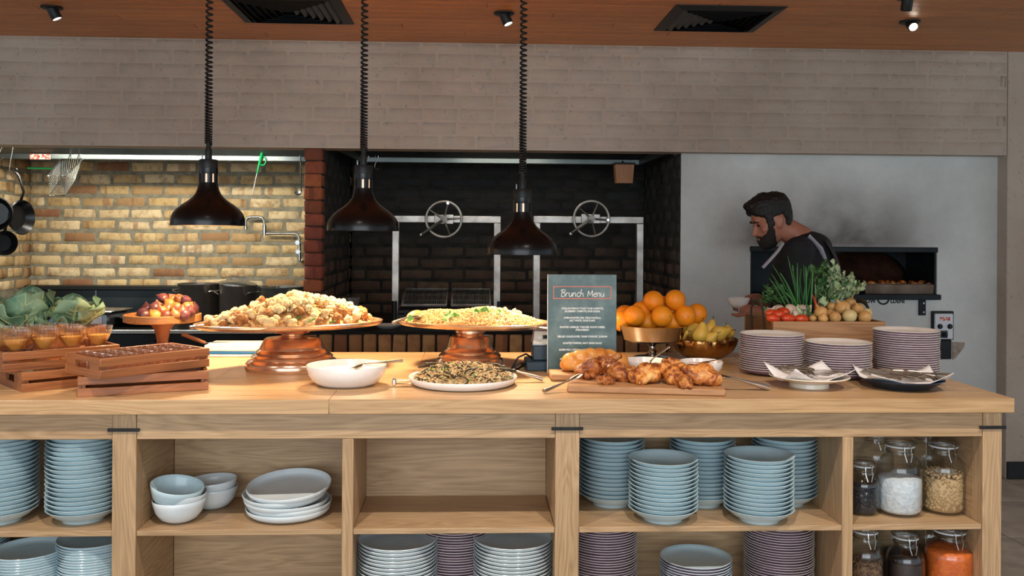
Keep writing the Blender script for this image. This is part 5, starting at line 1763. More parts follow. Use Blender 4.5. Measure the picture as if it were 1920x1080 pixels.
for i, (px, py, dy, lab) in enumerate(((950, 607, -.10, 'folded flatbread piece lying nearest the eye on the rice'), (966, 598, -.02, 'flatbread piece at the menu end of the rice'), (980, 600, .05, 'flatbread piece half hidden behind the others on the rice'))):
    p = onY(px, py, pl2.location.y + dy)
    tag(obj('flatbread', leaf_mesh(.075, .034, 1.0, .3, .25, 200 + i, M['flat_bread'], 'flatbread', 8, 8, .004, .45), None, p + Vector((0, -.02, -.01)), (.35, .1, 1.2 + i * .5)), lab, 'bread')
q = onY(777, 590, pl2.location.y + .02)
tag(MB().ball((0, 0, 0), (.032, .022, .016), 16, 10).build('pumpkin_piece', M['crust'], None, q, (0, -.3, .4), 180), 'golden roast pumpkin piece at the edge of the rice', 'food')
c0 = onY(779, 593, 3.50)
spoon('serving_spoon', 'steel serving spoon lying in the rice with its handle over the platter edge', c0, c0 + Vector((-.05, -.015, -.003)), onY(737, 605, 3.46), mat='handle_steel', hw=(.005, .011), bw=.024, bl=.032)
c0 = onY(1005, 616, 3.40)
spoon('serving_spoon', 'steel serving spoon with its handle end against the menu board', c0 + Vector((-.09, .03, .016)), c0, onY(1029, 617, 3.375), mat='handle_steel', hw=(.005, .010), bw=.02)

# ================================================================== white yoghurt bowl
c = onZ(650, 721)
wb = thing('serving_bowl', 'large white serving bowl of yoghurt at the worktop edge', 'bowl', (c.x, c.y, TOP + .0005))
R = .136
MB().lathe([(0, .004), (R * .60, .004), (R * .62, 0), (R * .66, 0), (R * .80, .012), (R * .93, .034), (R, .066), (R * .985, .069), (R * .965, .066), (R * .90, .036), (R * .78, .018), (0, .012)], 64).build('bowl_body', M['white'], wb, smooth=60)
MB().lathe([(0, .050), (R * .5, .049), (R * .936, .047), (R * .90, .038), (0, .038)], 40).build('yoghurt', M['yoghurt'], wb, smooth=60)
spoon('serving_spoon', 'dark-handled steel spoon standing in the white yoghurt bowl', Vector((c.x + .035, c.y - .01, TOP + .062)), Vector((c.x + .07, c.y, TOP + .075)), onY(755, 676, c.y + .03), mat='cutlery_dark', hw=(.005, .010), bw=.022, bl=.032)

# ================================================================== charred broccolini plate
c = onZ(868, 720)
bp = thing('serving_plate', 'large white round plate of charred greens at the worktop edge', 'plate', (c.x, c.y, TOP + .0005))
R = .187
MB().lathe([(0, .002), (R * .80, .002), (R * .82, 0), (R * .86, 0), (R * .95, .008), (R, .026), (R * .99, .029), (R * .975, .027), (R * .93, .014), (R * .85, .010), (0, .008)], 72).build('plate_body', M['white'], bp, smooth=60)


def mound3(x, y):
    r2 = (x / .17) ** 2 + (y / .165) ** 2
    return .012 + .052 * max(0, 1 - r2) ** .6


MB().sheet(lambda u, v: ((2 * u - 1) * .165, (2 * v - 1) * .16 * math.sqrt(max(0, 1 - (2 * u - 1) ** 2)), .8 * mound3((2 * u - 1) * .165, (2 * v - 1) * .16 * math.sqrt(max(0, 1 - (2 * u - 1) ** 2)))), 24, 16).build('greens_bed', M['broc_b'], None, bp.location, None, 180)
tag(bpy.data.objects['greens_bed'], 'bed of shredded greens filling the round plate', 'food', None, 'stuff')
for nm, mt, cnt, ln, wd, lab in (('charred_greens', 'broc_a', 300, .030, .0045, 'charred dark green strips heaped on the round plate'), ('golden_crumbs', 'broc_b', 1500, .016, .0028, 'golden crumbs and shreds scattered over the charred greens'), ('green_shreds', 'mint', 70, .020, .004, 'bright green shreds among the charred greens')):
    gm = MB()
    for i in range(cnt):
        x, y = r_.uniform(-.168, .168), r_.uniform(-.165, .165)
        if (x / .168) ** 2 + (y / .165) ** 2 > 1:
            continue
        z = mound3(x, y) + r_.uniform(-.002, .009)
        gm.ball((x, y, z), (ln * r_.uniform(.3, .6), wd * r_.uniform(.5, 1), wd * .5), 6, 4, Euler((r_.uniform(-.6, .6), r_.uniform(-.7, .7), r_.uniform(0, 6.3))).to_matrix().to_4x4(), fn=lambda q, s=i: 1 + .35 * noise.noise(q * 2 + Vector((s * .37, 0, 0))))
    tag(gm.build(nm, M[mt], None, bp.location, None, 180), lab, 'food', None, 'stuff')
st_m = [MB().tube([(-.05, 0, 0), (-.01, .006, .008), (.03, .002, .006), (.055, -.006, -.002)], [.004, .0055, .006, .009], 7).ball((.058, -.006, 0), (.016, .012, .009), 9, 7, fn=lambda q: 1 + .3 * noise.noise(q * 4)).mesh('broccolini', M['broc_a'], 180)]
for i, (x, y, rz) in enumerate(((-.12, .02, .5), (.10, .06, -.4), (.13, -.02, .3), (-.09, .06, 2.6), (.02, -.10, 1.2))):
    tag(obj('broccolini', st_m[0], None, bp.location + Vector((x, y, mound3(x, y) + .007)), (r_.uniform(-.2, .2), r_.uniform(-.2, .2), rz), (.75, .75, .75)), ('charred stem at the tongs side of the round plate', 'charred stem under the spoon on the round plate', 'charred stem at the menu side of the round plate', 'charred stem behind the tongs on the round plate', 'charred stem at the front of the round plate')[i], 'food', 'broccolini stems on the round plate')
tg = thing('serving_tongs', 'steel serving tongs resting in the charred greens', 'tongs', (0, 0, 0))
E0, E1 = onY(741, 716, c.y - .05), onY(810, 714, c.y - .06)
for dz, dy in ((.004, 0), (-.005, -.006)):
    MB().tube([E0 + Vector((.004, dy, dz)), E0.lerp(E1, .5) + Vector((0, dy * 2, dz * 1.2)), E1 + Vector((0, dy, dz))], [.006, .0065, .007], 8, flat=.3).build('arm', M['handle_steel'], tg)
MB().box(-.010, .004, -.012, .006, -.012, .012, .003).build('hinge', M['cutlery'], tg, E0)
c1 = onY(946, 692, c.y + .06)
spoon('serving_spoon', 'large steel serving spoon resting on the far rim of the charred greens plate', c1, c1 + Vector((.05, 0, -.006)), onZ(1018, 711, TOP + .010), mat='handle_steel', hw=(.005, .013), bw=.024, bl=.034)

# ================================================================== menu board
A, B = onZ(1027.5, 701), onZ(1157, 701)
Ym = 3.357
MW, MH = B.x - A.x, onY(1092, 515, Ym).z - TOP
mn = thing('menu_board', 'upright grey-green brunch menu board with white lettering', 'sign', ((A.x + B.x) / 2, Ym, TOP + .0005), rot=(-.03, 0, 0))
MB().box(-MW / 2, MW / 2, 0, .005, 0, MH, .001).build('panel', M['menu'], mn)
MB().box(-MW / 2 - .0022, -MW / 2 - .0002, -.001, .006, 0, MH).build('edge_strip', M['cream'], mn)
PXM = MW / 129.5
mx = lambda px: (px - 1092.2) * PXM
mz = lambda py: MH - (py - 515.5) * PXM
fr = MB()
for x0, x1, y0, y1 in ((1037, 1147, 537.6, 539.2), (1037, 1147, 560, 561.6), (1037, 1038.6, 539.2, 560), (1145.4, 1147, 539.2, 560)):
    fr.box(mx(x0), mx(x1), -.0008, -.0002, mz(y1), mz(y0))
fr.build('red_frame', M['ink_red'], mn, smooth=0)
hw_pts = {  # handwritten strokes, x 0..1 wide, y 0 baseline .. 1 cap height
    'B': (.62, [[(.12, .95), (.08, .5), (.05, .0)], [(-.1, .80), (.12, .98), (.45, .95), (.48, .72), (.15, .55), (.45, .48), (.55, .22), (.35, .0), (.0, .02)]]),
    'r': (.40, [[(.05, .55), (.05, .0)], [(.05, .38), (.18, .55), (.36, .52)]]),
    'u': (.50, [[(.05, .55), (.02, .18), (.15, .0), (.33, .08), (.42, .55)], [(.42, .55), (.42, .0)]]),
    'n': (.50, [[(.05, .55), (.05, .0)], [(.05, .36), (.2, .56), (.36, .50), (.40, .0)]]),
    'c': (.48, [[(.44, .52), (.25, .60), (.06, .35), (.08, .08), (.25, -.02), (.46, .12)]]),
    'h': (.52, [[(.10, 1.05), (.06, .5), (.05, .0)], [(.05, .32), (.22, .50), (.38, .42), (.42, .0)]]),
    'M': (.78, [[(.06, .0), (.08, .5), (.10, .82)], [(.10, .82), (.34, .18), (.62, .90)], [(.62, .90), (.66, .45), (.72, .0)]]),
    'e': (.48, [[(.06, .28), (.40, .36), (.36, .56), (.16, .52), (.04, .22), (.18, .0), (.44, .08)]]),
    ' ': (.42, [])}
hwm = MB()
H_ = 13.5 * PXM
wid = sum(hw_pts[ch][0] for ch in 'Brunch Menu')
k_ = 82 * PXM / wid
x = mx(1051.5)
for ch in 'Brunch Menu':
    ww, strokes = hw_pts[ch]
    for s_ in strokes:
        fine = []
        for a_, b_ in zip(s_, s_[1:]):
            fine += [(a_[0] + (b_[0] - a_[0]) * q_, a_[1] + (b_[1] - a_[1]) * q_) for q_ in (0, .5)]
        fine.append(s_[-1])
        hwm.tube([(x + (px_ + .12 * pz_) * k_, -.0009, mz(557.3) + pz_ * H_) for px_, pz_ in fine], .0016, 6, up=(0, 1, 0))
    x += ww * k_
hwm.build('title', M['ink_white'], mn)
for py, ln, w_ in ((579, 'CHALLAH FRENCH TOAST, PLUM COMPOTE,', 79), (584.3, 'BLUEBERRY COMPOTE, ROSE SUGAR', 66), (596.6, 'OVEN ROASTED FIGS, STRACCIATELLA,', 70), (601.8, 'SALT WHITE, OLIVE PLANT', 49), (614, 'ROASTED CABBAGE, TORCHED GOATS CHEESE,', 85), (619.2, 'STRAWBERRY', 26), (631.6, 'GRILLED CAULIFLOWER, TAHINI YOGHURT, DUKKAH', 94),
                   (643.9, 'ROASTED PUMPKIN, NAVY GRAIN SALAD', 73), (656.3, 'QUEEN PEAS, SAFFRON AND BAY LEAF CUSTARD,', 88), (661.5, 'WALNUT SUGAR CRUMB', 42), (673.8, 'SPICE ROAST CHICKEN, BERRY RELISH', 84)):
    o = text(ln, 4.9 * PXM, (mx(1092.5), -.0006, mz(py + 1.9)), M['ink_white'], mn, 'menu_line', bold=.00035)
    wx = max(v.co.x for v in o.data.vertices) - min(v.co.x for v in o.data.vertices)
    o.scale = (w_ * PXM / wx, 1, 1)
MB().box(-.05, .05, .006, .05, 0, .004).add([(-.045, .0062, 0), (.045, .0062, 0), (.045, .0062, .09), (-.045, .0062, .09), (-.045, .05, 0), (.045, .05, 0), (.045, .010, .09), (-.045, .010, .09)], [(0, 1, 2, 3), (4, 7, 6, 5), (0, 3, 7, 4), (1, 5, 6, 2), (3, 2, 6, 7)]).build('rear_foot', M['clear_plastic'], mn, smooth=0)

# device behind the menu
A = onZ(989, 702)
dv = thing('label_scale', 'dark blue-grey counter scale half hidden behind the menu board', 'scale', (A.x, A.y + .07, TOP + .0005))
MB().box(0, .20, 0, .16, 0, .036, .004).build('base', M['device'], dv)
MB().box(.026, .19, .03, .14, .0365, .094, .004).build('column', M['device'], dv)
MB().box(.024, .192, .028, .142, .0945, .0985, .001).build('trim_strip', M['steel'], dv)
MB().add([(.026, .03, .099), (.19, .03, .099), (.19, .14, .099), (.026, .14, .099), (.034, .06, .145), (.182, .06, .145), (.182, .13, .145), (.034, .13, .145)], [(3, 2, 1, 0), (4, 5, 6, 7), (0, 1, 5, 4), (1, 2, 6, 5), (2, 3, 7, 6), (3, 0, 4, 7)]).build('head', M['cream'], dv, smooth=0)
MB().box(.065, .16, .040, .046, .118, .132).build('display', M['black'], dv, None, (-.0, 0, 0))
MB().tube([(-.001, .02, .026), (-.025, .0, .030), (-.05, .0, .012), (-.055, .02, .0045), (-.03, .04, .004), (.0, .17, .004)], .0042, 8).build('cable', M['black_cord'], dv)
MB().tube([(.024, .05, .045), (.0, .03, .062), (-.03, .02, .05), (-.055, .03, .0045)], .0038, 8).build('cable', M['black_cord'], dv)

# ================================================================== roast chicken board
A, B = onZ(1063, 736), onZ(1361, 744)
L = (B - A).length
rz = math.atan2(B.y - A.y, B.x - A.x)
cb = thing('serving_board', 'long oak serving board under the roast chicken', 'board', (A.x, A.y, TOP + .0005), rz)
MB().box(0, L, 0, .20, 0, .022, .004).build('board_body', M['board'], cb)
A2 = onZ(1033, 715)
tag(MB().box(0, .27, 0, .13, 0, .024, .005).build('serving_board', M['board'], None, (A2.x, max(A2.y, 3.17), TOP + .0005)), 'smaller wooden board behind the chicken board, under the golden loaf', 'board')
BT = TOP + .0225


def blob(parts, name, mat, voxel=.0045, amp=.0022, sc=55):
    mb = MB()
    for c_, r__, rot in parts:
        mb.ball(c_, r__, 14, 10, Euler(rot).to_matrix().to_4x4())
    return remesh(mb, voxel, 3, name, mat, amp, sc)


def thigh(seed, s=1.0):
    r = random.Random(seed)
    j = lambda q: r.uniform(-q, q)
    parts = [((0, 0, .030), (.040, .030, .030), (j(.3), j(.3), j(.4))), ((.028, j(.008), .034), (.030, .022, .022), (0, .4, 0)), ((-.026, j(.008), .024), (.030, .026, .022), (0, -.3, 0)), ((.0, -.014, .022), (.03, .02, .018), (0, 0, j(.6)))]
    for k in range(5):                                   # drumstick
        q = k / 4
        parts.append(((.034 + .038 * q, -.004 * k, .036 + .022 * q), (.018 - .009 * q,) * 3, (0, 0, 0)))
    parts.append(((.078, -.016, .062), (.010, .009, .010), (0, 0, 0)))
    for k in range(3):                                   # wing tip folds
        parts.append(((-.034 + .012 * k, -.026, .012 + .006 * k), (.016, .012, .010), (0, j(.5), j(.8))))
    return blob(parts, 'roast_chicken_piece', M['roast'], .004, .0055, 42)


def on_board(px, py):                                    # point on the board top
    p = onZ(px, py, BT)
    return p


ch = [(1112, 709, .5, 1.25, thigh(1), 'large roast chicken piece nearest the loaf'), (1157, 714, 2.3, 1.12, thigh(2), 'roast chicken leg standing between the loaf and the berry bowl'),
      (1216, 719, .25, 1.22, thigh(3), 'broad roast chicken piece before the berry bowl'), (1264, 721, 1.9, 1.1, thigh(4), 'upright narrow roast chicken piece in the middle of the board'),
      (1316, 723, 2.9, 1.28, thigh(5), 'dark roast chicken piece under the big serving spoon'), (1138, 722, 3.6, .62, None, 'small roast chicken scrap before the leg'), (1286, 727, 1.2, .75, None, 'small dark roast chicken piece at the board front'), (1186, 708, 4.0, .7, None, 'roast chicken piece tucked behind the broad one')]
for px, py, a_, s, m_, lab in ch:
    p = on_board(px, py)
    o = obj('roast_chicken_piece', m_ or bpy.data.meshes['roast_chicken_piece'], None, p + Vector((0, .014, -.004)), (0, 0, a_), (s, s, s * .98))
    tag(o, lab, 'chicken', 'roast chicken pieces on the board')
mb = []
for k in range(6):
    q = k / 5
    mb.append(((-.085 + .034 * k, .010 * math.sin(k * 2.1), .034 + .016 * math.sin(PI * q)), (.030, .034, .030), (0, .5 * (-1) ** k, .6 * (-1) ** k)))
    mb.append(((-.085 + .034 * k, .020 * math.cos(k * 2.1), .022), (.034, .040, .022), (0, 0, 0)))
p = onY(1117, 700, 3.21)
tag(obj('bread_loaf', blob(mb, 'bread_loaf', M['crust'], .005, .001, 30), None, Vector((p.x, 3.235, TOP + .0225)), (0, 0, .05), (1.05, 1, 1.12)), 'golden plaited loaf behind the chicken, in front of the menu', 'bread')
E0 = onZ(1020, 733, TOP + .008)
spoon('serving_spoon', 'dark-handled serving spoon with its bowl against the loaf end of the chicken board', onY(1081, 706, 3.02), onY(1072, 711, 3.01), E0, mat='cutlery_dark', hw=(.004, .010), bw=.016, bl=.026)
c0 = onY(1347, 703, 2.98)
spoon('serving_spoon', 'big polished serving spoon resting on the dark chicken piece', c0, onY(1362, 706, 2.97), onZ(1440, 727, TOP + .008), mat='handle_steel', hw=(.006, .017), bw=.026, bl=.042)

# dips
for px, Y, R, fill, lab, fl in ((1210, 3.30, .083, 'beet', 'white bowl of red berry sauce behind the chicken', .036), (1315, 3.27, .078, 'pink', 'white bowl of pink sauce below the brass pear bowl', .044)):
    p = onY(px, 670, Y)
    t = thing('sauce_bowl', lab, 'bowl', (p.x, Y, TOP + .0005), 0, 'white sauce bowls')
    MB().lathe([(0, .004), (R * .48, .004), (R * .5, 0), (R * .56, 0), (R * .78, .016), (R * .94, .036), (R, .056), (R * .985, .0585), (R * .96, .056), (R * .90, .038), (R * .74, .02), (0, .012)], 56).build('bowl_body', M['white'], t, smooth=60)
    k_ = .955 if fl < .05 else .95
    MB().lathe([(0, fl + .002), (R * .6, fl + .001), (R * (.86 if fl < .04 else .915), fl), (R * .82, fl - .008), (0, fl - .008)], 36).build('sauce', M[fill], t, smooth=60)
p = onY(1210, 670, 3.30)
spoon('teaspoon', 'steel spoon leaning out of the red berry sauce', Vector((p.x + .01, 3.30, TOP + .045)), Vector((p.x + .03, 3.30, TOP + .065)), onY(1254, 650, 3.33), mat='cutlery', hw=(.003, .0075), bw=.014, bl=.022)
p = onY(1315, 670, 3.27)
spoon('teaspoon', 'steel spoon resting across the pink sauce bowl', Vector((p.x + .01, 3.26, TOP + .055)), Vector((p.x + .045, 3.27, TOP + .06)), onY(1376, 669, 3.30), mat='cutlery', hw=(.003, .0075), bw=.014, bl=.022)

# ================================================================== oranges on a silver stand
c = onY(1223, 620, 3.74)
z0 = 1.0
os_ = thing('cake_stand', 'silver pedestal stand heaped with oranges', 'stand', (c.x, 3.74, TOP + .0005))
MB().lathe([(0, 0), (.080, 0), (.084, .006), (.07, .012), (.03, .018), (.017, .026), (.020, .034), (.014, .042), (.013, .055), (.022, .066), (.05, .072), (.105, .076), (.122, .084), (.136, .118), (.147, .138), (.150, .143), (.144, .145), (.132, .122), (.116, .088), (.0, .082)], 64).build('stand_body', M['silver'], os_, smooth=40)
om = MB().ball((0, 0, 0), (.0435, .0435, .0425), 28, 18).mesh('orange', M['orange'], 180)
nm_ = MB().lathe([(0, .0), (.0032, 0), (.0036, .0012), (.0018, .002), (0, .002)], 8).mesh('navel', M['navel'], 60)
orr = [(1225, 564.6, .0), (1266, 562.5, -.01), (1203, 584, .03), (1190, 592, -.04), (1241, 593, -.06), (1284.6, 592, -.03), (1306.5, 588, .05), (1166, 602, .0), (1172, 591, .07), (1214, 604, .02), (1262, 604, .02), (1257, 585, .05), (1243, 574, .08), (1232, 600, .09), (1290, 600, .09)]
ol = ['topmost orange nearer the menu board', 'topmost orange before the grey wall', 'orange behind the front row, nearer the menu', 'front orange beside the menu board edge', 'front orange in the middle of the heap, with a dark speck', 'front orange at the pear end', 'last orange at the pear end, behind', 'orange half hidden by the menu board, low', 'orange half hidden by the menu board, higher', 'orange deep between the two front ones near the menu', 'orange deep between the two front ones near the pears', 'orange behind the middle of the heap', 'orange glimpsed between the two topmost', 'orange hidden at the back of the stand', 'orange at the back of the stand by the wall']
r_ = random.Random(6)
for (x, y, dy), lab in zip(orr, ol):
    p = onY(x, y, 3.74 + dy)
    p.z = max(p.z, 1.052)
    o = obj('orange', om, None, p, (r_.uniform(0, 6), r_.uniform(0, 6), 0))
    tag(o, lab, 'orange', 'oranges on the silver stand')
    obj('navel', nm_, o, (0, 0, .0412))

# ================================================================== pears in a brass bowl
c = onY(1320, 650, 3.79)
bb = thing('fruit_bowl', 'fluted brass bowl of pears', 'bowl', (c.x, 3.79, TOP + .0005))
R = .137
flut = lambda p, a_, r: (p[0] * (1 + .028 * abs(math.cos(a_ * 9)) * min(1, p[2] / .02)), p[1] * (1 + .028 * abs(math.cos(a_ * 9)) * min(1, p[2] / .02)), p[2])
MB().lathe([(0, .003), (R * .40, .003), (R * .44, 0), (R * .52, .001), (R * .70, .014), (R * .86, .034), (R * .955, .058), (R, .082), (R * .985, .084), (R * .97, .082), (R * .925, .058), (R * .83, .036), (R * .67, .018), (0, .008)], 144, fn=flut).build('bowl_body', M['brass'], bb, smooth=60)
pp = [(0, -.036), (.014, -.0355), (.028, -.028), (.0355, -.012), (.0345, .004), (.027, .020), (.018, .034), (.013, .046), (.009, .052), (0, .053)]
pm = [MB().lathe(pp, 24, fn=lambda p, a_, r, s=s: (p[0] * (1 + .03 * math.cos(2 * a_ + s)) + .004 * math.sin(p[2] * 30 + s), p[1] * (1 + .03 * math.sin(3 * a_ + s)), p[2])).mesh('pear', M['pear'], 180) for s in range(3)]
stm = MB().tube([(0, 0, .050), (.002, 0, .060), (.006, .002, .072)], [.0018, .0016, .0026], 6).mesh('stalk', M['stalk'])
for x, y, dy, rot, s, lab in ((1276, 627, -.05, (1.2, .2, .6), .78, 'round pear seen end-on at the orange side of the brass bowl'), (1296, 617, .0, (.2, .9, .3), .95, 'pear tilted over with its neck towards the tall pear'), (1314, 626, -.07, (-.12, .12, 0), .95, 'pear standing upright in the middle of the brass bowl'),
                              (1331, 618, .02, (.1, .5, 1.0), .9, 'pear with its neck and stalk pointing up behind the upright one'), (1349, 624, -.03, (.3, 1.3, .2), .95, 'pear lying on its side at the plate end of the bowl'), (1368, 623, .02, (-.4, -.2, .4), .62, 'small pear on end at the plate end of the bowl'), (1332, 634, -.08, (.9, .4, .5), .75, 'greenish pear low between the others')):
    p = onY(x, y, 3.79 + dy)
    o = obj('pear', r_.choice(pm), None, p, rot, (s, s, s))
    tag(o, lab, 'pear', 'pears in the brass bowl')
    obj('stalk', stm, o)

# ================================================================== vegetable boxes
A, B = onY(1450, 620, 3.56), onY(1661, 620, 3.56)
bw_, bd = B.x - A.x, .385


def veg_box(z0, z1, label, handles, x0=0.0, x1=None):
    x1 = x1 or bw_
    t = thing('wooden_box', label, 'box', (A.x, 3.56, z0))
    h, th = z1 - z0, .014
    MB().box(x0, x1, 0, th, 0, h, .002).build('front_board', M['boxwood'], t)
    MB().box(x0, x1, bd - th, bd, 0, h, .002).build('back_board', M['boxwood'], t)
    for x in (x0, x1 - th):
        MB().box(x, x + th, th + .0003, bd - th - .0003, 0, h - .0004, .002).build('end_board', M['boxwood_y'], t)
    MB().box(x0 + th, x1 - th, th, bd - th, .001, .008).build('bottom', M['boxwood_y'], t)
    for x, s_ in handles:
        pts = [(x, bd / 2 + .085 * math.cos(PI * k / 14), h - .035 + .04 * min(1, 3 * math.sin(PI * k / 14)) + .066 * math.sin(PI * k / 14)) for k in range(15)]
        mb = MB()
        mb.tube([(x, bd / 2 + .085, h - .062)] + pts + [(x, bd / 2 - .085, h - .062)], .011, 8, flat=.22, up=(1, 0, 0))
        mb.build('handle', M['leather'], t)
    return t


veg_box(TOP + .0005, TOP + .083, 'lower wooden box under the vegetables, mostly hidden by plates', (), .02, bw_ - .03)
ZB = TOP + .0845
ZV = onY(1550, 603, 3.56).z
vb = veg_box(ZB, ZV, 'wooden box of vegetables with looped strap handles', ((-.004, 1), (bw_ - .018, 1)))
lb = bpy.data.objects['wooden_box']
MB().tube([(bw_ - .075, -.004, .03), (bw_ - .08, -.018, .055), (bw_ - .072, -.018, .075), (bw_ - .06, -.004, .078)], .012, 8, flat=.3).build('handle', M['leather'], lb)
YFV = 3.56
r_ = random.Random(12)
tom = MB().ball((0, 0, 0), (.030, .0185, .0185), 20, 12, fn=lambda q: 1 + .03 * noise.noise(q * 1.5)).mesh('tomato', M['tomato'], 180)
cal = MB().lathe([(0, 0), (.004, 0), (.002, .004), (0, .004)], 6, Matrix.Translation((-.029, 0, 0)) @ Matrix.Rotation(-PI / 2, 4, 'Y')).mesh('stem_scar', M['stalk'])
for x, y, d, rz, lab in ((1447, 588, .09, .2, 'roma tomato nearest the box handle, upper'), (1459, 590, .07, -.2, 'roma tomato in the middle of the upper row'), (1468, 585, .10, -.6, 'roma tomato at the mushroom end of the upper row'), (1450, 597, .04, .0, 'roma tomato at the box corner, front row'), (1478, 597, .04, .1, 'large roma tomato in the middle of the front row'), (1503, 598, .04, .0, 'roma tomato in the front row nearest the onions')):
    o = obj('tomato', tom, None, onY(x, y, YFV + d), (r_.uniform(-.2, .2), r_.uniform(-.2, .2), rz), (1, 1, 1))
    tag(o, lab, 'tomato', 'roma tomatoes in the vegetable box')
    obj('stem_scar', cal, o)
onp = [(0, -.9), (.3, -.88), (.72, -.62), (1.0, -.05), (.96, .3), (.7, .66), (.36, .86), (.16, 1.0), (.10, 1.25), (.03, 1.4), (0, 1.4)]
onm = MB().lathe(onp, 24, fn=lambda p, a_, r: (p[0] * (1 + .03 * math.cos(3 * a_)), p[1] * (1 + .03 * math.sin(2 * a_)), p[2])).mesh('onion', M['onion'], 180)
onm2 = onm.copy()
onm2.materials.clear()
onm2.materials.append(M['onion_pale'])
rtm = MB().lathe([(0, -.92), (.16, -.9), (.14, -.84), (0, -.8)], 10).mesh('root_tuft', M['root'])
on_l = [(1539, 586, 13, .06, 'onion at the leaf end, above the small one'), (1559, 575, 9, .14, 'small round onion behind the onion heap'), (1580, 578, 15, .11, 'biggest golden onion in the middle of the heap'), (1594, 569, 12, .17, 'topmost onion with papery neck'), (1608, 580, 12.5, .12, 'onion with dark blotch before the far handle'), (1626, 587, 9.5, .10, 'pale small onion beside the far handle'), (1622, 595, 13, .05, 'onion in the front row at the box end'),
        (1593, 593, 14, .045, 'pale greenish onion in the front row'), (1566, 595, 11.5, .04, 'onion showing its root disc in the front row'), (1543, 597, 9.5, .035, 'low small onion in the front row nearest the leaf'), (1524, 597, 7, .035, 'tiny shallot beside the tomato'), (1556, 588, 9, .08, 'onion sunk between its neighbours')]
for i, (x, y, rp, d, lab) in enumerate(on_l):
    p = onY(x, y, YFV + d)
    s = rp / ppm(p)
    o = obj('onion', onm2 if i in (7, 5) else onm, None, p, (r_.uniform(-.7, .7), r_.uniform(-.6, .6), r_.uniform(0, 6)) if i != 8 else (-1.7, .2, 0), (s, s, s))
    tag(o, lab, 'onion', 'onions in the vegetable box')
    obj('root_tuft', rtm, o)
msm = MB().lathe([(0, .5), (.4, .47), (.75, .32), (.98, .02), (1.0, -.12), (.93, -.2), (.85, -.16), (.3, -.05), (0, -.05)], 24).mesh('mushroom_cap', M['mushroom'], 60)
gim = MB().lathe([(.28, -.06), (.84, -.165), (.80, -.19), (.3, -.12), (.28, -.06)], 24).mesh('gills', M['gill'], 60)
stk = MB().lathe([(0, -.05), (.28, -.06), (.25, -.4), (.3, -.65), (0, -.68)], 14).mesh('stem', M['mushroom'], 60)
for x, y, rp, d, rot, lab in ((1459, 578, 12, .15, (.2, -.2, 0), 'smooth mushroom cap above the tomatoes'), (1484, 581, 13, .11, (.9, .5, 0), 'mushroom tipped to show its dark gills'), (1493, 590, 10, .07, (1.0, .9, .5), 'cut mushroom with gills below the tipped one'), (1505, 577, 11, .15, (.1, .2, 0), 'mushroom cap behind the dark leaf')):
    p = onY(x, y, YFV + d)
    s = rp / ppm(p)
    o = thing('mushroom', lab, 'mushroom', p, 0, 'mushrooms in the vegetable box', rot)
    o.scale = (s, s, s)
    for nm, m_ in (('cap', msm), ('gills', gim), ('stem', stk)):
        obj(nm, m_, o)
gam = MB().lathe([(0, -.75), (.4, -.72), (.9, -.35), (.95, .0), (.7, .45), (.3, .8), (.13, 1.1), (.1, 1.5), (0, 1.52)], 24, fn=lambda p, a_, r: (p[0] * (1 + .08 * abs(math.cos(4 * a_))), p[1] * (1 + .08 * abs(math.cos(4 * a_))), p[2])).mesh('garlic_bulb', M['garlic'], 180)
for x, y, rp, d, lab in ((1421, 588, 9, .16, 'garlic bulb between the handle straps'), (1436, 585, 9.5, .12, 'garlic bulb just inside the near handle'), (1432, 594, 9, .09, 'garlic bulb low in the box corner')):
    p = onY(x, y, YFV + d)
    p.x = max(p.x, A.x + .028)
    s = rp / ppm(p)
    tag(obj('garlic_bulb', gam, None, p, (r_.uniform(-.5, .5), r_.uniform(-.5, .5), 0), (s, s, s)), lab, 'garlic', 'garlic bulbs in the vegetable box')
for x0, y0, x1, y1, d, lab in ((1521, 548, 1529, 580, .16, 'curved red chilli standing beside the spring onions'), (1543, 552, 1540, 575, .2, 'red chilli standing among the pale leaves')):
    t = thing('chilli', lab, 'chilli', (0, 0, 0), 0, 'red chillies in the vegetable box')
    P, Q = onY(x0, y0, YFV + d), onY(x1, y1, YFV + d - .02)
    MB().tube([P, P.lerp(Q, .35) + Vector((.006, 0, 0)), P.lerp(Q, .75) + Vector((.008, 0, 0)), Q], [.001, .005, .0075, .006], 8).build('pod', M['chilli'], t, smooth=180)
    MB().tube([Q, Q + Vector((.001, 0, -.012))], .003, 6).build('stalk', M['herb'], t)
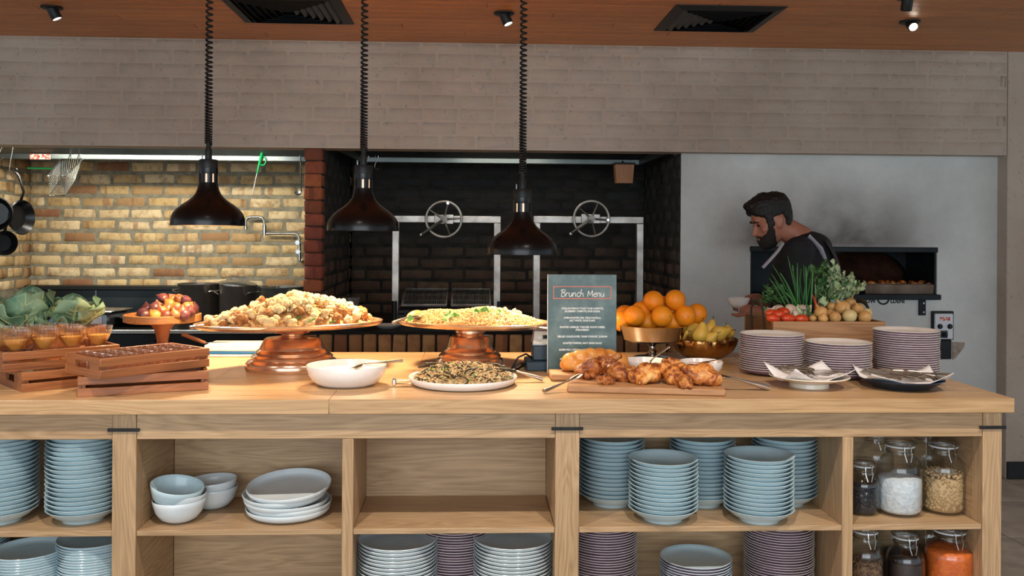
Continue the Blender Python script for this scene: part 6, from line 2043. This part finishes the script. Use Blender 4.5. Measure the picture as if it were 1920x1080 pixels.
# spring onions
so = thing('spring_onion_bunch', 'bunch of spring onions standing up in the vegetable box', 'vegetable', (0, 0, 0))
tips = [(1477, 479), (1448, 496), (1446, 513), (1442, 521), (1486, 497), (1495, 493), (1507, 497), (1511, 500), (1517, 497), (1524, 501), (1463, 512), (1487, 508), (1502, 503), (1521, 520), (1472, 525), (1453, 528), (1491, 530), (1513, 512), (1480, 540), (1468, 545), (1499, 520)]
for i, (x, y) in enumerate(tips):
    d = .15 + r_.uniform(-.03, .05)
    T = onY(x, y, YFV + d + r_.uniform(-.03, .03))
    bx = 1500 + (x - 1490) * .28 + r_.uniform(-10, 10)
    Bp = onY(bx, 586, YFV + d)
    mid = Bp.lerp(T, .5) + Vector((r_.uniform(-.006, .006) - (x - 1495) * .00012, 0, .012))
    rr_ = r_.uniform(.0038, .0058)
    pts = [Bp * (1 - q_) ** 2 + mid * (2 * q_ * (1 - q_)) + T * q_ ** 2 for q_ in (0, .15, .3, .5, .7, .85, 1)]
    st_ = MB().tube(pts[1:], [rr_, rr_, rr_ * .95, rr_ * .85, rr_ * .75, rr_ * (.3 if i < 4 else .6)], 7, flat=.7).build('stalk', M['scallion'], so, smooth=180)
    MB().tube([Bp - Vector((0, 0, .03)), Bp, pts[1]], [rr_ * 1.1, rr_, rr_], 7).build('white_base', M['scallion_w'], st_, smooth=180)
# leafy herbs
hb_ = thing('herb_bunch', 'leafy bunch of dark and pale green herbs draped behind the onions', 'herb', (0, 0, 0))
lm = [leaf_mesh(.075, .017, 1.1, .35, .5, 300 + i, M['herb'] if i < 3 else M['herb_pale'], 'leaf', 6, 10, .0007) for i in range(6)]
for i in range(120):
    q_ = r_.random()
    pale = q_ > .35 and r_.random() < .7
    x = 1524 + q_ * 72
    top = 505 + q_ * 38 - 12 * math.sin(PI * q_)
    y = top + r_.random() ** 1.2 * (562 - top - q_ * 4)
    p = onY(x, y, YFV + .16 + r_.uniform(-.04, .10))
    s = r_.uniform(.55, 1.05)
    obj('leaf', lm[r_.randrange(3, 6) if pale else r_.randrange(3)], hb_, p, (r_.uniform(-.6, .9), r_.uniform(-.7, .7), -1.4 + r_.uniform(-1.2, 1.2)), (s, s, s))
for k in range(9):
    P = onY(1530 + k * 5, 574, YFV + .17)
    Q = onY(1528 + k * 8, 520 + k * 3, YFV + .17 + r_.uniform(-.03, .05))
    MB().tube([P, P.lerp(Q, .5) + Vector((0, 0, .01)), Q], [.003, .0024, .0016], 6).build('stem', M['herb_pale'], hb_)
P = onY(1528, 505, YFV + .2)
MB().tube([P, onY(1555, 508, YFV + .2), onY(1578, 522, YFV + .2)], [.002, .0016, .0008], 6).build('stem', M['herb'], hb_)
dl = thing('herb_bunch', 'dark trailing herb leaves at the handle end behind the spring onions', 'herb', (0, 0, 0))
for i in range(34):
    p = onY(r_.uniform(1438, 1478), r_.uniform(538, 572), YFV + .2 + r_.uniform(-.03, .06))
    obj('leaf', lm[r_.randrange(3)], dl, p, (r_.uniform(-.4, .8), r_.uniform(-.6, .6), 1.2 + r_.uniform(-1, 1)), (.6, .6, .6))
MB().tube([onY(1484, 578, YFV + .18), onY(1455, 556, YFV + .2), onY(1442, 548, YFV + .2)], .0025, 6).build('stem', M['herb'], dl)
for x, y, d, m_, rz, s, lab in ((1520, 586, .06, 'leaf_dark', .3, .62, 'dark veined leaf lying beside the onions'), (1545, 566, .12, 'herb_pale', -.3, .6, 'pale cupped leaf standing above the onions'), (1436, 579, .17, 'leaf_dark', 1.0, .4, 'small dark leaf behind the garlic')):
    p = onY(x, y, YFV + d)
    o = obj('salad_leaf', leaf_mesh(.085, .04, .6, .4, .2, int(x), M[m_], 'salad_leaf'), None, p - Vector((0, 0, .02)), (.9, .1, rz + .8), (s, s, s))
    tag(o, lab, 'leaf')
    obj('midrib', rib_mesh(.078, .6, .0028, M['rib']), o)

# ================================================================== forks and knives
def napkin(t, a_, rz, lift, seed, z0):
    r = random.Random(seed)
    return MB().sheet(lambda u, v: ((u - .5) * 2 * a_, (v - .5) * 2 * a_ * .8, z0 + lift * (abs(u - .5) * 2 * abs(v - .5) * 2) ** 1.3 + .004 * math.sin(u * 9 + v * 5 + seed) + .010 * max(0, (u - .5) ** 2 + (v - .5) ** 2 - .12) * 4), 14, 14, .0012).build('napkin', M['napkin'], None, t.location, (0, 0, rz), 180)


c = onZ(1517, 725)
fpz = thing('footed_plate', 'cream footed plate holding the forks', 'plate', (c.x, c.y, TOP + .0005))
MB().lathe([(0, .012), (.058, .012), (.062, 0), (.066, 0), (.064, .014), (.075, .019), (.110, .027), (.134, .037), (.133, .040), (.108, .031), (.07, .024), (0, .022)], 56).build('plate_body', M['foot_plate'], fpz, smooth=50)
tag(napkin(fpz, .118, .25, .034, 2, .026), 'white paper napkin under the forks', 'napkin')


def fork_mesh():
    mb = MB()
    mb.tube([(-.10, 0, .002), (-.06, 0, .004), (.0, 0, .008), (.035, 0, .004), (.05, 0, .002)], [.0075, .0065, .0028, .0032, .009], 8, flat=.3)
    for k in range(4):
        y = -.009 + k * .006
        mb.tube([(.047, y * .9, .002), (.07, y, .001), (.095, y, .007)], [.0022, .002, .0011], 5, flat=.7)
    return mb.mesh('fork', M['cutlery_dark'], 60)


fkm = fork_mesh()
for i in range(15):
    q_ = i / 14
    p = fpz.location + Vector((-.062 + .085 * q_, .038 - .030 * q_ + (.012 if i % 2 else 0), .040 + .013 * math.sin(PI * min(1, q_ * 1.3)) + .0012 * i * (i < 9)))
    tag(obj('fork', fkm, None, p, (1.05 + .1 * math.sin(i), .06, 2.3 - .9 * q_ + r_.uniform(-.05, .05)), (.64, .64, .64)), f'steel fork, {ORD[i + 1]} from the pears in the upright fork pile', 'fork', 'forks on the footed plate')
for i in range(7):
    p = fpz.location + Vector((-.01 + .010 * i, -.025 + .006 * i, .042 + .0015 * i))
    tag(obj('fork', fkm, None, p, (.1, .03, 2.75 + r_.uniform(-.06, .06)), (.66, .66, .66)), f'steel fork lying flat, {ORD[i + 1]} from front on the fork plate', 'fork', 'flat forks on the footed plate')
c = onZ(1690, 726)
kp = thing('navy_plate', 'navy glazed plate holding the table knives', 'plate', (c.x, c.y, TOP + .0005))
MB().lathe([(0, .002), (.082, .002), (.085, 0), (.09, 0), (.098, .006), (.118, .018), (.138, .030), (.137, .033), (.112, .021), (.09, .009), (0, .007)], 56).build('plate_body', M['navy'], kp, smooth=50)
tag(napkin(kp, .132, -.12, .030, 5, .018), 'white paper napkin under the table knives', 'napkin')


def knife_mesh():
    mb = MB()
    mb.tube([(-.105, 0, .0), (-.06, 0, .001), (-.01, 0, .001)], [.0085, .0075, .0055], 8, flat=.5)
    mb.tube([(-.012, 0, .001), (.02, 0, .001), (.08, .001, .001), (.112, .004, .001)], [.0055, .0085, .009, .003], 8, flat=.14, up=(0, 1, 0))
    return mb.mesh('table_knife', M['cutlery_dark'], 60)


knm = knife_mesh()
for i in range(11):
    p = kp.location + Vector((-.062 + .0135 * i, .016 + r_.uniform(-.008, .008), .036 + .0045 * (i % 3)))
    tag(obj('table_knife', knm, None, p, (r_.uniform(-.3, .3), -.05, 2.25 + r_.uniform(-.10, .10)), (.7, .7, .7)), f'steel table knife, {ORD[i + 1]} from the forks on the navy plate', 'knife', 'table knives on the navy plate')
p = kp.location + Vector((.075, .03, .042))
tag(obj('table_knife', knm, None, p, (.2, .0, PI - .22)), 'steel table knife reaching out over the free end of the navy plate', 'knife')
# ================================================================== the cook
def cook():
    YC = 4.55
    t = thing('person', 'cook in black shirt and charcoal apron looking down, carrying a small bowl', 'person', (0, YC, FLOOR))
    T = lambda px, py, dy=0: Vector(onY(px, py, YC + dy)) - Vector((0, YC, FLOOR))     # local to the cook
    body = MB()

    def limb(pts, rad, n=14):
        for (p, r0), (q, r1) in zip(zip(pts, rad), zip(pts[1:], rad[1:])):
            p, q = Vector(p), Vector(q)
            k = max(2, int((q - p).length / .012))
            for i in range(k + 1):
                u = i / k
                body.ball(p.lerp(q, u), r0 + (r1 - r0) * u, 12, 8)
    # landmarks
    neck0, neck1 = T(1502, 446), T(1462, 424)
    chest, waist, hip = T(1500, 520), T(1497, 610), T(1500, 690)
    # head: horizontal rings, front (towards -x) and back profile per level; local z up along the head axis
    HC0 = T(1447, 415)
    tilt = Matrix.Rotation(-.34, 4, 'Y')                   # chin down
    rings_ = [(-.120, -.072, -.020, .022), (-.112, -.082, .000, .036), (-.098, -.087, .020, .046), (-.078, -.090, .045, .055), (-.055, -.0885, .068, .062), (-.030, -.090, .082, .067), (-.005, -.0835, .090, .071), (.022, -.0905, .096, .075), (.05, -.0925, .098, .0765), (.078, -.085, .094, .073), (.100, -.066, .082, .060), (.116, -.038, .060, .042), (.124, -.005, .035, .02)]
    v, f = [], []
    nseg = 28
    for z, xf, xb, hw in rings_:
        cx_, rx = (xf + xb) / 2, (xb - xf) / 2
        for i in range(nseg):
            a_ = 2 * PI * i / nseg
            ca, sa = math.cos(a_), math.sin(a_)
            x = cx_ - rx * math.copysign(abs(ca) ** .9, ca)
            y = hw * math.copysign(abs(sa) ** .85, sa)
            v.append((x, y, z))
    for j in range(len(rings_) - 1):
        for i in range(nseg):
            k = (i + 1) % nseg
            f.append((j * nseg + i, j * nseg + k, (j + 1) * nseg + k, (j + 1) * nseg + i))
    f.append(tuple(range(nseg)))
    f.append(tuple((len(rings_) - 1) * nseg + i for i in range(nseg))[::-1])
    HM = Matrix.Translation(HC0) @ tilt
    body.add(v, f, HM)
    # nose, brow, lips, chin, ears
    for i in range(9):
        u = i / 8
        body.ball(HM @ Vector((-.088 - .024 * u ** 1.3, 0, .012 - .046 * u)), .0075 + .0045 * u, 8, 6)
    for s_ in (-1, 1):
        body.ball(HM @ Vector((-.094, s_ * .010, -.038)), .0085, 8, 6)
        body.ball(HM @ Vector((-.086, s_ * .030, .026)), (.012, .022, .008), 10, 6)
        body.ball(HM @ Vector((-.060, s_ * .048, -.022)), (.022, .016, .020), 10, 8)
        E_ = HM @ Vector((.012, s_ * .074, -.010))
        body.ball(E_, (.019, .009, .032), 12, 8, Matrix.Rotation(-.34 + .2, 4, 'Y'))
        body.ball(HM @ Vector((.022, s_ * .079, -.002)), (.012, .008, .026), 10, 8)
    body.ball(HM @ Vector((-.091, 0, -.062)), (.010, .022, .0055), 10, 6)
    body.ball(HM @ Vector((-.089, 0, -.072)), (.010, .020, .006), 10, 6)
    body.ball(HM @ Vector((-.078, 0, -.102)), (.018, .022, .016), 10, 6)
    limb([neck0 + Vector((.03, 0, -.06)), neck0, neck1], [.075, .064, .060])
    # trunk: near side is the cook's left
    sh_n, sh_f = T(1497, 472, -.17), T(1497, 470, .17)
    for k in range(14):
        u = k / 13
        c_ = (T(1512, 462)).lerp(chest, min(1, u * 2)) if u < .5 else chest.lerp(hip, (u - .5) * 2)
        wd = .13 + .06 * math.sin(min(1, u * 2.2) * PI / 2) - .03 * max(0, u - .5)
        body.ball(c_, (.105 + .03 * math.sin(u * PI), wd, .075), 18, 10)
    limb([neck0 + Vector((.04, 0, -.07)), sh_n], [.07, .062])
    limb([neck0 + Vector((.04, 0, -.07)), sh_f], [.07, .062])
    # near arm: down, elbow behind the vegetables, forearm forward to the bowl
    el_n = T(1478, 600, -.20)
    wr_n = T(1412, 583, -.22)
    limb([sh_n, sh_n.lerp(el_n, .5), el_n], [.060, .053, .043])
    limb([el_n, el_n.lerp(wr_n, .35), wr_n], [.043, .042, .029])
    el_f, wr_f = T(1476, 598, .20), T(1420, 560, .12)
    limb([sh_f, sh_f.lerp(el_f, .5), el_f], [.060, .053, .043])
    limb([el_f, wr_f], [.043, .029])
    # hands
    bowl_c = T(1384, 572, -.20)

    def hand(w, palm, fingers, thumb):
        w = Vector(w)
        limb([w, w.lerp(Vector(palm), .5), palm], [.029, .032, .030])
        for pts in fingers:
            limb(pts, [.0105, .0098, .0092, .0078][:len(pts)])
        limb(thumb, [.013, .0115, .0095][:len(thumb)])
    pl_ = wr_n + Vector((-.040, -.006, .002))
    fingers = []
    for k in range(4):                                     # curled under and around the near side of the bowl
        y = -.052 + k * .019
        ln = (.9, 1.0, .96, .78)[k]
        fingers.append([pl_ + Vector((-.012, y * .55 + .006, -.002 - .004 * k)), pl_ + Vector((-.032 * ln, y + .004, -.016 - .003 * k)), pl_ + Vector((-.050 * ln, y + .016, -.022)), pl_ + Vector((-.060 * ln, y + .034, -.020))])
    hand(wr_n, pl_, fingers, [pl_ + Vector((.004, .012, .016)), pl_ + Vector((-.014, .008, .036)), pl_ + Vector((-.034, .010, .046))])
    plf = wr_f + Vector((-.05, -.01, -.01))
    fingers = [[plf + Vector((-.012, -.026 + k * .017, 0)), plf + Vector((-.05, -.03 + k * .02, -.012)), plf + Vector((-.07, -.03 + k * .02, -.032)), plf + Vector((-.066, -.03 + k * .02, -.05))] for k in range(4)]
    hand(wr_f, plf, fingers, [plf + Vector((.0, -.02, .01)), plf + Vector((-.02, -.045, .004)), plf + Vector((-.042, -.052, -.008))])
    # legs
    for s_ in (-1, 1):
        h_ = hip + Vector((0, s_ * .085, -.02))
        kn_ = Vector((hip.x - .02 * s_, s_ * .10, .47))
        an = Vector((hip.x - .01 + .03 * s_, s_ * .10, .10))
        limb([h_, kn_, an], [.095, .062, .042])
        limb([an + Vector((.02, 0, -.06)), an + Vector((-.15, 0, -.07))], [.04, .03])
    bm_ = remesh(body, .0065, 2, 'body', M['skin'])
    obj('body', bm_, t)
    # eyes
    for s_ in (-1, 1):
        MB().ball(HM @ Vector((-.0815, s_ * .031, .004)), (.008, .012, .006), 10, 8).build('eye', M['eye'], t, smooth=180)
        MB().tube([HM @ Vector((-.094, s_ * .014, .022)), HM @ Vector((-.096, s_ * .032, .028)), HM @ Vector((-.082, s_ * .052, .022))], [.004, .0055, .003], 6).build('eyebrow', M['hair'], t)
    # hair and beard: small tufts set on the head's own surface, grown together into one shell each
    def on_head(z, a_):
        for (z0, f0_, b0, h0), (z1, f1_, b1, h1) in zip(rings_, rings_[1:]):
            if z0 <= z <= z1:
                q = (z - z0) / (z1 - z0)
                xf, xb, hw = f0_ + (f1_ - f0_) * q, b0 + (b1 - b0) * q, h0 + (h1 - h0) * q
                ca, sa = math.cos(a_), math.sin(a_)
                return Vector(((xf + xb) / 2 - (xb - xf) / 2 * math.copysign(abs(ca) ** .9, ca), hw * math.copysign(abs(sa) ** .85, sa), z))

    def lerp_tab(tab, x):
        for (x0, y0), (x1, y1) in zip(tab, tab[1:]):
            if x0 <= x <= x1:
                return y0 + (y1 - y0) * (x - x0) / (x1 - x0)
        return tab[-1][1]
    hair_line = [(0, .084), (.45, .080), (.8, .062), (1.05, .045), (1.12, -.022), (1.34, -.024), (1.42, .032), (2.12, .036), (2.3, -.028), (2.6, -.056), (PI, -.062)]
    beard_top = [(0, -.082), (.35, -.070), (.7, -.060), (1.0, -.045), (1.12, -.018), (1.34, -.016), (1.40, -.06), (1.6, -.095), (PI, -.2)]
    hr_, bd_ = MB(), MB()
    for i in range(-30, 31):
        a_ = PI * i / 30
        for j in range(34):
            z = -.118 + .24 * j / 33
            p = on_head(z, a_)
            if z > lerp_tab(hair_line, abs(a_)):
                up_ = max(0, min(1, (z - .03) / .07))
                r = .011 + .011 * up_ + (.010 * up_ if abs(a_) < 1.0 else 0) + .007 * (abs(a_) > 2.0) * max(0, 1 - abs(z - .02) / .09)
                hr_.ball(HM @ (p * (1 + .02 * up_)), r, 8, 6)
            if z < lerp_tab(beard_top, abs(a_)):
                bd_.ball(HM @ p, .0095 if abs(a_) > .9 else .0125, 8, 6)
    for i in range(14):
        q = i / 13
        hr_.ball(HM @ Vector((-.082 + .13 * q, 0, .112 + .012 * math.sin(PI * q))), (.032, .055, .022), 12, 8, tilt)
    for s_ in (-1, 1):
        bd_.ball(HM @ Vector((-.093, s_ * .013, -.0535)), (.008, .015, .0045), 10, 6, tilt)
        bd_.ball(HM @ Vector((-.086, s_ * .028, -.066)), (.007, .006, .014), 8, 6, tilt)
    obj('hair', remesh(hr_, .005, 2, 'hair', M['hair'], .0032, 70), t)
    obj('beard', remesh(bd_, .0045, 1, 'beard', M['beard'], .0010, 120), t)
    # shirt: inflated trunk with short sleeves
    body = MB()
    for k in range(16):
        u = k / 15
        c_ = (T(1514, 462)).lerp(chest, min(1, u * 2)) if u < .5 else chest.lerp(hip, (u - .5) * 2)
        wd = .14 + .06 * math.sin(min(1, u * 2.2) * PI / 2) - .03 * max(0, u - .5)
        body.ball(c_, (.118 + .032 * math.sin(u * PI), wd, .078), 20, 12)
    for sh_, el_ in ((sh_n, el_n), (sh_f, el_f)):
        a_ = neck0 + Vector((.045, 0, -.075))
        for i in range(14):
            u = i / 13
            body.ball(a_.lerp(sh_, u), .076, 14, 10)
        for i in range(16):
            u = i / 15 * .80
            body.ball(sh_.lerp(el_, u), .074 - .004 * u, 14, 10)
    for i in range(6):                                     # collar
        body.ball(neck0.lerp(neck1, -.45 + .11 * i) + Vector((.014, 0, -.006)), (.076, .074, .03), 16, 8)
    obj('shirt', remesh(body, .008, 3, 'shirt', M['shirt'], .0016, 26), t)
    # apron: bib panel over the back and side with pale edge straps
    back = MB().sheet(lambda u, v: tuple((T(1514, 452).lerp(T(1532, 560), v)) + Vector((.062 + .062 * math.sin(PI * (.12 + .8 * v)) - .06 * (2 * u - 1) ** 2, (2 * u - 1) * .165, 0))), 12, 14, .006)
    back.build('apron_back', M['vest'], t, smooth=180)
    MB().tube([T(1520, 448, -.13) + Vector((-.01, 0, .012)), T(1520, 470, -.175) + Vector((.05, .0, .01)), T(1529, 495, -.165) + Vector((.055, 0, 0)), T(1538, 540, -.14) + Vector((.035, 0, 0)), T(1536, 600, -.14)], .020, 8, flat=.3, up=(1, 0, 0)).build('apron_strap', M['strapcloth'], t)
    MB().tube([T(1476, 456, -.21) + Vector((-.02, -.0, .0)), T(1459, 470, -.225), T(1443, 488, -.225), T(1430, 502, -.22)], [.010, .012, .013, .013], 8, flat=.35).build('shoulder_strap', M['strapcloth'], t)
    ap = MB().sheet(lambda u, v: (hip.x - .16 - .02 * math.sin(PI * u), (2 * u - 1) * .19, hip.z + .18 - .75 * v), 10, 8, .006)
    ap.build('apron_skirt', M['vest'], t, smooth=180)
    # trousers and shoes
    body = MB()
    for s_ in (-1, 1):
        h_ = hip + Vector((0, s_ * .085, .02))
        kn_ = Vector((hip.x - .02 * s_, s_ * .10, .47))
        an = Vector((hip.x - .01 + .03 * s_, s_ * .10, .10))
        for p_, q_, r0, r1 in ((h_, kn_, .115, .078), (kn_, an, .078, .062)):
            for i in range(22):
                body.ball(p_.lerp(q_, i / 21), r0 + (r1 - r0) * i / 21, 12, 8)
    obj('trousers', remesh(body, .012, 2, 'trousers', M['trouser']), t)
    for s_ in (-1, 1):
        an = Vector((hip.x - .01 + .03 * s_, s_ * .10, .06))
        MB().ball(an + Vector((-.05, 0, -.018)), (.135, .05, .042), 18, 10).build('shoe', M['black_matte'], t, smooth=180)
    # the bowl he holds
    W_ = Vector((0, YC, FLOOR)) + bowl_c
    b = thing('small_bowl', 'small white bowl held by the cook', 'bowl', W_ + Vector((0, 0, -.012)))
    MB().lathe([(0, .0), (.026, 0), (.046, .018), (.058, .046), (.056, .047), (.043, .021), (.024, .005), (0, .005)], 36).build('bowl_body', M['white'], b, smooth=60)
    MB().lathe([(0, .038), (.03, .037), (.05, .035), (.044, .028), (0, .028)], 20).build('relish', M['darkfill'], b, smooth=60)


cook()
